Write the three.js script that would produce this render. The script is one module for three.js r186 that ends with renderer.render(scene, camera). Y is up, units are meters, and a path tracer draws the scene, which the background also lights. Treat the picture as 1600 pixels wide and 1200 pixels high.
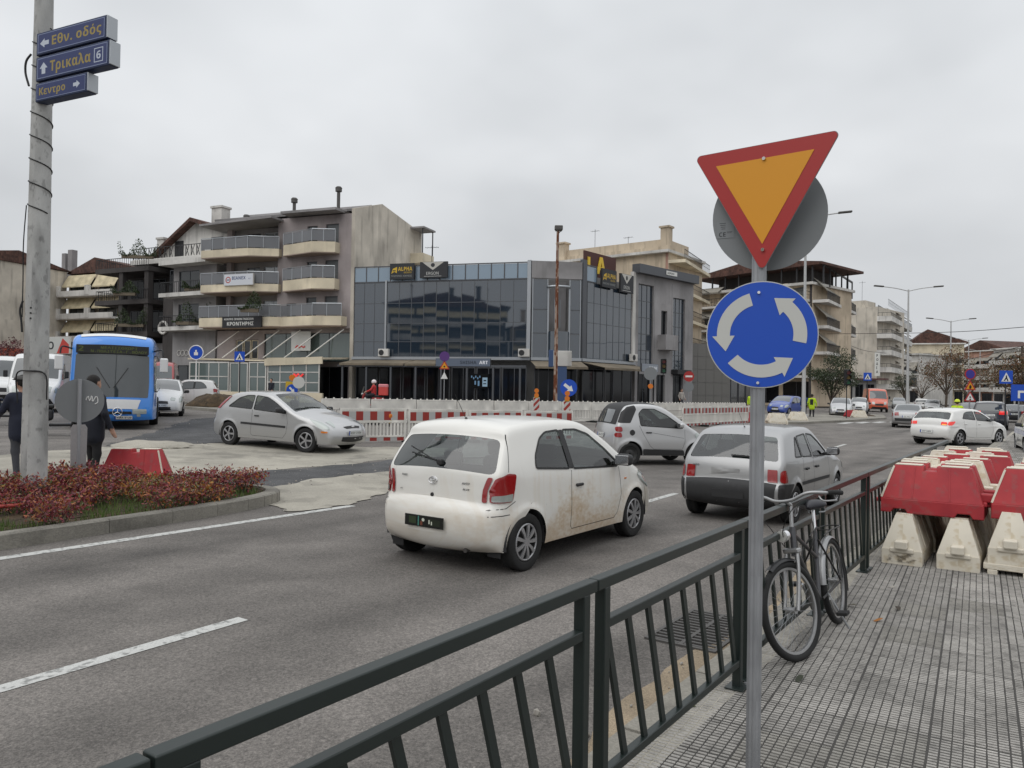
import * as THREE from 'three';
import { mergeGeometries, mergeVertices, toCreasedNormals } from 'three/addons/utils/BufferGeometryUtils.js';
import { RoundedBoxGeometry } from 'three/addons/geometries/RoundedBoxGeometry.js';
import { TessellateModifier } from 'three/addons/modifiers/TessellateModifier.js';
import { MarchingCubes } from 'three/addons/objects/MarchingCubes.js';
import { Brush, Evaluator, HOLLOW_SUBTRACTION } from 'three-bvh-csg';

// ---------------------------------------------------------------- camera, sky, sun, exposure
const scene = new THREE.Scene();
const FOC = 1202, EYE = 1.85;                                   // focal length in photograph pixels, eye height above the road
const camera = new THREE.PerspectiveCamera(2 * Math.atan(600 / FOC) * 180 / Math.PI, 4 / 3, 0.05, 3000);
camera.position.set(0, EYE, 0);
const PITCH = Math.atan(11.5 / FOC), ROLL = 0.9 * Math.PI / 180;
camera.rotation.set(PITCH, 0, ROLL, 'YXZ');
camera.updateMatrixWorld(true);

const renderer = new THREE.WebGLRenderer({ antialias: true });
renderer.toneMapping = THREE.LinearToneMapping;
renderer.toneMappingExposure = 1.0;
renderer.shadowMap.enabled = true;

function mulberry(a) { return () => { a |= 0; a = a + 0x6D2B79F5 | 0; let t = Math.imul(a ^ a >>> 15, 1 | a); t = t + Math.imul(t ^ t >>> 7, 61 | t) ^ t; return ((t ^ t >>> 14) >>> 0) / 4294967296; }; }
function hash2(i, j, s) { let h = Math.imul(i, 374761393) ^ Math.imul(j, 668265263) ^ Math.imul(s, 974634777); h = Math.imul(h ^ h >>> 13, 1274126177); return ((h ^ h >>> 16) >>> 0) / 4294967296; }
function vnoise(x, y, s = 1, per = 0) {
  const i = Math.floor(x), j = Math.floor(y), fx = x - i, fy = y - j, u = fx * fx * (3 - 2 * fx), v = fy * fy * (3 - 2 * fy);
  const w = k => per ? ((k % per) + per) % per : k;
  const a = hash2(w(i), w(j), s), b = hash2(w(i + 1), w(j), s), c = hash2(w(i), w(j + 1), s), d = hash2(w(i + 1), w(j + 1), s);
  return a + (b - a) * u + (c - a) * v + (a - b - c + d) * u * v;
}
function fbm(x, y, oct = 4, s = 1, per = 0) { let a = 0.5, t = 0, n = 0; for (let k = 0; k < oct; k++) { t += a * vnoise(x, y, s + k, per); n += a; a *= 0.5; x *= 2; y *= 2; per *= 2; } return t / n; }
const clamp = (v, a = 0, b = 1) => Math.min(b, Math.max(a, v));
const sstep = (a, b, x) => { const t = clamp((x - a) / (b - a)); return t * t * (3 - 2 * t); };
const lerp = (a, b, t) => a + (b - a) * t;
const rad = d => d * Math.PI / 180;

{ // overcast sky: a grey cloud sheet, a little brighter towards the zenith
  const W = 1024, H = 512, d = new Float32Array(W * H * 4);
  for (let j = 0; j < H; j++) for (let i = 0; i < W; i++) {
    const el = ((j + 0.5) / H - 0.5) * Math.PI, az = (i + 0.5) / W * 2 * Math.PI;
    const sx = Math.cos(el) * Math.cos(az), sy = Math.sin(el), sz = Math.cos(el) * Math.sin(az);
    const k = 1 / (Math.max(sy, 0) + 0.22), u = sx * k * 1.6 + 7, v = sz * k * 1.6 + 3;
    let c = fbm(u, v, 5, 11) + 0.45 * (fbm(u * 0.45 + 9, v * 0.45, 3, 31) - 0.5);
    c = (c - 0.5) * sstep(-0.02, 0.3, sy);
    const L = 0.635 * (1 + 1.15 * Math.max(sy, 0) ** 1.5) * (1 + 0.55 * c);
    const o = (j * W + i) * 4, warm = 0.02 * c;
    d[o] = L * (0.965 + warm); d[o + 1] = L * 0.995; d[o + 2] = L * (1.03 - warm); d[o + 3] = 1;
  }
  const t = new THREE.DataTexture(d, W, H, THREE.RGBAFormat, THREE.FloatType);
  t.mapping = THREE.EquirectangularReflectionMapping; t.magFilter = t.minFilter = THREE.LinearFilter; t.needsUpdate = true;
  scene.background = t; scene.environment = t;
}
const sun = new THREE.DirectionalLight(new THREE.Color(1, 0.975, 0.94), 0.9);
sun.position.set(-60, 95, 35); sun.target.position.set(0, 0, -25); sun.castShadow = true; sun.shadow.radius = 110;
sun.shadow.mapSize.set(2048, 2048);
Object.assign(sun.shadow.camera, { left: -70, right: 70, top: 70, bottom: -70, near: 1, far: 300 });
scene.add(sun, sun.target);

// ---------------------------------------------------------------- places: pixels of the photograph to metres, and the road's own frame
const HD = rad(34.95), DX = Math.sin(HD), DZ = Math.cos(HD);     // the road runs along (DX, -DZ)
function RF(s, q) { return [1.41 + DX * s - DZ * q, -(4.64 + DZ * s + DX * q)]; }       // s along the railing, q metres to its left
function toSQ(x, z) { const a = x - 1.41, b = -z - 4.64; return [DX * a + DZ * b, -DZ * a + DX * b]; }
function Gq(q) { const w = q - 6.5, g = 0.0175 * (w + Math.sqrt(w * w + 4)); return 0.8 * Math.tanh(g / 0.8); }
function G(x, z) { return Gq(toSQ(x, z)[1]); }                    // the ground rises gently away from the railing
function ray(px, py) { const v = new THREE.Vector3((px - 800) / FOC, (600 - py) / FOC, -1); return v.applyQuaternion(camera.quaternion); }
function at(px, py, D) { const v = ray(px, py); return camera.position.clone().addScaledVector(v, D / -v.z); }
function P(px, py, extra = 0) { const v = ray(px, py); let t = 10; for (let k = 0; k < 40; k++) { const x = v.x * t, z = v.z * t; t = lerp(t, (G(x, z) + extra - EYE) / v.y, 0.7); } const x = v.x * t, z = v.z * t; return new THREE.Vector3(x, G(x, z) + extra, z); }
const yaw = h => rad(90 - h);                                     // heading in degrees (0 away from the viewer, 90 to the right) for things that face +x

// ---------------------------------------------------------------- names, things, parts
const used = {};
function numbered(n) { const k = used[n] = (used[n] ?? -1) + 1; return k ? `${n}_${String(k).padStart(3, '0')}` : n; }
function shade(o) { o.traverse(m => { if (m.isMesh) { m.castShadow = true; m.receiveShadow = true; } }); }
function thing(name, label, category, pos = [0, 0, 0], turn = 0, group) {
  const o = new THREE.Group(); o.name = numbered(name); o.position.set(...(pos.isVector3 ? pos.toArray() : pos)); o.rotation.y = turn;
  o.userData = { label, category }; if (group) o.userData.group = group; scene.add(o); return o;
}
function mesh(name, geo, mat, parent) {
  if (Array.isArray(geo)) geo = geo.length > 1 ? merge(geo) : geo[0];
  const m = new THREE.Mesh(geo, mat); m.name = name; m.castShadow = m.receiveShadow = true; (parent || scene).add(m); return m;
}
function structure(name, geo, mat) { const m = mesh(numbered(name), geo, mat); m.userData.kind = 'structure'; return m; }
function copy(o, pos, turn, label, scale) {
  const c = o.clone(); c.name = numbered(o.name.replace(/_\d{3}$/, '')); c.userData = { ...o.userData }; if (label) c.userData.label = label;
  c.position.set(...(pos.isVector3 ? pos.toArray() : pos)); c.rotation.set(0, turn, 0); if (scale) c.scale.setScalar(scale); scene.add(c); return c;
}
// ---------------------------------------------------------------- geometry helpers
function merge(list) {
  list = list.map(g => { let h = g.index ? g.toNonIndexed() : g; if (!h.attributes.uv) h.setAttribute('uv', new THREE.BufferAttribute(new Float32Array(h.attributes.position.count * 2), 2)); if (!h.attributes.normal) h.computeVertexNormals(); for (const k of Object.keys(h.attributes)) if (!['position', 'normal', 'uv'].includes(k)) h.deleteAttribute(k); return h; });
  return mergeGeometries(list);
}
function place(g, x = 0, y = 0, z = 0, rx = 0, ry = 0, rz = 0) { const m = new THREE.Matrix4().makeRotationFromEuler(new THREE.Euler(rx, ry, rz)); m.setPosition(x, y, z); return g.applyMatrix4(m); }
function box(w, h, d, x = 0, y = 0, z = 0, rx = 0, ry = 0, rz = 0) { return place(new THREE.BoxGeometry(w, h, d), x, y, z, rx, ry, rz); }
function rbox(w, h, d, r, x = 0, y = 0, z = 0, rx = 0, ry = 0, rz = 0) { return place(new RoundedBoxGeometry(w, h, d, 2, Math.min(r, w / 2.01, h / 2.01, d / 2.01)), x, y, z, rx, ry, rz); }
function cyl(r0, r1, h, x = 0, y = 0, z = 0, rx = 0, ry = 0, rz = 0, n = 16, open = false) { return place(new THREE.CylinderGeometry(r1, r0, h, n, 1, open), x, y, z, rx, ry, rz); }
function V(a) { return a.isVector3 ? a : new THREE.Vector3(...a); }
function bar(a, b, w, d = w, roll = 0) {                              // a square bar from a to b
  a = V(a); b = V(b); const L = a.distanceTo(b), g = new THREE.BoxGeometry(w, L, d); if (roll) g.rotateY(roll);
  const q = new THREE.Quaternion().setFromUnitVectors(new THREE.Vector3(0, 1, 0), b.clone().sub(a).normalize());
  return g.applyMatrix4(new THREE.Matrix4().compose(a.clone().lerp(b, 0.5), q, new THREE.Vector3(1, 1, 1)));
}
function rod(a, b, r0, r1 = r0, n = 8) {
  a = V(a); b = V(b); const L = a.distanceTo(b), g = new THREE.CylinderGeometry(r1, r0, L, n);
  const q = new THREE.Quaternion().setFromUnitVectors(new THREE.Vector3(0, 1, 0), b.clone().sub(a).normalize());
  return g.applyMatrix4(new THREE.Matrix4().compose(a.clone().lerp(b, 0.5), q, new THREE.Vector3(1, 1, 1)));
}
function tube(pts, r, seg = 24, n = 8, closed = false) { return new THREE.TubeGeometry(new THREE.CatmullRomCurve3(pts.map(V), closed, 'centripetal'), seg, r, n, closed); }
function shapeOf(pts) { const s = new THREE.Shape(); pts.forEach((p, i) => i ? s.lineTo(p[0], p[1]) : s.moveTo(p[0], p[1])); s.closePath(); return s; }
function extr(pts, depth, bevel = 0, holes = []) { const s = shapeOf(pts); for (const h of holes) s.holes.push(new THREE.Path(h.map(p => new THREE.Vector2(...p)))); return new THREE.ExtrudeGeometry(s, { depth, bevelEnabled: bevel > 0, bevelSize: bevel, bevelThickness: bevel, bevelSegments: 2, curveSegments: 12 }); }
function boxUV(g, k = 1) {                                            // uv in metres from the face's main direction
  if (g.index) g = g.toNonIndexed(); if (!g.attributes.normal) g.computeVertexNormals();
  const p = g.attributes.position, n = g.attributes.normal, uv = new Float32Array(p.count * 2);
  for (let i = 0; i < p.count; i++) {
    const ax = Math.abs(n.getX(i)), ay = Math.abs(n.getY(i)), az = Math.abs(n.getZ(i)); let u, v;
    if (ay >= ax && ay >= az) { u = p.getX(i); v = p.getZ(i); } else if (ax > az) { u = p.getZ(i); v = p.getY(i); } else { u = p.getX(i); v = p.getY(i); }
    uv[2 * i] = u * k; uv[2 * i + 1] = v * k;
  }
  g.setAttribute('uv', new THREE.BufferAttribute(uv, 2)); return g;
}
// ---------------------------------------------------------------- textures and materials
function tex(size, size2, fn, metres, srgb = true) {                  // fn(u, v) -> [r, g, b] 0..1 (srgb) or a grey
  const d = new Uint8Array(size * size2 * 4);
  for (let j = 0; j < size2; j++) for (let i = 0; i < size; i++) { let c = fn(i / size, j / size2); if (!Array.isArray(c)) c = [c, c, c]; const o = (j * size + i) * 4; for (let k = 0; k < 3; k++) d[o + k] = clamp(c[k]) * 255; d[o + 3] = 255; }
  const t = new THREE.DataTexture(d, size, size2); t.wrapS = t.wrapT = THREE.RepeatWrapping; t.magFilter = THREE.LinearFilter; t.minFilter = THREE.LinearMipmapLinearFilter; t.generateMipmaps = true;
  if (srgb) t.colorSpace = THREE.SRGBColorSpace; if (metres) t.repeat.set(1 / metres, 1 / metres); t.needsUpdate = true; return t;
}
function canvasTex(w, h, draw) { const c = document.createElement('canvas'); c.width = w; c.height = h; const g = c.getContext('2d'); draw(g, w, h); const t = new THREE.CanvasTexture(c); t.colorSpace = THREE.SRGBColorSpace; t.magFilter = THREE.LinearFilter; return t; }
const lin = (r, g, b) => new THREE.Color().setRGB(r, g, b);
function mat(c, rough = 0.8, metal = 0, more = {}) { const col = Array.isArray(c) ? lin(...c) : new THREE.Color(c); return new THREE.MeshStandardMaterial({ color: col, roughness: rough, metalness: metal, side: THREE.DoubleSide, ...more }); }
function phys(c, rough, metal, more = {}) { const col = Array.isArray(c) ? lin(...c) : new THREE.Color(c); return new THREE.MeshPhysicalMaterial({ color: col, roughness: rough, metalness: metal, side: THREE.DoubleSide, ...more }); }
const rnd = mulberry(7);
const grey = (v, d = 0) => [v - d, v, v + d];
const M = {};
M.asphaltMap = tex(1024, 1024, (u, v) => { const g = hash2(u * 1024 | 0, v * 1024 | 0, 5), g2 = vnoise(u * 400, v * 400, 9, 400), f = fbm(u * 10, v * 10, 4, 3, 10), k = 0.428 + (g - 0.5) * 0.15 + (g2 - 0.5) * 0.13 + (f - 0.5) * 0.10; return [k * 1.035, k * 0.993, k * 0.955]; }, 5);
M.asphaltBump = tex(512, 512, (u, v) => 0.5 * hash2(u * 512 | 0, v * 512 | 0, 15) + 0.5 * vnoise(u * 160, v * 160, 19, 160), 1.6, false);
M.asphalt = mat('#ffffff', 0.93, 0, { map: M.asphaltMap, bumpMap: M.asphaltBump, bumpScale: 0.006, vertexColors: true });
M.concreteMap = tex(512, 512, (u, v) => { const g = hash2(u * 512 | 0, v * 512 | 0, 6), f = fbm(u * 6, v * 6, 5, 33, 6), s = sstep(0.52, 0.7, fbm(u * 14, v * 14, 4, 44, 14)), k = 0.60 + (g - 0.5) * 0.09 + (f - 0.5) * 0.22 - s * 0.07; return [k, k * 0.968, k * 0.895]; }, 6);
M.concrete = mat('#ffffff', 0.95, 0, { map: M.concreteMap, bumpMap: M.asphaltBump, bumpScale: 0.004 });
M.darkPatchMap = tex(512, 512, (u, v) => { const g = hash2(u * 512 | 0, v * 512 | 0, 7), f = fbm(u * 8, v * 8, 4, 55, 8), k = 0.30 + (g - 0.5) * 0.16 + (f - 0.5) * 0.14; return [k, k, k * 1.01]; }, 4);
M.darkPatch = mat('#ffffff', 0.95, 0, { map: M.darkPatchMap, bumpMap: M.asphaltBump, bumpScale: 0.012 });
M.sandMap = tex(512, 512, (u, v) => { const g = hash2(u * 512 | 0, v * 512 | 0, 8), f = fbm(u * 8, v * 8, 5, 66, 8), k = 0.55 + (g - 0.5) * 0.12 + (f - 0.5) * 0.3; return [k, k * 0.9, k * 0.76]; }, 3);
M.sand = mat('#ffffff', 1, 0, { map: M.sandMap, bumpMap: M.asphaltBump, bumpScale: 0.008 });
M.kerb = mat([0.72, 0.725, 0.74], 0.92, 0, { map: M.concreteMap, bumpMap: M.asphaltBump, bumpScale: 0.004 });
M.paintMap = tex(512, 512, (u, v) => { const w = sstep(0.52, 0.74, fbm(u * 70, v * 70, 4, 77, 70)), g = hash2(u * 512 | 0, v * 512 | 0, 8), k = lerp(0.72, 0.52, w) + (g - 0.5) * 0.10; return [k, k, k * 0.98]; }, 2.5);
M.paint = mat('#ffffff', 0.8, 0, { map: M.paintMap });
M.rail = mat([0.012, 0.019, 0.017], 0.38, 0.05);
M.galv = mat('#ffffff', 0.42, 0.55, { map: tex(256, 256, (u, v) => { const k = 0.60 + (fbm(u * 12, v * 5, 4, 91, 0) - 0.5) * 0.12; return [k, k * 1.01, k * 1.03]; }, 0.5) });
M.steel = mat([0.36, 0.37, 0.38], 0.4, 0.7);
M.dark = mat([0.014, 0.014, 0.015], 0.7);
M.black = mat([0.006, 0.006, 0.006], 0.5);
M.rubber = mat([0.013, 0.013, 0.013], 0.85);
M.white = mat([0.72, 0.72, 0.70], 0.5);
M.chrome = mat([0.75, 0.75, 0.76], 0.15, 1);

// ---------------------------------------------------------------- ground
function sheetSQ(s0, s1, q0, q1, ds, dq, y, colour) {                   // a sheet in the road frame that follows the ground
  const ns = Math.max(1, Math.round((s1 - s0) / ds)), nq = Math.max(1, Math.round((q1 - q0) / dq)), pos = [], uv = [], idx = [], col = [];
  for (let j = 0; j <= nq; j++) for (let i = 0; i <= ns; i++) { const s = s0 + (s1 - s0) * i / ns, q = q0 + (q1 - q0) * j / nq, [x, z] = RF(s, q); pos.push(x, Gq(q) + y, z); uv.push(s, q); if (colour) { const c = colour(s, q); col.push(c, c * 0.995, c * 0.985); } }
  for (let j = 0; j < nq; j++) for (let i = 0; i < ns; i++) { const a = j * (ns + 1) + i, b = a + 1, c = a + ns + 1, d = c + 1; idx.push(a, b, c, b, d, c); }
  const g = new THREE.BufferGeometry(); g.setAttribute('position', new THREE.Float32BufferAttribute(pos, 3)); g.setAttribute('uv', new THREE.Float32BufferAttribute(uv, 2)); if (colour) g.setAttribute('color', new THREE.Float32BufferAttribute(col, 3)); g.setIndex(idx); g.computeVertexNormals(); return g;
}
const wheelTrack = q => [1.1, 2.75, 4.75, 6.3].reduce((a, w) => Math.max(a, 1 - Math.abs(q - w) / 0.35), 0);
structure('road', sheetSQ(-40, 110, -0.5, 40, 0.45, 0.3, 0, (s, q) => 0.90 + 0.46 * (fbm(s * 0.35 + 40, q * 0.9, 4, 21) - 0.5) + 0.46 * (fbm(s * 0.1, q * 2.2, 3, 25) - 0.5) - 0.16 * wheelTrack(q) * (0.4 + fbm(s * 0.5, q, 2, 27)) - 0.17 * sstep(0.54, 0.70, fbm(s * 1.3 + 7, q * 2.4, 4, 29)) - 0.13 * sstep(0.60, 0.72, fbm(s * 0.22 + 3, q * 3.4, 4, 35))), M.asphalt);
{ // the land beyond, out to the horizon
  const g = []; for (const [a, b, c, d] of [[-900, -40, -900, 900], [110, 1500, -900, 900], [-40, 110, -900, -0.5], [-40, 110, 40, 900]]) g.push(sheetSQ(a, b, c, d, 400, c > 30 ? 60 : 300, c < -1 && a === -40 ? -0.01 : -0.012, () => 0.9));
  const m = mergeGeometries(g.map(h => h.toNonIndexed())); structure('ground', m, M.asphalt);
}
const patchEdges = [];
function patch(name, pts, m, y, rough = 0.12, seed = 1) {               // an irregular sheet over the road, outlined by ground points
  const sq = pts.map(([px, py]) => { const p = P(px, py); return toSQ(p.x, p.z); }), out = [];
  sq.forEach((a, i) => { const b = sq[(i + 1) % sq.length], L = Math.hypot(b[0] - a[0], b[1] - a[1]), n = Math.max(1, Math.round(L / 0.09)); for (let k = 0; k < n; k++) { const s = lerp(a[0], b[0], k / n), q = lerp(a[1], b[1], k / n); out.push([s + rough * 2 * (fbm(s * 1.7, q * 1.7, 6, seed) - 0.5), q + rough * 2 * (fbm(s * 1.7 + 50, q * 1.7, 6, seed) - 0.5)]); } });
  let g = new THREE.ShapeGeometry(shapeOf(out)); g = new TessellateModifier(0.9, 7).modify(g);
  const p = g.attributes.position, uv = new Float32Array(p.count * 2);
  for (let i = 0; i < p.count; i++) { const s = p.getX(i), q = p.getY(i), [x, z] = RF(s, q); uv[2 * i] = s; uv[2 * i + 1] = q; p.setXYZ(i, x, Gq(q) + y, z); }
  g.setAttribute('uv', new THREE.BufferAttribute(uv, 2)); g.deleteAttribute('normal'); g.computeVertexNormals();
  const n = g.attributes.normal; for (let i = 0; i < n.count; i++) if (n.getY(i) < 0) n.setXYZ(i, 0, 1, 0);
  patchEdges.push(...out); return structure(name, g, m);
}
patch('concrete_patch', [[-260, 735], [0, 712], [130, 700], [230, 696], [350, 692], [450, 697], [580, 699], [700, 700], [700, 712], [620, 717], [520, 727], [400, 737], [300, 747], [200, 753], [0, 768], [-260, 800]], M.concrete, 0.004, 0.3, 3);
patch('asphalt_patch', [[190, 757], [300, 747], [400, 738], [520, 728], [616, 719], [640, 724], [620, 737], [520, 746], [425, 763], [330, 777], [220, 777]], M.darkPatch, 0.008, 0.22, 5);
patch('concrete_patch', [[425, 762], [520, 745], [612, 738], [650, 740], [608, 771], [545, 789], [500, 797], [440, 800], [400, 782]], M.concrete, 0.012, 0.3, 7);
patch('asphalt_patch', [[165, 697], [235, 678], [300, 655], [370, 651], [362, 691], [300, 695], [235, 697]], M.darkPatch, 0.008, 0.35, 9);
patch('sand_strip', [[880, 1200], [905, 1180], [960, 1110], [1040, 1040], [1085, 1010], [1120, 1000], [1180, 960], [1260, 880], [1290, 850], [1310, 850], [1240, 930], [1180, 1010], [1140, 1040], [1080, 1085], [960, 1200]], M.sand, 0.004, 0.10, 12);
// painted lines: the dashed line between the lanes and the edge line along the planted island
function line(s0, s1, q0, q1, w) { const g = sheetSQ(s0, s1, -w / 2, w / 2, 0.5, w, 0), p = g.attributes.position; let k = 0; const n = Math.max(1, Math.round((s1 - s0) / 0.5)); for (let j = 0; j <= 1; j++) for (let i = 0; i <= n; i++, k++) { const t = i / n, s = lerp(s0, s1, t), q = lerp(q0, q1, t) + (j - 0.5) * w, [x, z] = RF(s, q); p.setXYZ(k, x, Gq(q) + 0.004, z); } g.computeVertexNormals(); return structure('road_marking', g, M.paint); }
const sqAt = (px, py) => { const p = P(px, py); return toSQ(p.x, p.z); };
{
  const a = sqAt(0, 1076), b = sqAt(380, 967), c = sqAt(1070, 767), k = (c[1] - b[1]) / (c[0] - b[0]), qa = s => b[1] + k * (s - b[0]);
  line(b[0] - 4.2, b[0], qa(b[0] - 4.2), b[1], 0.13);
  for (const s of [b[0] + 5.4, b[0] + 14.5, b[0] + 23.6]) line(s, s + 4.2, qa(s), qa(s + 4.2), 0.13);
  const e = sqAt(0, 873), f = sqAt(520, 795); const ke = (f[1] - e[1]) / (f[0] - e[0]); line(e[0] - 8, f[0] + 0.4, e[1] - ke * 8, f[1] + ke * 0.4, 0.14);
}
for (let k = 0; k < 6; k++) { const a = P(1322 + k * 26, 661 - k * 0.6), [s, q] = toSQ(a.x, a.z); line(s - 1.6, s + 1.6, q, q, 0.5); }
// ---------------------------------------------------------------- pavement of ribbed slabs, kerb, drain grate
const PAVE = 0.12;
M.slabMap = tex(512, 512, (u, v) => { const g = hash2(u * 512 | 0, v * 512 | 0, 61), f = fbm(u * 6, v * 6, 5, 62, 6), s = sstep(0.56, 0.72, fbm(u * 18, v * 18, 3, 63, 18)), k = 0.635 + (g - 0.5) * 0.14 + (f - 0.5) * 0.22 - s * 0.08; return [k, k * 0.985, k * 0.96]; }, 1.1);
M.slabs = [1.12, 0.96, 1.22, 0.84, 1.04].map((k, i) => mat([0.80 * k, 0.785 * k, (i === 3 ? 0.745 : 0.765) * k], 0.9, 0, { map: M.slabMap, bumpMap: M.asphaltBump, bumpScale: 0.003 }));
M.grout = mat([0.055, 0.052, 0.048], 1);
function slabGeo(seed) {                                              // 8 by 12 raised pads with open grooves between them
  const NX = 12, NZ = 8, T = 0.397, cx = T / NX, cz = T / NZ, r = mulberry(seed), pos = [], uv = [], ou = r() * 3, ov = r() * 3;
  const quad = (a, b, d, e) => { for (const p of [a, b, d, a, d, e]) { pos.push(...p); uv.push(p[0] + ou, p[2] + ov); } };
  for (let j = 0; j < NZ; j++) for (let i = 0; i < NX; i++) {
    const w = j === 0 || j === NZ - 1 ? 0.0026 : 0.0015, wx = i === 0 || i === NX - 1 ? 0.0066 : 0.0048, e = () => (r() - 0.5) * 0.0018, x0 = -T / 2 + i * cx + wx + e(), x1 = -T / 2 + (i + 1) * cx - wx + e(), z0 = -T / 2 + j * cz + w + e(), z1 = -T / 2 + (j + 1) * cz - w + e(), h = 0.021 + (r() - 0.5) * 0.0014, b = 0.0022, l = 0;
    const A = [x0, l, z0], B = [x1, l, z0], C = [x1, l, z1], D = [x0, l, z1], a = [x0 + b, h, z0 + b], bb = [x1 - b, h, z0 + b], cc = [x1 - b, h, z1 - b], d = [x0 + b, h, z1 - b];
    quad(a, d, cc, bb); quad(A, a, bb, B); quad(B, bb, cc, C); quad(C, cc, d, D); quad(D, d, a, A);
  }
  const g = new THREE.BufferGeometry(); g.setAttribute('position', new THREE.Float32BufferAttribute(pos, 3)); g.setAttribute('uv', new THREE.Float32BufferAttribute(uv, 2)); g.computeVertexNormals(); return g;
}
{
  const pos = []; for (const [s, q] of [[-30, 0.12], [70, 0.12], [70, -9], [-30, -9]]) pos.push([s, q]);
  const g = sheetSQ(-30, 70, -9, 0.10, 1, 0.7, 0), p = g.attributes.position; for (let i = 0; i < p.count; i++) p.setY(i, PAVE - 0.0032); g.computeVertexNormals();
  const pave = structure('pavement', g, M.grout);
  const geos = [1, 2, 3].map(k => slabGeo(k * 77)), tiles = [], th = rad(31.2), ux = Math.sin(th), uz = -Math.cos(th), vx = -Math.cos(th), vz = -Math.sin(th);
  for (let i = -60; i < 150; i++) for (let j = -34; j < 40; j++) {
    const x = 1.41 + ux * i * 0.4 + vx * j * 0.4, z = -4.64 + uz * i * 0.4 + vz * j * 0.4, [s, q] = toSQ(x, z);
    if (q > 0.15 || q < -8.7 || s < -7 || s > 40) continue;
    const v = new THREE.Vector3(x, PAVE, z).project(camera), near = v.z < 1 && Math.abs(v.x) < 1.02 && Math.abs(v.y) < 1.04 && -z > 0.5;
    tiles.push({ x, z, d: Math.hypot(x, z), near, r: hash2(i, j, 9), r2: hash2(i, j, 19), r3: hash2(i, j, 29) });
  }
  tiles.sort((a, b) => (b.near - a.near) || a.d - b.d);
  const put = t => new THREE.Matrix4().compose(new THREE.Vector3(t.x, PAVE - 0.021 + (t.r3 - 0.5) * 0.0016, t.z), new THREE.Quaternion().setFromEuler(new THREE.Euler((t.r - 0.5) * 0.003, Math.PI / 2 - th + (t.r2 - 0.5) * 0.012 + Math.PI * Math.floor(t.r * 2), (t.r2 - 0.5) * 0.003)), new THREE.Vector3(1, 1, 1));
  const own = tiles.filter(t => t.near).slice(0, 300), rest = tiles.filter(t => !own.includes(t));
  own.forEach((t, i) => { const m = mesh(i ? `slab_${String(i).padStart(3, '0')}` : 'slab', geos[t.r2 * 3 | 0], M.slabs[t.r * 5 | 0], pave); m.applyMatrix4(put(t)); });
  const im = new THREE.InstancedMesh(geos[0], M.slabs[0], rest.length); rest.forEach((t, i) => im.setMatrixAt(i, put(t))); im.name = 'slab_field'; im.userData.kind = 'stuff'; im.receiveShadow = im.castShadow = true; pave.add(im);
  // kerb stones along the road edge
  const kr = mulberry(5), kg = boxUV(rbox(0.985, 0.22, 0.2, 0.018));
  const kerb = new THREE.Group(); kerb.name = 'kerb'; kerb.userData.kind = 'structure'; scene.add(kerb);
  for (let k = 0; k < 44; k++) { const [x, z] = RF(-8.5 + k, 0.2), m = mesh(k ? `kerb_stone_${String(k).padStart(3, '0')}` : 'kerb_stone', kg, M.kerb, kerb); m.position.set(x, 0.017 + (kr() - 0.5) * 0.005, z); m.rotation.y = yaw(34.95) + (kr() - 0.5) * 0.006; }
  // joint of mortar between slabs and kerb
  const mg = sheetSQ(-12, 45, -0.02, 0.11, 1, 0.13, 0), mp = mg.attributes.position; for (let i = 0; i < mp.count; i++) mp.setY(i, PAVE - 0.0022); mg.computeVertexNormals(); structure('pavement_edge', mg, M.concrete);
}
{ // cast iron drain grate in the gutter
  const p = P(1098, 985); const [s, q] = toSQ(p.x, p.z), t = thing('drain_grate', 'black slotted iron drain grate set in the gutter behind the railing', 'drain', [p.x, 0.008, p.z], yaw(34.95));
  const L = 0.95, W = 0.52; mesh('pit', box(L - 0.04, 0.002, W - 0.04, 0, 0.0, 0), M.black, t);
  mesh('frame', [box(L, 0.02, 0.03, 0, 0.004, W / 2), box(L, 0.02, 0.03, 0, 0.004, -W / 2), box(0.03, 0.02, W - 0.03, L / 2 - 0.015, 0.004, 0), box(0.03, 0.02, W - 0.03, -L / 2 + 0.015, 0.004, 0), box(L - 0.03, 0.018, 0.03, 0, 0.004, 0)], M.steelDark = mat([0.10, 0.095, 0.09], 0.6, 0.5), t);
  for (let k = 0; k < 13; k++) mesh('bar', box(0.026, 0.016, W - 0.03, -L / 2 + 0.06 + k * 0.069, 0.003, 0), M.steelDark, t);
}
// ---------------------------------------------------------------- dark green pedestrian railing, one thing per panel
function railPanel() {
  const t = thing('railing_panel', '', 'railing', [0, 0, 0], 0, 'dark green railing panels along the pavement'), h = 0.85;
  mesh('top_rail', rbox(1.862, 0.048, 0.052, 0.006, 0, 0.956, 0), M.rail, t);
  mesh('middle_rail', rbox(1.65, 0.040, 0.042, 0.005, 0, 0.78, 0), M.rail, t);
  mesh('bottom_rail', rbox(1.65, 0.040, 0.042, 0.005, 0, 0.15, 0), M.rail, t);
  for (const s of [-1, 1]) { mesh('post', rbox(0.05, 0.935, 0.05, 0.006, s * h, 0.4675, 0), M.rail, t); mesh('base_plate', rbox(0.14, 0.012, 0.11, 0.003, s * h, 0.005, 0), M.rail, t); mesh('anchor_bolt', cyl(0.009, 0.009, 0.014, s * (h + 0.048), 0.016, 0.035, 0, 0, 0, 6), M.steel, t); }
  for (let k = 0; k < 8; k++) { const x = -h + 0.03 + k * 0.203; mesh('slat', bar([x, 0.765, 0], [x + 0.19, 0.165, 0], 0.037, 0.016), M.rail, t); }
  return t;
}
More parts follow.
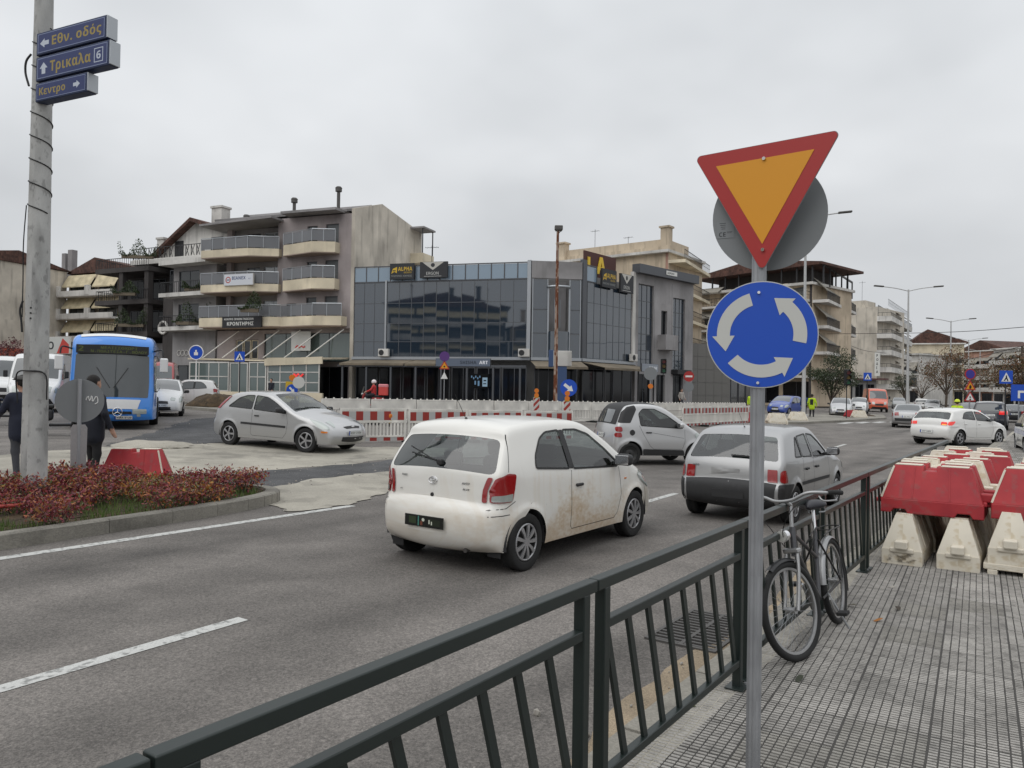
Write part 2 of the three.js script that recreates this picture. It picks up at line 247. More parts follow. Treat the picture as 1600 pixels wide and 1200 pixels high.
{
  const first = railPanel(), names = ['railing panel by the drain grate, between the street and the sign pole', 'dark green railing panel that starts the run, farthest from the stacked barriers', 'dark green railing panel with the bicycle leaning on it', 'dark green railing panel just beyond the bicycle, before the stacked barriers', 'dark green railing panel alongside the stacked red barriers', 'foremost dark green railing panel, before the one that starts the long view'];
  const order = [[-0.935, 0], [-2.805, 1], [0.935, 2], [2.805, 3], [4.675, 4], [6.545, 4], [8.415, 4], [10.285, 4], [-4.675, 5]];
  order.forEach(([s, n], i) => { const [x, z] = RF(s, 0); const o = i ? copy(first, [x, PAVE, z], yaw(34.95)) : first; o.position.set(x, PAVE, z); o.rotation.y = yaw(34.95); o.userData.label = names[n]; });
}
// ---------------------------------------------------------------- the sign pole in front
const hex = (a, b) => new THREE.Color(a);
M.signRed = mat([0.36, 0.022, 0.02], 0.45); M.signYellow = mat([0.66, 0.28, 0.010], 0.5); M.signBlue = mat([0.006, 0.068, 0.45], 0.36); M.signGrey = mat([0.52, 0.52, 0.49], 0.55);
M.signWhite = mat([0.70, 0.70, 0.68], 0.5); M.signBack = mat([0.20, 0.21, 0.215], 0.55, 0.25);
function roundTri(side, r) { // pointing down, centred on its centroid
  const R = side / Math.sqrt(3) - 2 * r + r, pts = []; for (let k = 0; k < 3; k++) { const a = rad(-90 + 120 * k), cx = (side / Math.sqrt(3) - 2 * r) * Math.cos(a), cy = (side / Math.sqrt(3) - 2 * r) * Math.sin(a); for (let j = 0; j <= 6; j++) { const b = a + rad(-60 + 20 * j); pts.push([cx + r * Math.cos(b), cy + r * Math.sin(b)]); } } return pts;
}
const ringPts = (r, n = 48) => Array.from({ length: n }, (_, k) => [r * Math.cos(k / n * 2 * Math.PI), r * Math.sin(k / n * 2 * Math.PI)]);
function arcArrow(a0, a1, ri, ro, head) {                                  // a curved arrow, degrees, drawn from a0 to a1 with its head at a1
  const rm = (ri + ro) / 2, w = (ro - ri), dir = Math.sign(a1 - a0), ah = a1 - dir * head, o = [], i = []; for (let k = 0; k <= 14; k++) { const a = rad(lerp(a0, ah, k / 14)); o.push([ro * Math.cos(a), ro * Math.sin(a)]); i.push([ri * Math.cos(a), ri * Math.sin(a)]); }
  const a = rad(ah), t = rad(a1), k = 0.86; return [...o, [(rm + w * k) * Math.cos(a), (rm + w * k) * Math.sin(a)], [rm * 1.04 * Math.cos(t), rm * 1.04 * Math.sin(t)], [(rm - w * k) * Math.cos(a), (rm - w * k) * Math.sin(a)], ...i.reverse()];
}
const flat = (pts, z, d = 0.001) => place(extr(pts, d), 0, 0, z);
{
  const b = at(1185, 520, 3.13), t = thing('sign_post', 'galvanised pole with a red and yellow give way triangle above a blue roundabout sign', 'road sign', [b.x, PAVE, b.z]);
  const H = y => y - PAVE;
  const pl = []; for (let k = 0; k < 40; k++) { const a = k / 40 * 2 * Math.PI, r = 0.0285 + 0.0016 * Math.cos(a * 10); pl.push([r * Math.cos(a), r * Math.sin(a)]); }
  mesh('pole', place(extr(pl, 2.60), 0, 0, 0, -Math.PI / 2), M.galv, t);
  mesh('pole_cap', cyl(0.032, 0.030, 0.02, 0, 2.605, 0), M.dark, t);
  mesh('ground_collar', cyl(0.06, 0.05, 0.03, 0, 0.012, 0), M.galv, t);
  // give way triangle, faces back along the road
  const yTri = at(1196, 305, 3.12).y, tri = new THREE.Group(); tri.name = 'give_way_sign'; tri.position.set(0.022, H(yTri) + 0.026, 0.01); tri.rotation.y = rad(-38); t.add(tri);
  const tg = roundTri(0.60, 0.018); mesh('sign_plate', place(extr(tg, 0.003), 0, 0, 0.034), M.signBack, tri); mesh('red_border', flat(roundTri(0.594, 0.017), 0.0375), M.signRed, tri); mesh('yellow_field', flat(roundTri(0.40, 0.001), 0.0392), M.signYellow, tri);
  for (const y of [0.112, -0.255]) mesh('bolt', cyl(0.008, 0.007, 0.008, 0.004, y, 0.044, Math.PI / 2), M.chrome, tri);
  for (const y of [0.11, -0.20]) mesh('bracket', box(0.07, 0.03, 0.02, 0, y, 0.026), M.galv, tri);
  // roundabout sign, faces the viewer
  const yR = at(1193, 523, 3.10).y, rb = new THREE.Group(); rb.name = 'roundabout_sign'; rb.position.set(0, H(yR), 0); rb.rotation.y = rad(-18); rb.scale.setScalar(0.95); t.add(rb);
  mesh('sign_plate', place(extr(ringPts(0.2265, 64), 0.003), 0.012, 0, 0.034), M.signGrey, rb); mesh('blue_disc', place(extr(ringPts(0.2225, 64), 0.001), 0.012, 0, 0.0375), M.signBlue, rb);
  for (const [a0, a1] of [[106, 206], [-12, 75 - 8], [222, 322]]) { /* three white arrows running round anticlockwise */ mesh('arrow', place(extr(arcArrow(a0, a1 + (a0 === -12 ? 5 : 0), 0.128, 0.182, 24), 0.001), 0.012, 0, 0.0392), M.signGrey, rb); }
  for (const y of [0.178, -0.205]) mesh('bolt', cyl(0.007, 0.006, 0.008, 0.0, y, 0.043, Math.PI / 2), M.chrome, rb);
  // the back of a round sign on the far side
  const bk = new THREE.Group(); bk.name = 'round_sign_back'; const yB = at(1204, 345, 3.2).y; bk.position.set(0.012, H(yB) + 0.012, 0); bk.rotation.y = rad(-25); t.add(bk);
  mesh('sign_plate', place(extr(ringPts(0.2265, 64), 0.003), 0.018, 0, -0.045), M.signBack, bk);
  const ce = canvasTex(128, 128, (g, w, h) => { g.fillStyle = '#7d8082'; g.fillRect(0, 0, w, h); g.fillStyle = '#2d3031'; g.font = 'bold 46px sans-serif'; g.fillText('CE', 14, 116); g.font = '12px sans-serif'; for (let k = 0; k < 4; k++) { g.fillRect(20 + k * 5, 14 + k * 14, 46 - k * 6, 4); } g.fillRect(74, 80, 40, 3); g.fillRect(74, 88, 34, 3); });
  const lab = new THREE.PlaneGeometry(0.072, 0.072); lab.translate(-0.155, -0.045, -0.0405); mesh('approval_print', lab, new THREE.MeshStandardMaterial({ map: ce, roughness: 0.55, metalness: 0.2 }), bk);
  for (const y of [0.08, -0.12]) mesh('bracket', box(0.07, 0.03, 0.02, 0, y, -0.036), M.galv, bk);
}
// ---------------------------------------------------------------- bicycle leaning on the railing
{
  const f = P(1258, 1028, PAVE), r = P(1310, 975, PAVE), mid = f.clone().lerp(r, 0.5), hd = Math.atan2(f.x - r.x, -(f.z - r.z)) * 180 / Math.PI;
  const t = thing('bicycle', 'old silver city bicycle with black tyres leaning on the dark green railing', 'bicycle', [mid.x, PAVE, mid.z]); t.rotation.order = 'YXZ'; t.rotation.set(rad(9), yaw(hd), 0);
  const R = 0.322, WB = 1.04, silver = mat([0.34, 0.34, 0.34], 0.38, 0.7), frameM = mat([0.075, 0.075, 0.08], 0.35, 0.5), blackM = mat([0.012, 0.012, 0.013], 0.4);
  const fork = new THREE.Group(); fork.name = 'front_fork'; t.add(fork); // steering: the fork, wheel and bars turn together
  const head = new THREE.Vector3(0.365, 0.60, 0), ax = new THREE.Vector3(WB / 2, R, 0), top = new THREE.Vector3(0.30, 0.93, 0);
  const steer = -0.30, piv = g => { g.translate(-head.x, -head.y, -head.z); const axis = top.clone().sub(head).normalize(); g.applyMatrix4(new THREE.Matrix4().makeRotationAxis(axis, steer)); return g.translate(head.x, head.y, head.z); };
  function wheel(cx, fn, fenderless) {
    const w = new THREE.Group(); w.name = fn; t.add(w); const tr = g => cx > 0 ? piv(g) : g;
    mesh('tyre', tr(place(new THREE.TorusGeometry(R - 0.0245, 0.0245, 12, 56), cx, R, 0)), M.rubber, w);
    const rim = new THREE.LatheGeometry([[R - 0.062, -0.010], [R - 0.040, -0.013], [R - 0.036, -0.011], [R - 0.036, 0.011], [R - 0.040, 0.013], [R - 0.062, 0.010], [R - 0.062, -0.010]].map(p => new THREE.Vector2(...p)), 56);
    mesh('rim', tr(place(rim, cx, R, 0, Math.PI / 2)), silver, w);
    mesh('hub', tr(place(cyl(0.022, 0.022, 0.07, 0, 0, 0, Math.PI / 2, 0, 0, 14), cx, R, 0)), silver, w);
    const sp = []; for (let k = 0; k < 32; k++) { const a = k / 32 * 2 * Math.PI, b = a + (k % 2 ? 0.45 : -0.45), z = k % 4 < 2 ? 0.026 : -0.026; sp.push(rod([cx + 0.02 * Math.cos(b), R + 0.02 * Math.sin(b), z], [cx + (R - 0.055) * Math.cos(a), R + (R - 0.055) * Math.sin(a), 0], 0.0013, 0.0013, 4)); }
    mesh('spokes', tr(merge(sp)), M.steel, w);
  }
  wheel(WB / 2, 'front_wheel'); wheel(-WB / 2, 'rear_wheel');
  for (const z of [-0.05, 0.05]) mesh('fork_blade', piv(tube([[head.x + 0.02, 0.68, z * 0.8], [0.43, 0.55, z], [0.485, 0.40, z], [ax.x, ax.y, z]], 0.0125, 14)), silver, fork);
  mesh('fork_crown', piv(rbox(0.05, 0.035, 0.12, 0.012, head.x + 0.015, 0.69, 0)), silver, fork);
  mesh('stem', piv(merge([rod([0.375, 0.66, 0], [0.29, 0.99, 0], 0.014, 0.013, 12), rod([0.29, 0.985, 0], [0.345, 1.02, 0], 0.014, 0.014)])), silver, fork);
  mesh('handlebar', piv(tube([[0.16, 1.03, -0.29], [0.26, 1.045, -0.26], [0.33, 1.06, -0.17], [0.355, 1.025, -0.06], [0.355, 1.025, 0.06], [0.33, 1.06, 0.17], [0.26, 1.045, 0.26], [0.16, 1.03, 0.29]], 0.0115, 40)), silver, fork);
  for (const z of [-1, 1]) { mesh('grip', piv(tube([[0.13, 1.025, z * 0.298], [0.20, 1.038, z * 0.282], [0.25, 1.044, z * 0.265]], 0.0165, 10)), M.rubber, fork); mesh('brake_lever', piv(tube([[0.29, 1.03, z * 0.225], [0.30, 1.0, z * 0.25], [0.21, 0.985, z * 0.30]], 0.006, 10)), silver, fork); }
  for (const z of [-1, 1]) mesh('brake_cable', piv(tube([[0.29, 1.03, z * 0.2], [0.47, 1.0, z * 0.16], [0.50, 0.86, z * 0.05], [0.42, 0.72, 0.02]], 0.003, 18, 5)), M.black, fork);
  mesh('headlamp', piv(merge([place(new THREE.SphereGeometry(0.04, 16, 10), 0.43, 0.80, 0), cyl(0.043, 0.043, 0.025, 0.452, 0.80, 0, 0, 0, Math.PI / 2, 18)])), M.chrome, fork);
  mesh('lamp_lens', piv(cyl(0.037, 0.037, 0.006, 0.468, 0.80, 0, 0, 0, Math.PI / 2, 18)), mat([0.5, 0.5, 0.47], 0.1), fork);
  const bb = [-0.06, 0.28, 0], st = [-0.215, 0.74, 0];
  mesh('frame', [rod([0.355, 0.70, 0], bb, 0.019, 0.019, 12), rod([0.335, 0.80, 0], [-0.15, 0.56, 0], 0.014, 0.014, 10), rod(bb, st, 0.016, 0.016, 12), rod([0.372, 0.65, 0], [0.325, 0.84, 0], 0.021, 0.021, 12)], frameM, t);
  for (const z of [-0.055, 0.055]) { mesh('chain_stay', rod([bb[0], bb[1], z * 0.5], [-WB / 2, R, z], 0.009, 0.008), blackM, t); mesh('seat_stay', rod([-0.19, 0.68, z * 0.35], [-WB / 2, R, z], 0.008, 0.007), blackM, t); }
  mesh('seat_post', rod(st, [-0.25, 0.89, 0], 0.013), M.chrome, t);
  { const g = new THREE.SphereGeometry(1, 24, 14), p = g.attributes.position; for (let i = 0; i < p.count; i++) { const x = p.getX(i), y = p.getY(i), z = p.getZ(i), k = x < 0 ? 1 : 0.42 + 0.58 * (1 - sstep(0, 0.8, x)); p.setXYZ(i, -0.25 + x * 0.145, 0.925 + y * (y > 0 ? 0.042 : 0.030), z * 0.098 * k); } g.computeVertexNormals(); mesh('saddle', g, mat([0.013, 0.013, 0.018], 0.5), t); }
  mesh('saddle_springs', [tube([[-0.33, 0.905, 0.06], [-0.35, 0.87, 0.06], [-0.28, 0.87, 0.03]], 0.006, 8), tube([[-0.33, 0.905, -0.06], [-0.35, 0.87, -0.06], [-0.28, 0.87, -0.03]], 0.006, 8)], M.steel, t);
  function fender(cx, a0, a1, tr = g => g) { const pts = []; const g = new THREE.BufferGeometry(), pos = [], idx = []; const n = 26, m = 6; for (let i = 0; i <= n; i++) { const a = rad(lerp(a0, a1, i / n)); for (let j = 0; j <= m; j++) { const b = lerp(-1.25, 1.25, j / m), rr = R + 0.018 - (1 - Math.cos(b)) * 0.03; pos.push(cx + rr * Math.cos(a), R + rr * Math.sin(a), 0.031 * Math.sin(b)); } } for (let i = 0; i < n; i++) for (let j = 0; j < m; j++) { const a = i * (m + 1) + j; idx.push(a, a + 1, a + m + 1, a + 1, a + m + 2, a + m + 1); } g.setAttribute('position', new THREE.Float32BufferAttribute(pos, 3)); g.setIndex(idx); g.computeVertexNormals(); return tr(g); }
  mesh('rear_mudguard', fender(-WB / 2, 5, 205), silver, t); mesh('front_mudguard', fender(WB / 2, 60, 120, piv), blackM, fork);
  mesh('carrier_rack', [tube([[-0.24, 0.70, 0.05], [-0.40, 0.715, 0.06], [-0.70, 0.715, 0.06], [-0.73, 0.715, 0], [-0.70, 0.715, -0.06], [-0.40, 0.715, -0.06], [-0.24, 0.70, -0.05]], 0.005, 40, 6), rod([-0.62, 0.715, 0.06], [-WB / 2, R + 0.02, 0.07], 0.0045), rod([-0.62, 0.715, -0.06], [-WB / 2, R + 0.02, -0.07], 0.0045), rod([-0.45, 0.715, -0.06], [-0.45, 0.715, 0.06], 0.004)], blackM, t);
  mesh('chainring', [place(new THREE.TorusGeometry(0.082, 0.006, 6, 30), bb[0], bb[1], 0.045), place(new THREE.RingGeometry(0.03, 0.08, 20), bb[0], bb[1], 0.045)], M.steelDark, t);
  mesh('chain_guard', place(rbox(0.42, 0.06, 0.012, 0.01, -0.25, 0.345, 0.055, 0, 0, -0.05), 0, 0, 0), blackM, t);
  for (const [z, a] of [[0.075, 55], [-0.075, 235]]) { const e = [bb[0] + 0.165 * Math.cos(rad(a)), bb[1] + 0.165 * Math.sin(rad(a)) * 0.9, z]; const c = mesh('crank', bar([bb[0], bb[1], z], e, 0.022, 0.012), silver, t); mesh('pedal', rbox(0.09, 0.024, 0.075, 0.006, e[0], e[1], z + Math.sign(z) * 0.05), M.rubber, t); }
  mesh('lock_cable', tube([[-0.2, 0.70, 0.03], [-0.12, 0.62, 0.08], [0.0, 0.55, 0.05], [0.06, 0.66, -0.03], [-0.02, 0.78, -0.06], [-0.17, 0.76, -0.04]], 0.007, 40, 7), M.black, t);
  mesh('kickstand', rod([-0.16, 0.30, -0.04], [-0.24, 0.03, -0.13], 0.008), M.steel, t);
}
// ---------------------------------------------------------------- plastic water barriers
M.redPlastic = mat('#ffffff', 0.62, 0, { map: tex(512, 512, (u, v) => { const f = fbm(u * 7, v * 7, 5, 101, 7), s = sstep(0.58, 0.75, fbm(u * 16, v * 16, 4, 102, 16)), g = hash2(u * 512 | 0, v * 512 | 0, 103); return [0.635 + (f - 0.5) * 0.14 - s * 0.05 + (g - 0.5) * 0.03, 0.165 + (f - 0.5) * 0.08 + s * 0.07, 0.19 + (f - 0.5) * 0.05 + s * 0.05]; }, 1.3) });
M.whitePlastic = mat('#ffffff', 0.6, 0, { map: tex(512, 512, (u, v) => { const f = fbm(u * 5, v * 5, 5, 111, 5), s = sstep(0.56, 0.74, fbm(u * 12, v * 16, 5, 112)), k = 0.82 + (f - 0.5) * 0.10; return [k - s * 0.06, k * 0.965 - s * 0.08, k * 0.89 - s * 0.11]; }, 1.3) });
function barrierGeo() {
  const lowP = [[-0.53, 0], [-0.44, 0], [-0.41, 0.05], [-0.27, 0.05], [-0.24, 0], [0.24, 0], [0.27, 0.05], [0.41, 0.05], [0.44, 0], [0.53, 0], [0.53, 0.15], [-0.53, 0.15]], upP = [[-0.522, 0.172], [0.522, 0.172], [0.40, 0.56], [0.10, 0.56], [0.10, 0.50], [-0.06, 0.50], [-0.06, 0.56], [-0.40, 0.56]];
  const lo = extr(lowP, 0.415, 0.012); lo.translate(0, 0.012, -0.2075); const g = extr(upP, 0.40, 0.012); g.translate(0, 0.004, -0.20);
  const p = g.attributes.position; for (let i = 0; i < p.count; i++) p.setZ(i, p.getZ(i) * lerp(1.04, 0.44, clamp((p.getY(i) - 0.16) / 0.41))); g.deleteAttribute('normal'); g.computeVertexNormals();
  return boxUV(merge([g, lo, rbox(0.14, 0.10, 0.14, 0.02, -0.56, 0.24, 0), rbox(0.12, 0.05, 0.2, 0.02, 0.56, 0.13, 0.0), rbox(0.05, 0.06, 0.26, 0.02, 0.545, 0.17, 0), rbox(0.05, 0.06, 0.26, 0.02, -0.545, 0.17, 0)]));
}
const barrierShape = barrierGeo();
function barrier(pos, turn, red, label, group, sc = 1) {
  const t = thing('plastic_barrier', label, 'barrier', pos, turn, group); t.scale.setScalar(sc);
  mesh('shell', barrierShape, red ? M.redPlastic : M.whitePlastic, t);
  mesh('top_cap', [rbox(0.29, 0.012, 0.18, 0.004, -0.235, 0.582, 0), rbox(0.29, 0.012, 0.18, 0.004, 0.255, 0.582, 0)], M.whitePlastic, t);
  for (const x of [-0.2, 0.2]) mesh('rib', [bar([x, 0.19, 0.212], [x * 0.9, 0.56, 0.098], 0.012, 0.008), bar([x, 0.19, -0.212], [x * 0.9, 0.56, -0.098], 0.012, 0.008)], red ? M.redPlastic : M.whitePlastic, t);
  if (red) mesh('end_edge', [bar([0.536, 0.18, 0.205], [0.413, 0.56, 0.096], 0.022, 0.02), bar([0.536, 0.18, -0.205], [0.413, 0.56, -0.096], 0.022, 0.02)], M.whitePlastic, t);
  return t;
}
{
  const A = yaw(34.95), B = A + Math.PI / 2, low = 'white plastic barriers lying under the red ones', up = 'plastic barriers stacked on top';
  const K = 0.87, put = (s, q, y, turn, red, label, group) => { const [x, z] = RF(s, q); return barrier([x, PAVE + y, z], turn, red, label, group, K); }, T = 0.585 * K;
  const dirty = put(4.72, -0.26, 0, A, false, 'white plastic barrier with a dirt stained end next to the railing, under a red one', low);
  put(4.78, -0.76, 0, A, false, 'clean white plastic barrier under the middle of the red stack', low);
  const taped = put(4.84, -1.20, 0.105, A, false, 'white plastic barrier with green tape raised on a white skid', low);
  for (const [x, m] of [[-0.30, 0.06], [0.1, 0.05]]) mesh('green_tape', box(0.02, m, 0.46, x, 0.12, 0), M.tape ??= mat([0.05, 0.25, 0.11], 0.5), taped);
  mesh('skid', [rbox(1.1, 0.07, 0.52, 0.01, 0, -0.035, 0), rbox(1.1, 0.06, 0.1, 0.01, 0, -0.10, 0.17), rbox(1.1, 0.06, 0.1, 0.01, 0, -0.10, -0.17)], M.whitePlastic, taped);
  for (const s of [5.65, 6.55, 7.45, 8.4]) for (const q of [-0.28, -0.80, -1.28, -1.8, -2.3]) put(s, q, 0, A, false, 'white plastic barrier hidden deep under the stacked red barriers', low);
  put(4.85, -1.75, 0, A, false, 'white plastic barrier beside the green taped one', low);
  put(4.62, -0.50, T, B, true, 'red plastic barrier across two white ones beside the railing, foremost of the stack', up);
  put(4.70, -1.50, T + 0.02, B, true, 'red plastic barrier resting on the green taped white one', up);
  for (const [s, q, red] of [[5.0, -0.50, true], [5.36, -0.46, false], [5.72, -0.52, false], [6.1, -0.58, true], [6.75, -0.75, true], [7.3, -0.55, false], [7.9, -0.7, true], [8.5, -0.6, false], [5.08, -1.52, true], [5.5, -1.55, false], [5.95, -1.6, true], [6.5, -1.75, true], [7.2, -1.6, false], [7.8, -1.8, true], [8.5, -1.7, true], [5.4, -2.55, true], [6.1, -2.6, false], [6.9, -2.7, true], [7.7, -2.8, true], [8.4, -2.7, false]])
    put(s, q, T, B, red, red ? 'red plastic barrier farther back in the stacked row' : 'white plastic barrier lying between the red ones of the stacked row', red ? 'red barriers at the back of the stack' : 'white barriers in the upper row');
  const st = mesh('dirt_stain', place(new THREE.PlaneGeometry(0.36, 0.13), 0, 0, 0), mat('#ffffff', 1, 0, { transparent: true, map: tex(128, 64, (u, v) => [0.24, 0.19, 0.12]), alphaMap: tex(256, 128, (u, v) => { const n = fbm(u * 7, v * 5, 5, 121) - 0.1 * Math.abs(u - 0.5); return sstep(0.40, 0.72, n) * sstep(0, 0.12, u) * sstep(1, 0.88, u) * sstep(0, 0.1, v) * sstep(1, 0.8, v) * (0.25 + 0.5 * hash2(u * 90 | 0, v * 40 | 0, 3)); }, 0, false) }), dirty);
  st.rotation.y = -Math.PI / 2; st.position.set(-0.549, 0.085, 0);
}
// ---------------------------------------------------------------- vehicles: a shell from its side outline, with cut window openings, panes, lamps, wheels
M.glass = phys([0.72, 0.80, 0.79], 0.03, 0, { transmission: 1, thickness: 0, ior: 1.5 });
M.glassDark = phys([0.035, 0.042, 0.045], 0.04, 0, { ior: 1.6, clearcoat: 1, clearcoatRoughness: 0.03 });
M.seal = mat([0.010, 0.010, 0.010], 0.55);
M.trim = mat([0.020, 0.020, 0.021], 0.6);
M.interior = mat([0.030, 0.030, 0.032], 0.9);
M.seatCloth = mat([0.055, 0.057, 0.062], 0.95);
M.lampRed = phys([0.26, 0.006, 0.007], 0.12, 0, { clearcoat: 1, clearcoatRoughness: 0.05 });
M.lampRedLit = phys([0.62, 0.02, 0.015], 0.12, 0, { clearcoat: 1, emissive: new THREE.Color(1, 0.05, 0.03), emissiveIntensity: 0.35 });
M.lampAmberLit = phys([0.7, 0.2, 0.02], 0.12, 0, { clearcoat: 1, emissive: new THREE.Color(1, 0.45, 0.08), emissiveIntensity: 0.8 });
M.lampClear = phys([0.36, 0.39, 0.37], 0.08, 0.2, { clearcoat: 1, clearcoatRoughness: 0.04 });
M.lampAmber = phys([0.62, 0.17, 0.01], 0.15, 0, { clearcoat: 1 });
M.rim = mat([0.40, 0.40, 0.41], 0.35, 0.6); M.rimDark = mat([0.03, 0.03, 0.03], 0.6);
const paintOf = (c, o = {}) => phys(c, 0.34, o.metal ?? 0, { clearcoat: 1, clearcoatRoughness: 0.06, ...o.more });
const evalCSG = new Evaluator(); evalCSG.attributes = ['position', 'normal', 'uv']; evalCSG.useGroups = false;

function plateTex(text, fg = '#15181c', bg = '#d9dad6') { return new THREE.MeshStandardMaterial({ roughness: 0.5, map: canvasTex(256, 64, (g, w, h) => { g.fillStyle = bg; g.fillRect(0, 0, w, h); g.fillStyle = '#1b3f94'; g.fillRect(0, 0, 22, h); g.fillStyle = fg; g.font = 'bold 46px sans-serif'; g.textAlign = 'center'; g.fillText(text, w / 2 + 8, 49); g.strokeStyle = '#222'; g.strokeRect(1, 1, w - 2, h - 2); }) }); }

function makeVehicle(S, parent, paint) {
  const res = S.res ?? 0.03, hw = S.W / 2;
  // --- upper outline, resampled
  const curve = new THREE.CatmullRomCurve3(S.top.map(p => new THREE.Vector3(p[0], p[1], 0)), false, 'centripetal');
  const n0 = S.top.length - 1, U = [];
  { const N = Math.round(curve.getLength() / res); const raw = []; for (let i = 0; i <= n0 * 40; i++) { const t = i / (n0 * 40), p = curve.getPoint(t), k = Math.min(n0 - 1, Math.floor(t * n0)), f = t * n0 - k; raw.push([p.x, p.y, lerp(S.top[k][2] ?? 0.1, S.top[k + 1][2] ?? 0.1, f), lerp(S.top[k][3] ?? 0.05, S.top[k + 1][3] ?? 0.05, f)]); }
    let acc = 0; const L = [0]; for (let i = 1; i < raw.length; i++) L.push(acc += Math.hypot(raw[i][0] - raw[i - 1][0], raw[i][1] - raw[i - 1][1])); let j = 0; for (let i = 0; i <= N; i++) { const s = acc * i / N; while (j < raw.length - 2 && L[j + 1] < s) j++; const f = clamp((s - L[j]) / (L[j + 1] - L[j] || 1)); U.push(raw[j].map((v, k) => lerp(v, raw[j + 1][k], f))); } }
  const nU = U.length, nor = U.map((p, i) => { const a = U[Math.max(0, i - 1)], b = U[Math.min(nU - 1, i + 1)], dx = b[0] - a[0], dy = b[1] - a[1], l = Math.hypot(dx, dy); return [-dy / l, dx / l]; });
  // --- half width
  const xr0 = S.planR ?? 0.9, xf0 = S.planF ?? 1.1, ar = S.ar ?? 0.07, af = S.af ?? 0.12, belt = x => S.belt[0] + (S.belt[1] - S.belt[0]) * x / S.L, tumble = S.tumble ?? 0.33;
  const arches = [[S.xr, S.r], [S.xf, S.r]], ra = S.ra ?? S.r + 0.045;
  function W0(x, y) {
    const a = Math.max(0, (xr0 - x) / xr0), b = Math.max(0, (x - S.L + xf0) / xf0); let w = hw * (1 - ar * a * a - af * b * b);
    const bl = belt(x), e = y - bl, up = 0.5 * (e + Math.sqrt(e * e + 0.0016));
    w -= tumble * up; w -= 0.035 * Math.max(0, (0.62 - y) / 0.4) ** 2 * (S.tuck ?? 1); w -= 0.02 * sstep(0.55, bl, y) * (S.tuck ?? 1);
    if (S.crease) w += 0.012 * Math.exp(-(((y - S.crease - 0.03 * (S.L - x) / S.L) / 0.035) ** 2));
    if (!S.noFlare) for (const [cx, cy] of arches) { const d = Math.hypot(x - cx, y - cy) - ra; w += (S.flare ?? 0.016) * Math.exp(-((d / 0.055) ** 2)); }
    return w;
  }
  function edge(x, y) { let c = 0, bd = 1e9; for (let i = 0; i < nU; i += 4) { const e = (U[i][0] - x) ** 2 + (U[i][1] - y) ** 2; if (e < bd) { bd = e; c = i; } } if (bd > 0.16) return [0.4, 0.1]; let best = 1e9, R = 0; for (let i = Math.max(0, c - 5), e = Math.min(nU - 1, c + 5); i < e; i++) { const a = U[i], b = U[i + 1], dx = b[0] - a[0], dy = b[1] - a[1], t = clamp(((x - a[0]) * dx + (y - a[1]) * dy) / (dx * dx + dy * dy)), d = Math.hypot(a[0] + dx * t - x, a[1] + dy * t - y); if (d < best) { best = d; R = lerp(a[2], b[2], t); } } return [best, R]; }
  function Wd(x, y) { const [d, R] = edge(x, y); let w = W0(x, y); if (d < R) { const k = 1 - d / R; w -= R * (1 - Math.sqrt(Math.max(0, 1 - k * k))); } return w; }
  const We = U.map(p => W0(p[0], p[1]) - p[2]);
  // --- outline with wheel arches, spine
  const yb = S.sill, low = [], F = U[nU - 1], B = U[0], seg = (a, b) => { const n = Math.max(1, Math.round(Math.hypot(b[0] - a[0], b[1] - a[1]) / (res * 1.6))); for (let k = 0; k < n; k++) low.push([lerp(a[0], b[0], k / n), lerp(a[1], b[1], k / n)]); };
  const arch = (cx, cy) => { const a0 = Math.asin(clamp((yb - cy) / ra, -1, 1)), n = Math.round(Math.PI * ra / res); for (let k = 0; k <= n; k++) { const a = lerp(a0, Math.PI - a0, k / n); low.push([cx + ra * Math.cos(a), cy + ra * Math.sin(a)]); } };
  if (S.noArch) { seg([F[0], F[1]], [F[0] - 0.05, yb]); seg([F[0] - 0.05, yb], [B[0] + 0.05, yb]); seg([B[0] + 0.05, yb], [B[0], B[1]]); }
  else { const c = Math.sqrt(Math.max(0, ra * ra - (yb - S.r) ** 2)); seg([F[0], F[1]], [S.xf + c + 0.002, yb]); arch(S.xf, S.r); seg([S.xf - c - 0.002, yb], [S.xr + c + 0.002, yb]); arch(S.xr, S.r); seg([S.xr - c - 0.002, yb], [B[0], B[1]]); }
  const out = [...U.map(p => [p[0], p[1]]), ...low.slice(1)], x0 = S.spine?.[0] ?? 0.6, x1 = S.spine?.[1] ?? S.L - 0.6, ys = S.spine?.[2] ?? Math.max(0.70, S.r + ra + 0.05);
  const steps = [0, 0.006, 0.018, 0.036, 0.06, 0.095, 0.14, 0.2], pos = [], idx = [], nO = out.length;
  for (const sg of [1, -1]) {
    const base = pos.length / 3, M2 = steps.length + 5;
    out.forEach((p, i) => { const sp = [clamp(p[0], x0, x1), ys], len = Math.hypot(sp[0] - p[0], sp[1] - p[1]), k = Math.min(1, len / 0.42); for (let m = 0; m < M2; m++) { const d = m < steps.length ? steps[m] * k : lerp(steps[steps.length - 1] * k, len, (m - steps.length + 1) / 5), t = len ? d / len : 0, x = lerp(p[0], sp[0], t), y = lerp(p[1], sp[1], t); pos.push(x, y, sg * (m === 0 && i < nU ? We[i] : Wd(x, y))); } });
    for (let i = 0; i < nO; i++) { const j = (i + 1) % nO; for (let m = 0; m < M2 - 1; m++) { const a = base + i * M2 + m, b = base + j * M2 + m, c = a + 1, d = b + 1; sg > 0 ? idx.push(a, c, b, b, c, d) : idx.push(a, b, c, b, d, c); } }
  }
  const K = 14, sb = pos.length / 3, stripP = (i, f, off = 0) => { const p = U[i], n = nor[i], c = p[3] * (1 - f * f) + off; return [p[0] + n[0] * c, p[1] + n[1] * c, f * We[i]]; };
  for (let i = 0; i < nU; i++) for (let k = 0; k <= K; k++) pos.push(...stripP(i, -1 + 2 * k / K));
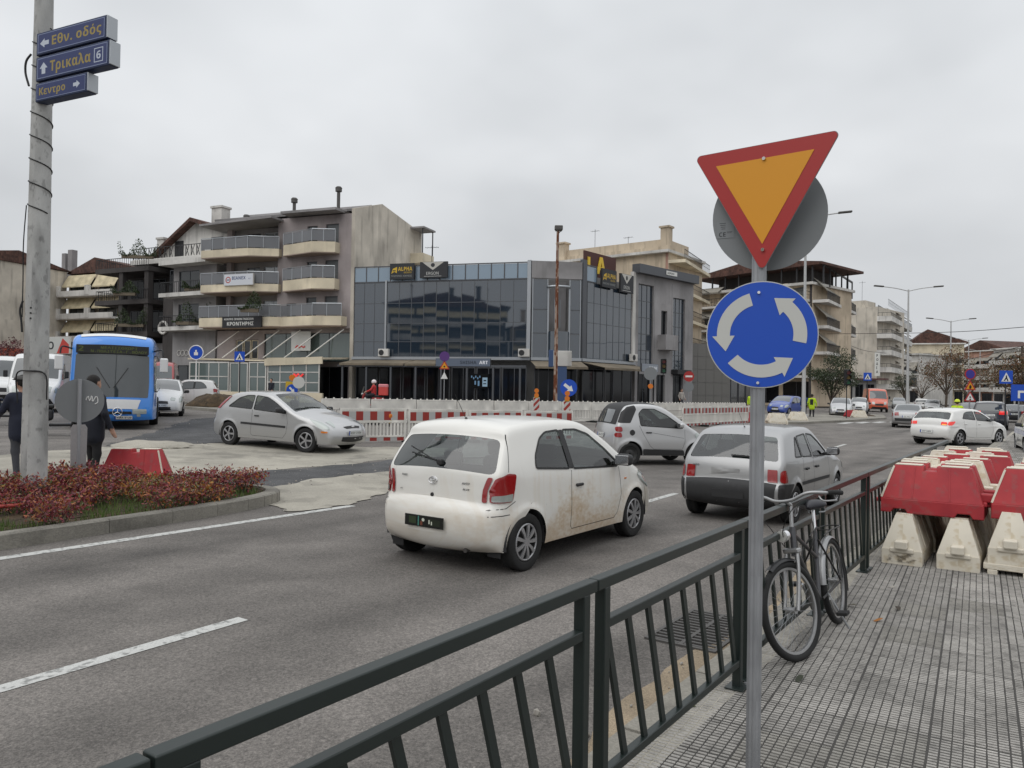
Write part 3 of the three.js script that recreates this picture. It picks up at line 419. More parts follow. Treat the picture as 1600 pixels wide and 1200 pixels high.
  for (let i = 0; i < nU - 1; i++) for (let k = 0; k < K; k++) { const a = sb + i * (K + 1) + k, b = a + 1, c = a + K + 1, d = c + 1; idx.push(a, b, c, b, d, c); }
  let g = new THREE.BufferGeometry(); g.setAttribute('position', new THREE.Float32BufferAttribute(pos, 3)); g.setIndex(idx); g = mergeVertices(g, 2e-4); g.computeVertexNormals();
  { const p = g.attributes.position, uv = new Float32Array(p.count * 2); for (let i = 0; i < p.count; i++) { uv[2 * i] = p.getX(i) + p.getZ(i) * 0.37; uv[2 * i + 1] = p.getY(i); } g.setAttribute('uv', new THREE.BufferAttribute(uv, 2)); }
  // outward normals check
  { let s = 0; const p = g.attributes.position, n = g.attributes.normal; for (let i = 0; i < p.count; i++) s += n.getZ(i) * p.getZ(i); if (s < 0) { const ix = g.index.array; for (let i = 0; i < ix.length; i += 3) { const t = ix[i]; ix[i] = ix[i + 1]; ix[i + 1] = t; } g.computeVertexNormals(); } }
  // --- patches on the shell
  function tessel(poly, maxEdge) { let q = new THREE.ShapeGeometry(shapeOf(poly)); return new TessellateModifier(maxEdge, 11).modify(q); }
  function smoothPoly(pts, r = 0.03) { const o = []; pts.forEach((p, i) => { const a = pts[(i + pts.length - 1) % pts.length], b = pts[(i + 1) % pts.length], la = Math.hypot(a[0] - p[0], a[1] - p[1]), lb = Math.hypot(b[0] - p[0], b[1] - p[1]), ka = Math.min(r, la * 0.45) / la, kb = Math.min(r, lb * 0.45) / lb; const A = [lerp(p[0], a[0], ka), lerp(p[1], a[1], ka)], C = [lerp(p[0], b[0], kb), lerp(p[1], b[1], kb)]; for (let k = 0; k <= 4; k++) { const t = k / 4; o.push([(1 - t) * (1 - t) * A[0] + 2 * t * (1 - t) * p[0] + t * t * C[0], (1 - t) * (1 - t) * A[1] + 2 * t * (1 - t) * p[1] + t * t * C[1]]); } }); return o; }
  function finish(gm) { gm.deleteAttribute('uv'); const p = gm.attributes.position, uv = new Float32Array(p.count * 2); for (let i = 0; i < p.count; i++) { uv[2 * i] = p.getX(i); uv[2 * i + 1] = p.getY(i); } gm.setAttribute('uv', new THREE.BufferAttribute(uv, 2)); return gm; }
  function sidePatch(poly, sg, off, r = 0.03, me = 0.07) {
    const q = tessel(smoothPoly(poly, r), me), p = q.attributes.position, nn = new Float32Array(p.count * 3);
    for (let i = 0; i < p.count; i++) { const x = p.getX(i), y = p.getY(i), w = Wd(x, y), h = 0.008, dx = (Wd(x + h, y) - Wd(x - h, y)) / (2 * h), dy = (Wd(x, y + h) - Wd(x, y - h)) / (2 * h), l = Math.hypot(dx, dy, 1); const nx = -dx / l, ny = -dy / l, nz = 1 / l; p.setXYZ(i, x + nx * off, y + ny * off, sg * (w + nz * off)); nn[3 * i] = nx; nn[3 * i + 1] = ny; nn[3 * i + 2] = sg * nz; }
    q.setAttribute('normal', new THREE.BufferAttribute(nn, 3)); return finish(orient(q));
  }
  function orient(q) { const A = new THREE.Vector3(), B = new THREE.Vector3(), C = new THREE.Vector3(), N = new THREE.Vector3(), p = q.attributes.position, n = q.attributes.normal; q.deleteAttribute('uv'); for (let i = 0; i < p.count; i += 3) { A.fromBufferAttribute(p, i); B.fromBufferAttribute(p, i + 1).sub(A); C.fromBufferAttribute(p, i + 2).sub(A); N.fromBufferAttribute(n, i); if (B.cross(C).dot(N) < 0) for (const a of [p, n]) for (let c = 0; c < 3; c++) { const t = a.array[(i + 1) * 3 + c]; a.array[(i + 1) * 3 + c] = a.array[(i + 2) * 3 + c]; a.array[(i + 2) * 3 + c] = t; } } return q; }
  const nearest = ([x, y]) => { let b = 0, d = 1e9; U.forEach((p, i) => { const e = Math.hypot(p[0] - x, p[1] - y); if (e < d) { d = e; b = i; } }); return b; };
  function stripPatch(a, b, fa, fb, off, r = 0.05, fl) {               // from outline point a to b; half widths fa, fb (or a left and right limit fl)
    const ia = nearest(a), ib = Math.max(nearest(b), ia + 1), L = (ib - ia) * res, wm = We[(ia + ib) >> 1];
    const lo = fl ? fl[0] : null, poly = fl ? [[0, fl[0] * wm], [L, (fl[2] ?? fl[0]) * wm], [L, (fl[3] ?? fl[1]) * wm], [0, fl[1] * wm]] : [[0, -fa * wm], [L, -fb * wm], [L, fb * wm], [0, fa * wm]];
    const q = tessel(smoothPoly(poly, r), 0.09), p = q.attributes.position, nn = new Float32Array(p.count * 3);
    const ev = (s, f, o) => { const t = clamp(ia + s / res, 0, nU - 1.001), i = Math.floor(t) || 0, A = stripP(i, f, o), C = stripP(i + 1, f, o); return A.map((v, k) => lerp(v, C[k], t - i)); };
    for (let i = 0; i < p.count; i++) { const s = p.getX(i), f = p.getY(i) / wm, c = ev(s, f, 0), e = 0.02, u1 = ev(s + e, f, 0), u0 = ev(s - e, f, 0), v1 = ev(s, f + e, 0), v0 = ev(s, f - e, 0); const n = new THREE.Vector3(u1[0] - u0[0], u1[1] - u0[1], u1[2] - u0[2]).cross(new THREE.Vector3(v1[0] - v0[0], v1[1] - v0[1], v1[2] - v0[2])).normalize(), m = nor[Math.min(nU - 1, Math.round(ia + s / res))]; if (n.x * m[0] + n.y * m[1] < 0) n.negate(); p.setXYZ(i, c[0] + n.x * off, c[1] + n.y * off, c[2] + n.z * off); nn.set([n.x, n.y, n.z], 3 * i); }
    q.setAttribute('normal', new THREE.BufferAttribute(nn, 3)); return finish(orient(q));
  }
  function solid(q, h) {                                               // a closed block round a patch, for cutting
    const m = mergeVertices(q.clone(), 1e-4), p = m.attributes.position, n = m.attributes.normal, N = p.count, ps = [], ix = [], I = m.index.array, cnt = new Map();
    for (const s of [1, -1]) for (let i = 0; i < N; i++) ps.push(p.getX(i) + n.getX(i) * h * s, p.getY(i) + n.getY(i) * h * s, p.getZ(i) + n.getZ(i) * h * s);
    const A = new THREE.Vector3(), Bv = new THREE.Vector3(), C = new THREE.Vector3();
    A.fromBufferAttribute(p, I[0]); Bv.fromBufferAttribute(p, I[1]); C.fromBufferAttribute(p, I[2]); const fn = Bv.clone().sub(A).cross(C.clone().sub(A)), fl = fn.dot(new THREE.Vector3().fromBufferAttribute(n, I[0])) < 0;
    for (let i = 0; i < I.length; i += 3) { let [a, b, c] = [I[i], I[i + 1], I[i + 2]]; if (fl) [b, c] = [c, b]; ix.push(a, b, c, a + N, c + N, b + N); for (const [u, v] of [[a, b], [b, c], [c, a]]) { const k = u < v ? u + '_' + v : v + '_' + u; cnt.has(k) ? cnt.set(k, null) : cnt.set(k, [u, v]); } }
    for (const e of cnt.values()) if (e) { const [u, v] = e; ix.push(u, u + N, v, v, u + N, v + N); }
    let o = new THREE.BufferGeometry(); o.setAttribute('position', new THREE.Float32BufferAttribute(ps, 3)); o.setIndex(ix); o = o.toNonIndexed(); o.computeVertexNormals(); o.setAttribute('uv', new THREE.BufferAttribute(new Float32Array(o.attributes.position.count * 2), 2)); return o;
  }
  const car = new THREE.Group(); const shift = o => { o.position.x = -S.L / 2; return o; };
  const add = (name, geo, m, par = parent) => { const o = mesh(name, geo, m, par); if (par === parent) shift(o); return o; };
  const cuts = [];
  for (const w of S.side || []) for (const sg of w.only ? [w.only] : [1, -1]) {
    if (w.hole && !S.opaque) cuts.push(solid(sidePatch(w.poly, sg, 0, w.r ?? 0.04), 0.05));
    const big = w.poly, q = sidePatch(big, sg, w.hole && !S.opaque ? -0.004 : w.off ?? 0.003, w.r ?? 0.04, w.me ?? 0.07), o = add(w.name, q, w.mat === undefined ? (S.opaque ? M.glassDark : M.glass) : w.mat); if (w.label) o.userData.label = w.label;
    if (w.frame) { const pl = smoothPoly(w.poly, w.r ?? 0.04); add('window_seal', ribbon([...pl, pl[0]], sg, w.frame, 0.004), M.seal); }
  }
  function ribbon(pts, sg, wd, off) { const ps = [], nn = [], ix = []; const P2 = []; pts.forEach((p, i) => { if (!i) return P2.push(p); const a = pts[i - 1], L = Math.hypot(p[0] - a[0], p[1] - a[1]), n = Math.max(1, Math.ceil(L / 0.05)); for (let k = 1; k <= n; k++) P2.push([lerp(a[0], p[0], k / n), lerp(a[1], p[1], k / n)]); });
    P2.forEach((p, i) => { const a = P2[Math.max(0, i - 1)], b = P2[Math.min(P2.length - 1, i + 1)], dx = b[0] - a[0], dy = b[1] - a[1], l = Math.hypot(dx, dy) || 1; for (const s of [-1, 1]) { const x = p[0] - dy / l * wd / 2 * s, y = p[1] + dx / l * wd / 2 * s; ps.push(x, y, sg * (Wd(x, y) + off)); } if (i) { const k = 2 * i; ix.push(k - 2, k - 1, k, k - 1, k + 1, k); } });
    const q = new THREE.BufferGeometry(); q.setAttribute('position', new THREE.Float32BufferAttribute(ps, 3)); q.setIndex(ix); q.computeVertexNormals(); return q; }
  for (const w of S.strip || []) {
    const q0 = stripPatch(w.a, w.b, w.fa, w.fb, 0, w.r, w.fl); if (w.hole && !S.opaque) cuts.push(solid(q0, 0.06));
    const o = add(w.name, stripPatch(w.a, w.b, w.fa, w.fb, w.hole && !S.opaque ? -0.003 : w.off ?? 0.003, w.r, w.fl), w.mat === undefined ? (S.opaque ? M.glassDark : M.glass) : w.mat); if (w.label) o.userData.label = w.label;
    if (w.mirror) { const f = w.fl; add(w.name, stripPatch(w.a, w.b, 0, 0, w.off ?? 0.003, w.r, [-f[1], -f[0], f[3] === undefined ? undefined : -f[3], f[2] === undefined ? undefined : -f[2]]), w.mat); }
  }
  let body = g;
  if (cuts.length) { let b = new Brush(g.toNonIndexed()); b.updateMatrixWorld(); for (const c of cuts) { const k = new Brush(c); k.updateMatrixWorld(); try { b = evalCSG.evaluate(b, k, HOLLOW_SUBTRACTION); b.updateMatrixWorld(); } catch (e) { console.log('cut failed', e.message); } } body = b.geometry; }
  add('body_shell', body, paint);
  for (const sm of S.seams || []) for (const sg of [1, -1]) add('door_seam', ribbon(sm, sg, 0.007, 0.0015), M.seal);
  for (const b of S.bands || []) for (const sg of [1, -1]) add(b.name, ribbon(b.pts, sg, b.w, b.off ?? 0.008), b.mat);
  // wheel housings, floor
  if (!S.noArch) for (const [cx] of arches) for (const sg of [1, -1]) { const a0 = Math.asin(clamp((yb + 0.01 - S.r) / ra, -1, 1)), ps = [], ix = [], n = 26, w1 = W0(cx, S.r + ra) - 0.03, w0 = w1 - 0.30; for (let k = 0; k <= n; k++) { const a = lerp(a0, Math.PI - a0, k / n); for (const z of [w1, w0]) ps.push(cx + (ra + 0.003) * Math.cos(a), S.r + (ra + 0.003) * Math.sin(a), sg * z); if (k) { const i = 2 * k; ix.push(i - 2, i - 1, i, i - 1, i + 1, i); } } const c0 = ps.length / 3; ps.push(cx, yb + 0.01, sg * w0); for (let k = 1; k <= n; k++) ix.push(c0, 2 * k - 1, 2 * k + 1); const h = new THREE.BufferGeometry(); h.setAttribute('position', new THREE.Float32BufferAttribute(ps, 3)); h.setIndex(ix); add('wheel_housing', toCreasedNormals(h, 0.6), M.interior); }
  add('underbody', merge([box(S.xf - S.xr - 2 * ra, 0.06, S.W - 0.14, (S.xf + S.xr) / 2, yb + 0.02, 0), box(S.L - 0.34, 0.05, S.W - 0.62, S.L / 2, yb + 0.05, 0), ...(S.under || [])]), M.interior);
  // wheels
  for (const [cx] of arches) for (const sg of [1, -1]) {
    const w = new THREE.Group(); w.name = 'wheel'; parent.add(w); w.position.set(cx - S.L / 2, S.r, sg * (W0(cx, S.r + ra) - (S.wheelIn ?? 0.10))); if (sg < 0) w.rotation.y = Math.PI; if (cx === S.xf && S.steer) w.rotation.y += S.steer;
    wheelParts(w, S.r, S.tw ?? 0.175, S.cap ?? 'spoke', S.wheelDetail ?? 1);
  }
  if (!S.opaque) { // seats, dashboard, steering wheel
    const sx = S.seat ?? [S.L * 0.30, S.L * 0.52], by = 0.42;
    for (const z of [-0.36, 0.36]) { const s = add('front_seat', [rbox(0.5, 0.16, 0.48, 0.06, sx[1] + 0.22, by, z), rbox(0.16, 0.58, 0.46, 0.07, sx[1] - 0.06, by + 0.34, z, 0, 0, 0.22), rbox(0.10, 0.18, 0.27, 0.045, sx[1] - 0.15, by + 0.72, z, 0, 0, 0.2)], M.seatCloth); }
    add('rear_seat', [rbox(0.48, 0.18, 1.16, 0.06, sx[0] + 0.15, by, 0), rbox(0.15, 0.55, 1.16, 0.06, sx[0] - 0.12, by + 0.32, 0, 0, 0, 0.25), rbox(0.09, 0.15, 0.25, 0.04, sx[0] - 0.22, by + 0.66, -0.33, 0, 0, 0.2), rbox(0.09, 0.15, 0.25, 0.04, sx[0] - 0.22, by + 0.66, 0.33, 0, 0, 0.2)], M.seatCloth);
    const dx = S.dash ?? S.L * 0.72; add('dashboard', [rbox(0.42, 0.3, S.W - 0.34, 0.08, dx, S.belt[1] - 0.19, 0)], M.interior);
    add('steering_wheel', place(new THREE.TorusGeometry(0.17, 0.016, 8, 28), dx - 0.36, S.belt[1] - 0.02, -0.36, 0, Math.PI / 2, 0), M.interior);
    add('cabin_floor', box(S.L * 0.62, 0.03, S.W - 0.36, S.L * 0.45, 0.33, 0), M.interior);
  }
  return { add, sidePatch, stripPatch, stripP, nearest, Wd, U, We, ribbon, nor, res };
}
const wheelCache = {};
function wheelParts(w, r, tw, cap, detail) {
  const key = [r, tw, cap].join(); let c = wheelCache[key];
  if (!c) {
    c = wheelCache[key] = {}; const ri = r * 0.66, h = tw / 2, N = 40;
    const L = pts => { const g = new THREE.LatheGeometry(pts.map(p => new THREE.Vector2(...p)), N); g.rotateX(Math.PI / 2); return g; };
    c.tyre = L([[ri, -h * 0.8], [ri + 0.02, -h * 0.95], [r - 0.025, -h], [r - 0.006, -h * 0.86], [r, -h * 0.6], [r, -0.02], [r - 0.006, -0.018], [r - 0.006, 0.018], [r, 0.02], [r, h * 0.6], [r - 0.006, h * 0.86], [r - 0.025, h], [ri + 0.02, h * 0.95], [ri, h * 0.8], [ri - 0.01, 0], [ri, -h * 0.8]]);
    c.barrel = L([[ri - 0.004, h * 0.80], [ri - 0.016, h * 0.84], [ri - 0.03, h * 0.6], [ri - 0.035, -h * 0.5], [0.02, -h * 0.55]]);
    const n = { spoke: 9, five: 5, steel: 0, seven: 7 }[cap], face = [];
    if (n) {
      for (let k = 0; k < n; k++) { const a = k / n * 2 * Math.PI, wd = n === 5 ? 0.042 : 0.030; const g = new THREE.BoxGeometry(ri - 0.02, wd, 0.018, 4, 1, 1), p = g.attributes.position; for (let i = 0; i < p.count; i++) { const t = (p.getX(i) + (ri - 0.02) / 2) / (ri - 0.02); p.setY(i, p.getY(i) * lerp(0.75, n === 5 ? 1.3 : 1.45, t)); p.setZ(i, p.getZ(i) + h * 0.78 - 0.022 * (1 - t) * 0 - 0.018 * Math.sin(t * Math.PI) * -0.6); } g.translate((ri - 0.02) / 2 + 0.012, 0, 0); g.rotateZ(a); g.computeVertexNormals(); face.push(g); }
      face.push(cyl(0.05, 0.045, 0.03, 0, 0, h * 0.78, Math.PI / 2, 0, 0, 20)); face.push(place(new THREE.TorusGeometry(ri - 0.014, 0.012, 8, N), 0, 0, h * 0.80));
    } else { face.push(L([[0.03, h * 0.55], [0.075, h * 0.62], [0.10, h * 0.45], [ri * 0.7, h * 0.35], [ri - 0.03, h * 0.62]])); for (let k = 0; k < 8; k++) face.push(cyl(0.016, 0.016, 0.012, Math.cos(k * 0.785) * ri * 0.72, Math.sin(k * 0.785) * ri * 0.72, h * 0.42, Math.PI / 2, 0, 0, 8)); }
    c.face = merge(face);
  }
  mesh('tyre', c.tyre, M.rubber, w); mesh('rim_barrel', c.barrel, M.rimDark, w); mesh('rim', c.face, cap === 'steel' ? M.rimDark : M.rim, w);
}
function mirrorPair(v, x, y, m, sc = 1) { for (const sg of [1, -1]) { const w = v.Wd(x, y); v.add('door_mirror', [rbox(0.12 * sc, 0.13 * sc, 0.20 * sc, 0.05 * sc, x, y + 0.05, sg * (w + 0.13 * sc)), rbox(0.06, 0.05, 0.12, 0.015, x + 0.02, y, sg * (w + 0.03))], m); v.add('mirror_glass', rbox(0.006, 0.10 * sc, 0.16 * sc, 0.003, x - 0.062 * sc, y + 0.05, sg * (w + 0.13 * sc)), M.chrome); } }
function handles(v, list, m) { for (const [x, y] of list) for (const sg of [1, -1]) v.add('door_handle', rbox(0.15, 0.035, 0.03, 0.014, x, y, sg * (v.Wd(x, y) + 0.012)), m); }
function rearPlate(v, x, y, text, fg, bg, w = 0.52) { const i = v.nearest([x, y]), p = v.stripP(i, 0, 0.012), n = v.nor[i]; const o = v.add('number_plate', new THREE.BoxGeometry(0.008, 0.115, w), plateTex(text, fg, bg)); o.position.set(o.position.x + p[0], p[1], 0); o.rotation.z = Math.atan2(n[1], n[0]) - (n[0] < 0 ? Math.PI : 0); return o; }
function vehicle(name, label, pos, heading, S, paint, detail, group) {
  const t = thing(name, label, S.cat ?? 'car', pos, yaw(heading), group); const v = makeVehicle(S, t, paint); detail?.(v, t); return t;
}
function carAt(px, py, dx, heading, L) { const p = P(px, py); return p; }
// ground position of a vehicle's centre from the ground point under its near rear (or front) wheel
function fromWheel(px, py, S, which, side, heading) { const w = P(px, py), a = yaw(heading), lx = (which === 'r' ? S.xr : S.xf) - S.L / 2, lz = side * (S.W / 2 - 0.1); const ox = lx * Math.cos(a) + lz * Math.sin(a), oz = -lx * Math.sin(a) + lz * Math.cos(a); const x = w.x - ox, z = w.z - oz; return [x, G(x, z), z]; }
function settle(t, S) { // tilt a vehicle so that its wheels follow the ground
  const a = t.rotation.y, c = Math.cos(a), s = Math.sin(a), h = (lx, lz) => G(t.position.x + lx * c + lz * s, t.position.z - lx * s + lz * c), xr = S.xr - S.L / 2, xf = S.xf - S.L / 2, k = S.W / 2 - 0.1;
  const pr = (h(xr, k) + h(xr, -k)) / 2, pf = (h(xf, k) + h(xf, -k)) / 2, zl = (h(xr, -k) + h(xf, -k)) / 2, zr = (h(xr, k) + h(xf, k)) / 2;
  t.rotation.order = 'YXZ'; t.rotation.z = Math.atan2(pf - pr, xf - xr); t.rotation.x = Math.atan2(zl - zr, 2 * k); t.position.y = lerp(pr, pf, (0 - xr) / (xf - xr)) - 0.004;
}
M.glassTint = phys([0.30, 0.34, 0.34], 0.03, 0, { transmission: 1, thickness: 0, ior: 1.75 });
M.glassMid = phys([0.55, 0.62, 0.61], 0.03, 0, { transmission: 1, thickness: 0, ior: 1.9 });
// ---- white three-door hatchback
const YARIS = { L: 3.75, W: 1.695, xr: 0.53, xf: 2.98, r: 0.298, sill: 0.235, belt: [1.03, 0.93], tumble: 0.34, ar: 0.10, af: 0.16, planR: 0.8, res: 0.028, crease: 0, cap: 'spoke', seat: [0.95, 1.75], dash: 2.62,
  top: [[0.16, 0.235, 0.05, 0.05], [0.05, 0.31, 0.12, 0.09], [0.005, 0.42, 0.16, 0.11], [0.0, 0.55, 0.16, 0.11], [0.03, 0.655, 0.15, 0.10], [0.075, 0.70, 0.13, 0.09], [0.095, 0.85, 0.12, 0.09], [0.13, 1.0, 0.06, 0.11], [0.22, 1.17, 0.05, 0.10], [0.34, 1.365, 0.05, 0.075], [0.345, 1.415, 0.06, 0.06], [0.42, 1.47, 0.08, 0.05], [0.65, 1.505, 0.08, 0.035], [1.0, 1.525, 0.08, 0.03], [1.5, 1.525, 0.08, 0.03], [1.92, 1.485, 0.08, 0.035], [2.35, 1.29, 0.07, 0.07], [2.80, 1.03, 0.09, 0.09], [3.0, 0.965, 0.14, 0.05], [3.3, 0.88, 0.18, 0.05], [3.56, 0.745, 0.2, 0.07], [3.68, 0.62, 0.2, 0.1], [3.735, 0.48, 0.2, 0.12], [3.735, 0.34, 0.16, 0.11], [3.66, 0.235, 0.06, 0.05]],
  side: [{ name: 'quarter_window', hole: 1, frame: 0.022, mat: M.glassTint, poly: [[0.70, 1.045], [0.74, 1.17], [0.90, 1.345], [1.04, 1.405], [1.32, 1.42], [1.37, 0.995]] }, { name: 'door_window', hole: 1, frame: 0.022, mat: M.glassMid, poly: [[1.45, 0.99], [1.405, 1.42], [1.70, 1.415], [1.95, 1.355], [2.28, 1.16], [2.50, 1.0], [2.50, 0.945], [2.0, 0.965]] },
    { name: 'pillar_trim', off: 0.004, mat: M.trim, r: 0.01, poly: [[1.372, 0.995], [1.325, 1.42], [1.40, 1.42], [1.445, 0.99]] }, { name: 'tail_light', off: 0.012, mat: M.lampRed, r: 0.03, me: 0.03, poly: [[0.079, 0.73], [0.096, 0.86], [0.124, 0.975], [0.24, 1.02], [0.36, 1.005], [0.33, 0.86], [0.29, 0.735]] }, { name: 'reversing_lamp', off: 0.0145, mat: M.lampClear, r: 0.012, me: 0.03, poly: [[0.095, 0.74], [0.10, 0.80], [0.30, 0.815], [0.285, 0.74]] }, { name: 'headlight', off: 0.006, mat: M.lampClear, r: 0.04, me: 0.04, poly: [[3.05, 0.80], [3.25, 0.86], [3.5, 0.75], [3.64, 0.60], [3.45, 0.60], [3.2, 0.70]] }],
  strip: [{ name: 'tail_light', a: [0.088, 0.735], b: [0.128, 0.985], off: 0.012, r: 0.02, mat: M.lampRed, fl: [0.92, 1.0], mirror: 1 }, { name: 'rear_window', a: [0.135, 1.015], b: [0.335, 1.35], fa: 1.0, fb: 0.98, hole: 1, r: 0.07, mat: M.glassMid }, { name: 'windscreen', a: [1.98, 1.46], b: [2.76, 1.055], fa: 0.97, fb: 1.0, hole: 1, r: 0.06 }],
  seams: [[[1.405, 0.975], [1.39, 0.7], [1.385, 0.36], [1.42, 0.318], [2.42, 0.318], [2.50, 0.38], [2.575, 0.60], [2.56, 0.80], [2.53, 0.94]], [[0.36, 1.40], [0.30, 1.18], [0.255, 1.03]], [[0.02, 0.665], [0.20, 0.675], [0.34, 0.735]], [[3.46, 0.33], [3.36, 0.55], [3.3, 0.66]]] };
const yarisBrown = (() => { const W = 768, H = 384; const t = tex(W, H, (u, v) => { const x = u * 5 - 0.5, y = v * 1.6, base = [0.865, 0.857, 0.832], n = fbm(x * 2.6, y * 3.6, 5, 201), sp = hash2(u * W | 0, v * H | 0, 202), fine = fbm(x * 26, y * 40, 4, 203);
  const brownAmt = sstep(0.30, 0.86, n * 0.9 + 0.52 - y * 0.86 + (fine - 0.5) * 0.25) * (0.35 + 0.65 * sstep(0.7, 1.25, x) * sstep(3.3, 2.4, x)), fleck = sp > 0.93 ? 0.18 : 0, k = clamp(brownAmt * (0.72 + (fine - 0.5) * 0.7 + fleck) + 0.10 * sstep(0.58, 0.72, fbm(x * 22, y * 2.5, 3, 207)) * (y < 1.0 ? 1 : 0)), d = [0.66, 0.53, 0.375]; return base.map((b, i) => lerp(b, d[i], k * 0.62)); }); t.wrapS = t.wrapT = THREE.ClampToEdgeWrapping; t.repeat.set(1 / 5, 1 / 1.6); t.offset.set(0.1, 0); return t; })();  // off-white base with mottled brown, stronger low down and along the doors
M.white1 = phys('#ffffff', 0.38, 0, { map: yarisBrown, clearcoat: 0.7, clearcoatRoughness: 0.12 });
function ellipseRing(a, b, w, n = 28) { const pts = []; for (let k = 0; k < n; k++) pts.push([0, b * Math.sin(k / n * 2 * Math.PI), a * Math.cos(k / n * 2 * Math.PI)]); return tube(pts, w, n * 2, 6, true); }
{
  const hd = 35.5, pos = fromWheel(812, 890, YARIS, 'r', 1, hd);
  const t = vehicle('hatchback', 'white three-door hatchback with brown tinged sills and red tail lights, in the near lane', pos, hd, YARIS, M.white1, v => {
    mirrorPair(v, 2.42, 0.985, M.trim, 1.1); handles(v, [[1.56, 0.80]], M.trim);
    const rp = (x, y, z, off) => { const i = v.nearest([x, y]), f = z / v.We[i]; return v.stripP(i, f, off); };
    // badge of three rings, lettering plates, lock, handle bump
    const bp = rp(0.105, 0.885, 0, 0.006), bz = g => place(g, bp[0], bp[1], 0, 0, 0, -0.2); v.add('badge', [bz(ellipseRing(0.055, 0.036, 0.0045)), bz(ellipseRing(0.017, 0.034, 0.004)), place(bz(ellipseRing(0.034, 0.013, 0.004)), -0.002, 0.012, 0)], M.chrome);
    const kp = rp(0.09, 0.76, 0, 0.004); v.add('lock_cap', place(cyl(0.022, 0.02, 0.01, 0, 0, 0, 0, 0, Math.PI / 2, 14), kp[0], kp[1], 0), M.trim);
    const lt = (txt, w, h, x, y, z) => { const p = rp(x, y, z, 0.006), m = new THREE.MeshStandardMaterial({ transparent: true, roughness: 0.3, metalness: 0.6, map: canvasTex(128, 48, (g, W, H) => { g.clearRect(0, 0, W, H); g.fillStyle = '#4a4a4a'; g.font = 'italic bold 34px sans-serif'; g.fillText(txt, 4, 36); }) }); const pg = new THREE.PlaneGeometry(w, h); pg.rotateY(-Math.PI / 2); pg.rotateZ(-0.16); pg.rotateY(-Math.sign(z) * -0.14); v.add('lettering', place(pg, p[0] - 0.002, p[1], p[2]), m); };
    lt('YARIS', 0.13, 0.04, 0.11, 0.93, -0.43); lt('WTi', 0.08, 0.03, 0.095, 0.78, -0.46); lt('AUTO', 0.13, 0.04, 0.105, 0.895, 0.42); lt('BLUE', 0.12, 0.035, 0.10, 0.845, 0.43);
    const pl = rearPlate(v, 0.005, 0.50, '', '#111', '#0d0f0c'); pl.material = new THREE.MeshStandardMaterial({ roughness: 0.5, map: canvasTex(128, 32, (g, w, h) => { g.fillStyle = '#0c0e0a'; g.fillRect(0, 0, w, h); g.fillStyle = '#2c3a22'; g.fillRect(14, 5, 24, 20); g.fillStyle = '#1d2416'; g.fillRect(84, 8, 34, 18); g.fillStyle = '#3f7f74'; g.fillRect(44, 2, 4, 28); g.fillStyle = '#c7cabb'; g.beginPath(); g.arc(62, 12, 5, 0, 7); g.fill(); g.fillRect(80, 10, 4, 12); g.fillRect(88, 14, 4, 10); g.fillStyle = '#6b3a2a'; g.fillRect(52, 16, 8, 12); }) });
    pl.userData.label = 'dark smeared number plate';
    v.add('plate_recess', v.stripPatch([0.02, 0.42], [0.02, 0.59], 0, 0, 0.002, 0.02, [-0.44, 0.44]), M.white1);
    // bumper groove, exhaust, wiper, aerial, brake lamp
    for (const z of [-1, 1]) v.add('bumper_groove', v.ribbon([[0.03, 0.60], [0.10, 0.605], [0.25, 0.61]], z, 0.008, 0.002), M.seal);
    v.add('exhaust_pipe', rod([0.03, 0.235, 0.42], [0.30, 0.26, 0.40], 0.024, 0.024, 12), M.steelDark);
    const w0 = rp(0.15, 1.045, 0.06, 0.02), w1 = rp(0.20, 1.115, -0.40, 0.02); v.add('rear_wiper', [bar(w0, w1, 0.016, 0.012), rbox(0.05, 0.06, 0.07, 0.015, w0[0], w0[1] - 0.01, w0[2]), bar(rp(0.16, 1.065, 0.0, 0.012), rp(0.25, 1.18, -0.48, 0.012), 0.01, 0.01)], M.trim);
    const sp = rp(0.345, 1.41, 0, 0.0); v.add('brake_light', rbox(0.02, 0.022, 0.22, 0.006, 0.318, 1.335, 0.0, 0, 0, -0.5), M.lampRed);
    v.add('aerial', [rod([0.52, 1.545, 0], [0.30, 1.80, 0.03], 0.004, 0.002, 6), cyl(0.025, 0.01, 0.035, 0.53, 1.535, 0)], M.black);
    v.add('side_repeater', [1, -1].map(s => rbox(0.06, 0.022, 0.014, 0.006, 2.70, 0.78, s * v.Wd(2.70, 0.78))), M.lampAmber);
    v.add('mud_flap', [box(0.01, 0.14, 0.16, 0.20, 0.20, -0.66), box(0.01, 0.10, 0.16, 0.20, 0.22, 0.66)], M.trim);
  }); settle(t, YARIS);
}
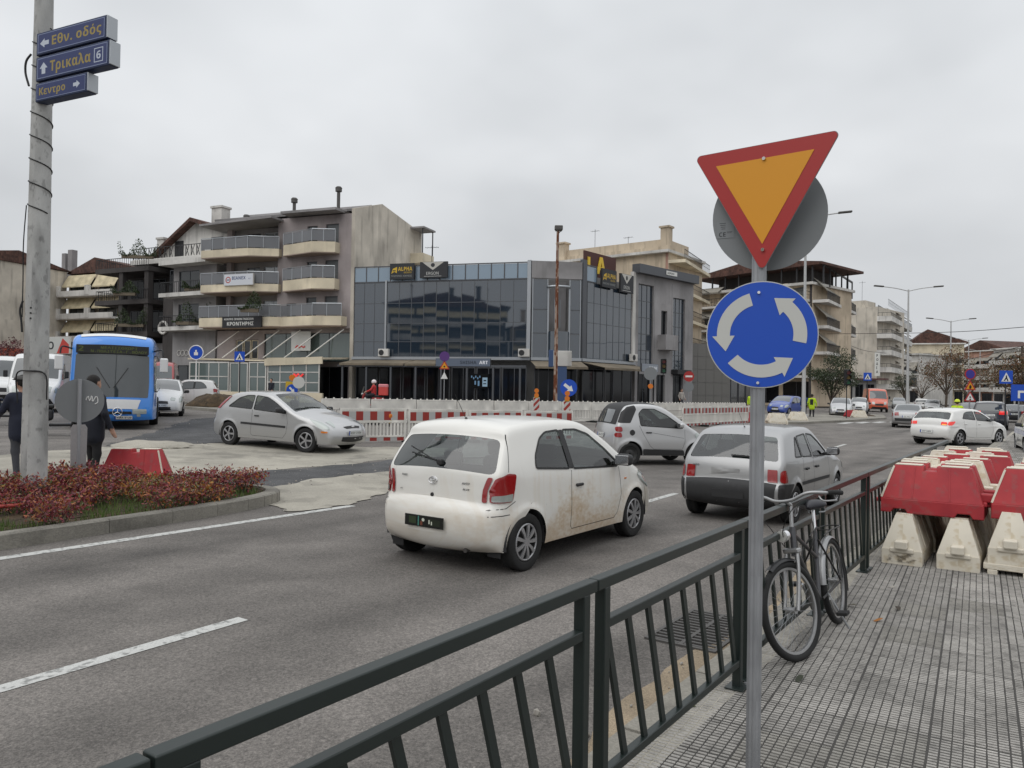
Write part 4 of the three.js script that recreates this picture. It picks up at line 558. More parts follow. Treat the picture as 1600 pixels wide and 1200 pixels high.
// ---- silver five-door hatchback with black bumper
const SAXO = { L: 3.72, W: 1.60, xr: 0.56, xf: 2.945, r: 0.278, sill: 0.24, belt: [0.90, 0.87], tumble: 0.36, ar: 0.06, af: 0.10, res: 0.03, cap: 'seven', seat: [0.95, 1.8], dash: 2.5,
  top: [[0.14, 0.26, 0.05, 0.04], [0.02, 0.33, 0.09, 0.06], [0, 0.46, 0.10, 0.06], [0.015, 0.57, 0.10, 0.06], [0.05, 0.605, 0.08, 0.05], [0.07, 0.75, 0.08, 0.05], [0.10, 0.86, 0.07, 0.05], [0.19, 0.99, 0.06, 0.05], [0.40, 1.245, 0.06, 0.04], [0.46, 1.295, 0.07, 0.03], [0.7, 1.345, 0.07, 0.03], [1.1, 1.37, 0.07, 0.03], [1.6, 1.365, 0.07, 0.03], [1.9, 1.325, 0.07, 0.04], [2.45, 1.0, 0.08, 0.07], [2.62, 0.92, 0.09, 0.05], [3.1, 0.855, 0.10, 0.03], [3.5, 0.765, 0.12, 0.05], [3.64, 0.68, 0.12, 0.07], [3.69, 0.52, 0.12, 0.08], [3.69, 0.36, 0.1, 0.08], [3.6, 0.25, 0.05, 0.04]],
  side: [{ name: 'quarter_window', hole: 1, frame: 0.02, mat: M.glassTint, poly: [[0.62, 0.955], [0.86, 1.22], [0.93, 1.235], [0.93, 0.945]] }, { name: 'rear_door_window', hole: 1, frame: 0.02, mat: M.glassTint, poly: [[0.97, 0.945], [0.97, 1.24], [1.44, 1.265], [1.46, 0.925]] }, { name: 'front_door_window', hole: 1, frame: 0.02, mat: M.glassTint, poly: [[1.53, 0.92], [1.51, 1.265], [1.80, 1.24], [2.05, 1.12], [2.30, 0.955], [2.30, 0.905]] },
    { name: 'tail_light', off: 0.01, mat: M.lampRed, me: 0.03, poly: [[0.06, 0.62], [0.085, 0.79], [0.17, 0.80], [0.21, 0.62]] }, { name: 'black_bumper_side', off: 0.016, mat: M.trim, me: 0.05, poly: [[0.08, 0.28], [0.02, 0.36], [0.008, 0.46], [0.02, 0.57], [0.06, 0.60], [0.40, 0.59], [0.30, 0.50], [0.235, 0.38], [0.225, 0.27]] }, { name: 'headlight', off: 0.006, mat: M.lampClear, me: 0.04, poly: [[3.42, 0.70], [3.5, 0.755], [3.62, 0.68], [3.66, 0.60], [3.45, 0.6]] }],
  strip: [{ name: 'rear_window', a: [0.125, 0.895], b: [0.40, 1.245], fa: 0.98, fb: 0.97, hole: 1, r: 0.05, mat: M.glassMid }, { name: 'windscreen', a: [1.94, 1.30], b: [2.44, 1.005], fa: 0.97, fb: 1.0, hole: 1, r: 0.05 }, { name: 'black_bumper', a: [0.08, 0.28], b: [0.035, 0.595], fa: 1, fb: 1, off: 0.017, r: 0.01, mat: M.trim }, { name: 'tail_light', a: [0.055, 0.62], b: [0.085, 0.79], off: 0.010, r: 0.015, mat: M.lampRed, fl: [0.80, 1.0], mirror: 1 }],
  seams: [[[0.96, 0.93], [0.95, 0.62], [0.80, 0.52], [0.86, 0.40], [0.98, 0.31], [1.50, 0.30], [1.50, 0.91]], [[1.50, 0.30], [2.36, 0.30], [2.42, 0.6], [2.36, 0.90]]], bands: [{ name: 'rubbing_strip', pts: [[0.84, 0.56], [2.38, 0.55]], w: 0.05, mat: M.trim }] };
const silver = (k, o) => phys([0.42 * k, 0.42 * k, 0.42 * k], 0.36, 0.55, { clearcoat: 0.8, clearcoatRoughness: 0.08, ...o });
{
  const hd = 36, w = P(1088, 800), c = yaw(hd); const pos = fromWheel(1090, 801, SAXO, 'r', -1, hd);
  const t = vehicle('hatchback', 'old silver five-door hatchback with black bumper and dented tailgate, behind the sign pole', pos, hd, SAXO, silver(0.82), v => {
    mirrorPair(v, 2.22, 0.92, M.trim); handles(v, [[1.12, 0.76], [1.66, 0.76]], M.trim); for (const z of [-1, 1]) { }
    v.add('rear_wiper', [bar(v.stripP(v.nearest([0.14, 0.93]), 0.0, 0.02), v.stripP(v.nearest([0.15, 0.945]), 0.55, 0.02), 0.03, 0.02)], M.trim);
    v.add('aerial', [rod([0.62, 1.36, 0], [0.35, 1.60, 0], 0.003, 0.002, 6), cyl(0.018, 0.01, 0.03, 0.62, 1.36, 0)], M.black);
    const pl = rearPlate(v, 0.005, 0.44, '', '#111', '#0d0f0c', 0.46); pl.material = M.trim;
    const lt = (txt, z) => { const p = v.stripP(v.nearest([0.09, 0.80]), z, 0.006); const pg = new THREE.PlaneGeometry(0.2, 0.05); pg.rotateY(-Math.PI / 2); v.add('lettering', place(pg, p[0] - 0.004, p[1], p[2]), new THREE.MeshStandardMaterial({ transparent: true, map: canvasTex(128, 32, g => { g.clearRect(0, 0, 128, 32); g.fillStyle = '#55575a'; g.font = 'bold 26px sans-serif'; g.fillText(txt, 2, 25); }) })); }; lt('SAXO', -0.72); lt('SX', 0.66);
    const dn = v.stripP(v.nearest([0.08, 0.70]), -0.1, 0.001); // dent: a shallow crumpled fold on the tailgate
    const dg = new THREE.PlaneGeometry(0.42, 0.1, 24, 8), dp = dg.attributes.position; for (let i = 0; i < dp.count; i++) { const x = dp.getX(i), y = dp.getY(i), e = Math.max(0, 1 - (x / 0.21) ** 2) * Math.max(0, 1 - (y / 0.05) ** 2); dp.setZ(i, 0.012 * e * (fbm(x * 14 + 5, y * 20, 3, 301) - 0.35) - 0.004 * (1 - e)); } dg.computeVertexNormals(); dg.rotateY(-Math.PI / 2); v.add('dented_panel', place(dg, dn[0], dn[1] + 0.02, dn[2]), silver(0.82));
    v.add('exhaust_pipe', rod([0.05, 0.24, 0.4], [0.3, 0.26, 0.4], 0.02, 0.02, 10), M.steelDark);
  }); settle(t, SAXO);
}
// ---- two-seater city car
const SMART = { L: 2.695, W: 1.56, xr: 0.43, xf: 2.27, r: 0.285, sill: 0.26, belt: [0.98, 0.93], tumble: 0.26, ar: 0.10, af: 0.16, planR: 0.6, planF: 0.9, res: 0.025, cap: 'steel', seat: [0.55, 1.0], dash: 1.75, spine: [0.5, 2.2, 0.74],
  top: [[0.12, 0.26, 0.05, 0.04], [0.03, 0.34, 0.10, 0.07], [0, 0.48, 0.13, 0.08], [0.005, 0.62, 0.13, 0.08], [0.03, 0.80, 0.12, 0.07], [0.06, 0.93, 0.11, 0.06], [0.13, 1.12, 0.09, 0.05], [0.24, 1.36, 0.09, 0.04], [0.34, 1.47, 0.09, 0.03], [0.55, 1.525, 0.08, 0.03], [0.9, 1.54, 0.08, 0.03], [1.2, 1.51, 0.08, 0.04], [1.45, 1.42, 0.08, 0.05], [1.95, 1.09, 0.08, 0.08], [2.12, 0.98, 0.10, 0.07], [2.35, 0.87, 0.16, 0.06], [2.54, 0.72, 0.18, 0.08], [2.64, 0.54, 0.18, 0.1], [2.65, 0.38, 0.14, 0.1], [2.58, 0.26, 0.05, 0.05]],
  side: [{ name: 'door_window', hole: 1, frame: 0.02, mat: M.glassTint, poly: [[0.70, 1.0], [0.66, 1.30], [0.78, 1.42], [1.10, 1.42], [1.42, 1.28], [1.86, 0.99], [1.86, 0.945]] }, { name: 'soft_top', off: 0.008, mat: M.trim, me: 0.04, r: 0.03, poly: [[0.115, 1.06], [0.22, 1.32], [0.36, 1.455], [0.56, 1.50], [0.60, 1.40], [0.42, 1.06]] }, { name: 'tail_light', off: 0.012, mat: M.lampRed, me: 0.03, r: 0.05, poly: [[0.06, 0.84], [0.06, 0.96], [0.20, 0.97], [0.22, 0.84]] }, { name: 'lower_tail_light', off: 0.012, mat: M.lampRed, me: 0.03, r: 0.05, poly: [[0.04, 0.70], [0.04, 0.81], [0.19, 0.82], [0.21, 0.70]] }, { name: 'fuel_cap', off: 0.006, mat: M.trim, me: 0.04, r: 0.05, poly: [[0.40, 0.79], [0.47, 0.74], [0.54, 0.79], [0.54, 0.86], [0.47, 0.91], [0.40, 0.86]] }, { name: 'side_sill', off: 0.01, mat: M.trim, me: 0.05, poly: [[0.78, 0.265], [0.76, 0.42], [1.2, 0.41], [1.90, 0.40], [1.93, 0.265]] }, { name: 'headlight', off: 0.006, mat: M.lampClear, me: 0.04, r: 0.06, poly: [[2.2, 0.80], [2.32, 0.86], [2.5, 0.72], [2.45, 0.62], [2.28, 0.66]] }],
  strip: [{ name: 'rear_window', a: [0.09, 1.04], b: [0.23, 1.34], fa: 0.62, fb: 0.58, off: 0.014, r: 0.05, mat: M.glassDark }, { name: 'soft_top', a: [0.08, 1.0], b: [1.22, 1.50], fa: 1.0, fb: 1.0, off: 0.006, r: 0.04, mat: M.trim }, { name: 'windscreen', a: [1.28, 1.49], b: [1.93, 1.10], fa: 0.97, fb: 1.0, hole: 1, r: 0.05 }],
  seams: [[[0.66, 1.0], [0.78, 0.78], [0.96, 0.50], [1.06, 0.42], [1.86, 0.42], [1.93, 0.62], [1.92, 0.92]], [[0.92, 0.84], [1.90, 0.70]]] };
{
  const hd = 74, pos = fromWheel(982, 727, SMART, 'r', 1, hd);
  const t = vehicle('city_car', 'small silver two-seat city car with black soft top beside the red and white fence', pos, hd, SMART, silver(1.15), v => { mirrorPair(v, 1.74, 0.98, silver(1.15), 1.0); handles(v, [[0.92, 0.83]], M.trim); rearPlate(v, 0.01, 0.72, 'IZM 4120', '#20242a', '#c9cac6', 0.40); const f = v.stripP(v.nearest([2.64, 0.5]), 0, 0.004); v.add('grille', rbox(0.02, 0.16, 0.7, 0.01, f[0], 0.45, 0), M.trim); }); settle(t, SMART);
}
// ---- silver three-door hatchback turning at the works
const FOCUS = { L: 4.15, W: 1.70, xr: 0.72, xf: 3.335, r: 0.308, sill: 0.235, belt: [0.99, 0.92], tumble: 0.34, ar: 0.10, af: 0.15, planF: 1.2, res: 0.03, cap: 'five', seat: [1.15, 2.0], dash: 2.85, steer: 0.12,
  top: [[0.16, 0.25, 0.05, 0.05], [0.04, 0.33, 0.12, 0.08], [0, 0.48, 0.16, 0.09], [0.03, 0.64, 0.15, 0.09], [0.10, 0.72, 0.12, 0.08], [0.15, 0.90, 0.10, 0.08], [0.24, 1.02, 0.09, 0.07], [0.58, 1.295, 0.08, 0.05], [0.74, 1.365, 0.08, 0.04], [1.1, 1.42, 0.08, 0.03], [1.55, 1.435, 0.08, 0.03], [2.0, 1.40, 0.08, 0.04], [2.4, 1.235, 0.07, 0.06], [2.92, 0.985, 0.09, 0.08], [3.1, 0.935, 0.12, 0.05], [3.5, 0.86, 0.16, 0.05], [3.82, 0.755, 0.18, 0.07], [4.0, 0.66, 0.18, 0.10], [4.09, 0.54, 0.2, 0.13], [4.11, 0.40, 0.18, 0.13], [4.02, 0.245, 0.06, 0.06]],
  side: [{ name: 'quarter_window', hole: 1, frame: 0.02, mat: M.glassTint, poly: [[0.66, 1.02], [0.98, 1.26], [1.24, 1.335], [1.50, 1.345], [1.50, 0.995]] }, { name: 'door_window', hole: 1, frame: 0.02, mat: M.glassTint, poly: [[1.57, 0.99], [1.56, 1.345], [1.95, 1.315], [2.20, 1.22], [2.68, 0.985], [2.68, 0.935]] }, { name: 'tail_light', off: 0.01, mat: M.lampRed, me: 0.04, poly: [[0.17, 0.95], [0.25, 1.02], [0.60, 1.285], [0.70, 1.30], [0.52, 1.12], [0.34, 0.95]] }, { name: 'headlight', off: 0.007, mat: M.lampClear, me: 0.03, r: 0.03, poly: [[3.40, 0.845], [3.72, 0.78], [3.95, 0.675], [4.0, 0.60], [3.74, 0.63]] }, { name: 'indicator', off: 0.007, mat: M.lampAmber, me: 0.04, r: 0.02, poly: [[3.80, 0.52], [3.80, 0.565], [3.97, 0.56], [3.97, 0.52]] }],
  strip: [{ name: 'rear_window', a: [0.24, 1.02], b: [0.57, 1.29], fa: 0.95, fb: 0.95, hole: 1, r: 0.06, mat: M.glassMid }, { name: 'windscreen', a: [2.06, 1.38], b: [2.90, 0.995], fa: 0.97, fb: 1.0, hole: 1, r: 0.05 }, { name: 'headlight', a: [3.75, 0.785], b: [4.02, 0.63], off: 0.006, r: 0.04, mat: M.lampClear, fl: [0.72, 1.0, 0.92, 1.0], mirror: 1 }, { name: 'grille', a: [4.03, 0.63], b: [4.065, 0.575], fa: 0.58, fb: 0.46, off: 0.004, r: 0.03, mat: M.trim }, { name: 'lower_grille', a: [4.105, 0.44], b: [4.10, 0.345], fa: 0.78, fb: 0.72, off: 0.004, r: 0.03, mat: M.trim }],
  seams: [[[1.53, 0.98], [1.53, 0.6], [1.50, 0.36], [1.56, 0.315], [2.60, 0.315], [2.72, 0.45], [2.76, 0.7], [2.70, 0.93]]], bands: [{ name: 'rubbing_strip', pts: [[1.16, 0.62], [2.70, 0.60]], w: 0.055, mat: M.trim }] };
{
  const hd = 117, pos = fromWheel(479, 707, FOCUS, 'f', 1, hd);
  const t = vehicle('hatchback', 'silver three-door hatchback driving over the pale concrete before the fence', pos, hd, FOCUS, silver(1.05), v => { mirrorPair(v, 2.58, 0.97, M.trim); handles(v, [[1.70, 0.83]], M.trim); const pl = rearPlate(v, 4.09, 0.50, 'KHY 3104', '#555', '#c2c4c2'); pl.rotation.z = -0.1; const bp = v.stripP(v.nearest([4.045, 0.605]), 0, 0.008); v.add('badge', place(new THREE.SphereGeometry(1, 16, 8).scale(0.008, 0.025, 0.06), bp[0], bp[1], 0), M.chrome); v.add('wiper', [bar(v.stripP(v.nearest([2.86, 1.02]), -0.3, 0.012), v.stripP(v.nearest([2.80, 1.04]), 0.45, 0.012), 0.02, 0.012), bar(v.stripP(v.nearest([2.86, 1.02]), 0.3, 0.012), v.stripP(v.nearest([2.80, 1.04]), 0.9, 0.012), 0.02, 0.012)], M.trim); }); settle(t, FOCUS);
}
// ---- white five-door hatchback leaving to the right
const IBIZA = { L: 4.06, W: 1.78, xr: 0.68, xf: 3.245, r: 0.312, sill: 0.235, belt: [0.99, 0.93], tumble: 0.36, ar: 0.10, af: 0.14, res: 0.04, crease: 0.74, cap: 'five', seat: [1.1, 1.95], dash: 2.8,
  top: [[0.16, 0.25, 0.05, 0.05], [0.04, 0.34, 0.12, 0.08], [0, 0.5, 0.15, 0.09], [0.03, 0.68, 0.13, 0.09], [0.08, 0.76, 0.11, 0.08], [0.12, 0.92, 0.09, 0.08], [0.20, 1.03, 0.06, 0.08], [0.42, 1.28, 0.06, 0.06], [0.44, 1.35, 0.07, 0.05], [0.62, 1.385, 0.08, 0.04], [1.2, 1.44, 0.08, 0.03], [1.65, 1.435, 0.08, 0.03], [2.1, 1.39, 0.08, 0.04], [2.5, 1.22, 0.07, 0.06], [2.95, 1.0, 0.09, 0.08], [3.15, 0.94, 0.12, 0.05], [3.6, 0.85, 0.16, 0.05], [3.87, 0.73, 0.18, 0.08], [3.98, 0.6, 0.18, 0.11], [4.02, 0.45, 0.18, 0.12], [3.95, 0.26, 0.06, 0.06]],
  side: [{ name: 'rear_door_window', hole: 1, frame: 0.02, mat: M.glassTint, poly: [[0.86, 1.06], [1.06, 1.27], [1.28, 1.325], [1.66, 1.34], [1.68, 1.01]] }, { name: 'front_door_window', hole: 1, frame: 0.02, mat: M.glassTint, poly: [[1.75, 1.0], [1.73, 1.34], [2.08, 1.305], [2.35, 1.19], [2.72, 0.985], [2.72, 0.945]] }, { name: 'tail_light', off: 0.01, mat: M.lampRedLit, me: 0.04, poly: [[0.09, 0.80], [0.13, 0.94], [0.42, 0.96], [0.36, 0.88], [0.22, 0.80]] }],
  strip: [{ name: 'rear_window', a: [0.18, 1.01], b: [0.415, 1.275], fa: 1, fb: 0.98, hole: 1, r: 0.06, mat: M.glassMid }, { name: 'windscreen', a: [2.16, 1.36], b: [2.92, 1.01], fa: 0.97, fb: 1, hole: 1, r: 0.05 }, { name: 'tail_light', a: [0.085, 0.80], b: [0.125, 0.93], off: 0.01, r: 0.02, mat: M.lampRedLit, fl: [0.70, 1], mirror: 1 }, { name: 'indicator_lamp', a: [0.092, 0.81], b: [0.10, 0.86], off: 0.014, r: 0.01, mat: M.lampAmberLit, fl: [0.76, 0.98] }, { name: 'lower_bumper', a: [0.14, 0.27], b: [0.03, 0.36], fa: 0.95, fb: 0.9, off: 0.008, r: 0.02, mat: M.trim }],
  seams: [[[0.92, 0.99], [0.98, 0.60], [1.10, 0.36], [1.70, 0.31], [1.72, 0.98]], [[1.72, 0.31], [2.68, 0.31], [2.82, 0.6], [2.76, 0.93]]] };
const whitePaint = paintOf([0.70, 0.69, 0.66]);
{
  const hd = 62, pos = fromWheel(1497, 697, IBIZA, 'r', 1, hd);
  const t = vehicle('hatchback', 'white five-door hatchback with lit tail lights turning away behind the barrier stack', pos, hd, IBIZA, whitePaint, v => { mirrorPair(v, 2.6, 0.98, M.trim); handles(v, [[1.02, 0.86], [1.9, 0.85]], whitePaint); rearPlate(v, 0.01, 0.56, 'IHT 3402'); v.add('aerial', [cyl(0.02, 0.01, 0.06, 0.9, 1.44, 0)], M.black); }); settle(t, IBIZA);
}
// ---- plain car for the distance: saloon, hatchback, off-roader and van outlines with dark panes
const SALOON = { opaque: 1, res: 0.05, L: 4.40, W: 1.72, xr: 0.95, xf: 3.55, r: 0.30, sill: 0.24, belt: [0.95, 0.90], tumble: 0.36, ar: 0.08, af: 0.12, cap: 'seven', spine: [0.6, 3.8, 0.72],
  top: [[0.16, 0.25, 0.05, 0.05], [0.03, 0.35, 0.12, 0.07], [0, 0.5, 0.14, 0.07], [0.03, 0.75, 0.12, 0.07], [0.09, 0.93, 0.10, 0.05], [0.5, 0.985, 0.1, 0.03], [0.68, 1.01, 0.09, 0.04], [1.25, 1.35, 0.08, 0.05], [1.6, 1.41, 0.08, 0.03], [2.05, 1.41, 0.08, 0.03], [2.35, 1.37, 0.08, 0.04], [3.05, 1.0, 0.09, 0.07], [3.3, 0.93, 0.12, 0.04], [3.9, 0.82, 0.16, 0.05], [4.22, 0.70, 0.18, 0.08], [4.34, 0.52, 0.18, 0.10], [4.35, 0.38, 0.15, 0.1], [4.25, 0.25, 0.06, 0.06]],
  side: [{ name: 'rear_door_window', frame: 0.02, poly: [[0.98, 1.0], [1.32, 1.24], [1.62, 1.32], [2.0, 1.33], [2.02, 0.97]] }, { name: 'front_door_window', frame: 0.02, poly: [[2.09, 0.965], [2.07, 1.33], [2.36, 1.29], [2.85, 1.0], [2.85, 0.935]] }, { name: 'tail_light', off: 0.01, mat: M.lampRed, poly: [[0.06, 0.70], [0.09, 0.90], [0.26, 0.90], [0.24, 0.70]] }, { name: 'headlight', off: 0.008, mat: M.lampClear, poly: [[3.95, 0.78], [4.2, 0.69], [4.29, 0.6], [4.02, 0.6]] }],
  strip: [{ name: 'rear_window', a: [0.72, 1.03], b: [1.24, 1.345], fa: 0.97, fb: 0.95, r: 0.05 }, { name: 'windscreen', a: [2.40, 1.345], b: [3.0, 1.02], fa: 0.96, fb: 1, r: 0.05 }, { name: 'tail_light', a: [0.035, 0.70], b: [0.08, 0.90], off: 0.01, r: 0.02, mat: M.lampRed, fl: [0.66, 1], mirror: 1 }, { name: 'bumper_strip', a: [0.0, 0.42], b: [0.01, 0.58], fa: 1, fb: 1, off: 0.012, r: 0.01, mat: M.trim }, { name: 'grille', a: [4.28, 0.64], b: [4.335, 0.54], fa: 0.5, fb: 0.48, off: 0.006, r: 0.02, mat: M.trim }, { name: 'headlight', a: [4.1, 0.76], b: [4.32, 0.58], off: 0.006, r: 0.02, mat: M.lampClear, fl: [0.62, 1.0], mirror: 1 }],
  seams: [[[2.05, 0.96], [2.05, 0.30], [2.9, 0.30], [2.98, 0.6], [2.9, 0.92]], [[2.05, 0.30], [1.35, 0.32], [1.2, 0.6], [1.05, 0.97]]] };
const SMALL = { ...YARIS, opaque: 1, res: 0.05, side: YARIS.side.map(w => ({ ...w, mat: w.hole ? undefined : w.mat, me: 0.1 })), strip: [...YARIS.strip.slice(1).map(w => ({ ...w, mat: undefined })), { name: 'grille', a: [3.69, 0.58], b: [3.73, 0.50], fa: 0.5, fb: 0.55, off: 0.006, r: 0.02, mat: M.trim }, { name: 'lower_grille', a: [3.74, 0.42], b: [3.735, 0.33], fa: 0.7, fb: 0.7, off: 0.006, r: 0.02, mat: M.trim }, { name: 'headlight', a: [3.50, 0.78], b: [3.67, 0.63], off: 0.006, r: 0.04, mat: M.lampClear, fl: [0.66, 1.0], mirror: 1 }] };
const OFFROAD = { opaque: 1, res: 0.05, L: 4.45, W: 1.84, xr: 0.85, xf: 3.5, r: 0.36, sill: 0.30, belt: [1.12, 1.08], tumble: 0.30, ar: 0.08, af: 0.12, cap: 'five', spine: [0.6, 3.8, 0.90],
  top: [[0.18, 0.32, 0.05, 0.05], [0.03, 0.42, 0.12, 0.07], [0, 0.6, 0.14, 0.08], [0.05, 0.85, 0.12, 0.08], [0.10, 1.1, 0.1, 0.07], [0.28, 1.45, 0.08, 0.06], [0.36, 1.58, 0.08, 0.05], [0.6, 1.64, 0.08, 0.04], [1.4, 1.68, 0.08, 0.03], [2.1, 1.66, 0.08, 0.03], [2.4, 1.58, 0.08, 0.05], [3.0, 1.17, 0.09, 0.08], [3.3, 1.10, 0.12, 0.05], [4.0, 0.98, 0.16, 0.06], [4.3, 0.84, 0.18, 0.08], [4.41, 0.62, 0.18, 0.1], [4.4, 0.45, 0.15, 0.1], [4.3, 0.32, 0.06, 0.06]],
  side: [{ name: 'rear_door_window', frame: 0.02, poly: [[0.55, 1.2], [0.72, 1.5], [1.9, 1.55], [1.92, 1.14]] }, { name: 'front_door_window', frame: 0.02, poly: [[1.99, 1.13], [1.97, 1.55], [2.36, 1.50], [2.85, 1.16], [2.85, 1.11]] }, { name: 'tail_light', off: 0.01, mat: M.lampRedLit, poly: [[0.10, 0.95], [0.14, 1.14], [0.40, 1.15], [0.36, 0.98]] }],
  strip: [{ name: 'rear_window', a: [0.12, 1.13], b: [0.33, 1.52], fa: 0.97, fb: 0.95, r: 0.05 }, { name: 'windscreen', a: [2.45, 1.55], b: [2.96, 1.2], fa: 0.96, fb: 1, r: 0.05 }, { name: 'tail_light', a: [0.07, 0.94], b: [0.11, 1.13], off: 0.01, r: 0.02, mat: M.lampRedLit, fl: [0.62, 1], mirror: 1 }, { name: 'roof_panel', a: [0.40, 1.60], b: [2.3, 1.62], fa: 0.9, fb: 0.9, off: 0.004, r: 0.05, mat: silver(1) }, { name: 'grille', a: [4.36, 0.76], b: [4.41, 0.6], fa: 0.6, fb: 0.6, off: 0.006, r: 0.02, mat: M.trim }] };
const VAN = { opaque: 1, res: 0.06, cat: 'van', L: 5.0, W: 1.98, xr: 1.0, xf: 4.05, r: 0.33, sill: 0.32, belt: [1.45, 1.35], tumble: 0.10, ar: 0.03, af: 0.14, planF: 1.4, cap: 'steel', spine: [0.6, 4.3, 1.1], tuck: 0.4,
  top: [[0.12, 0.34, 0.04, 0.02], [0.02, 0.45, 0.06, 0.02], [0, 0.8, 0.08, 0.02], [0.01, 2.0, 0.08, 0.02], [0.05, 2.36, 0.09, 0.03], [0.3, 2.44, 0.1, 0.05], [3.2, 2.46, 0.1, 0.05], [3.55, 2.36, 0.1, 0.05], [4.28, 1.38, 0.1, 0.08], [4.42, 1.25, 0.12, 0.08], [4.80, 1.08, 0.16, 0.08], [4.94, 0.9, 0.18, 0.10], [4.98, 0.6, 0.18, 0.1], [4.9, 0.36, 0.06, 0.06]],
  side: [{ name: 'cab_window', frame: 0.03, poly: [[3.12, 1.45], [3.12, 2.05], [3.50, 2.05], [4.10, 1.40]] }, { name: 'headlight', off: 0.01, mat: M.lampClear, poly: [[4.5, 0.92], [4.72, 1.08], [4.88, 0.95], [4.92, 0.82], [4.6, 0.82]] }],
  strip: [{ name: 'windscreen', a: [3.66, 2.24], b: [4.24, 1.43], fa: 0.98, fb: 1, r: 0.06 }, { name: 'grille', a: [4.95, 0.86], b: [4.98, 0.70], fa: 0.6, fb: 0.62, off: 0.008, r: 0.03, mat: M.trim }, { name: 'bumper', a: [4.985, 0.60], b: [4.92, 0.38], fa: 1, fb: 1, off: 0.01, r: 0.02, mat: M.trim }, { name: 'headlight', a: [4.82, 1.06], b: [4.95, 0.84], off: 0.008, r: 0.03, mat: M.lampClear, fl: [0.64, 1], mirror: 1 }],
  seams: [[[3.05, 1.40], [3.05, 0.40], [3.65, 0.40], [4.15, 0.9], [4.2, 1.35]]] };
const place2 = (px, py, D) => { const p = at(px, py, D); return [p.x, G(p.x, p.z), p.z]; };
const blueCar = paintOf([0.02, 0.06, 0.30]), darkCar = paintOf([0.012, 0.014, 0.022]), orangeVan = paintOf([0.55, 0.085, 0.03]), redCar = paintOf([0.3, 0.02, 0.02]), whiteVan = paintOf([0.66, 0.66, 0.65]);
const built = new Map();
function far(name, label, px, D, hd, S, paint, det, group) {
  let t; const pos = place2(px, 640, D);
  if (built.has(S)) { const [src, old] = built.get(S); t = thing(name, label, S.cat ?? 'car', pos, yaw(hd), group); for (const c of src.children) { const k = c.clone(); k.traverse(m => { if (m.isMesh && m.material === old) m.material = paint; }); t.add(k); } }
  else { t = vehicle(name, label, pos, hd, S, paint, det, group); built.set(S, [t, paint]); }
  settle(t, S); return t;
}
const front = (v, S) => { mirrorPair(v, S.L * 0.68, S.belt[1] + 0.05, M.trim); };
far('saloon_car', 'silver saloon with grey bumper driving away ahead of the white hatchback', 1420, 48, 30, SALOON, silver(0.9), v => { front(v, SALOON); rearPlate(v, 0.01, 0.66, 'KZE 8821'); });
far('hatchback', 'silver small hatchback facing the street beside the kerbed island with the dark signal', 1314, 63, 205, SMALL, silver(1.05), v => { front(v, SMALL); rearPlate(v, 3.74, 0.46, 'EEN 1940'); rearPlate(v, 0.005, 0.50, 'EEN 1940'); });
far('hatchback', 'blue hatchback parked by the workman in the yellow vest', 1226, 62, 222, SMALL, blueCar, v => { front(v, SMALL); rearPlate(v, 3.74, 0.46, 'NIB 2207'); });
far('hatchback', 'white car parked behind the silver small hatchback', 1342, 76, 205, SMALL, whiteVan, v => front(v, SMALL));
far('panel_van', 'orange red panel van parked along the far street', 1367, 84, 196, VAN, orangeVan, v => { for (const s of [1, -1]) v.add('door_mirror', rbox(0.1, 0.3, 0.16, 0.04, 4.0, 1.6, s * 1.12), M.trim); });
far('off_roader', 'dark off-road car with silver roof rails and lit tail lights in the far street', 1548, 47, 33, OFFROAD, darkCar, v => { front(v, OFFROAD); rearPlate(v, 0.05, 0.9, 'PPT 5512'); });
far('saloon_car', 'grey car parked just left of the tall street lamp', 1404, 105, 205, SMALL, silver(0.7));
far('saloon_car', 'silver car with lit headlamps coming down the far street', 1457, 92, 214, SMALL, silver(0.9));
far('saloon_car', 'dark parked car next to the triangular road work signs', 1517, 58, 212, SMALL, darkCar);
far('saloon_car', 'white car partly behind the lamp standard in the far street', 1440, 102, 30, SMALL, whiteVan);
far('saloon_car', 'dark car at the far end of the street between signs', 1585, 62, 33, SALOON, darkCar);
// police car at the right edge: white and blue
const POLICE = { ...SALOON, side: [...SALOON.side, { name: 'blue_stripe', off: 0.006, mat: paintOf([0.02, 0.04, 0.26]), poly: [[0.1, 0.66], [0.14, 0.86], [3.85, 0.80], [4.1, 0.66]] }] };
{ const t = far('patrol_car', 'white patrol car with a blue band standing beside the white hatchback', 1640, 26, 208, POLICE, whitePaint, v => { front(v, POLICE); v.add('blue_bonnet', v.stripPatch([3.5, 0.90], [4.05, 0.79], 0.9, 0.9, 0.005, 0.05), paintOf([0.02, 0.04, 0.26])); }); }
// left side, behind the bus
far('hatchback', 'white small car following beside the blue bus', 254, 33, 158, SMALL, whiteVan, v => { front(v, SMALL); rearPlate(v, 3.74, 0.46, 'MIM 6670'); });
far('hatchback', 'white hatchback parked in front of the grey house', 290, 46, 250, SMALL, whiteVan, v => front(v, SMALL));
far('panel_van', 'white panel van behind the lamp post, left of the bus', 66, 34, 158, VAN, whiteVan, v => { for (const s of [1, -1]) v.add('door_mirror', rbox(0.1, 0.3, 0.16, 0.04, 4.0, 1.6, s * 1.12), M.trim); });
far('delivery_van', 'white van with red lettering partly hidden by the lamp post', 8, 40, 155, VAN, whiteVan);
far('fire_truck', 'red van behind the right side of the bus', 246, 44, 160, VAN, redCar);
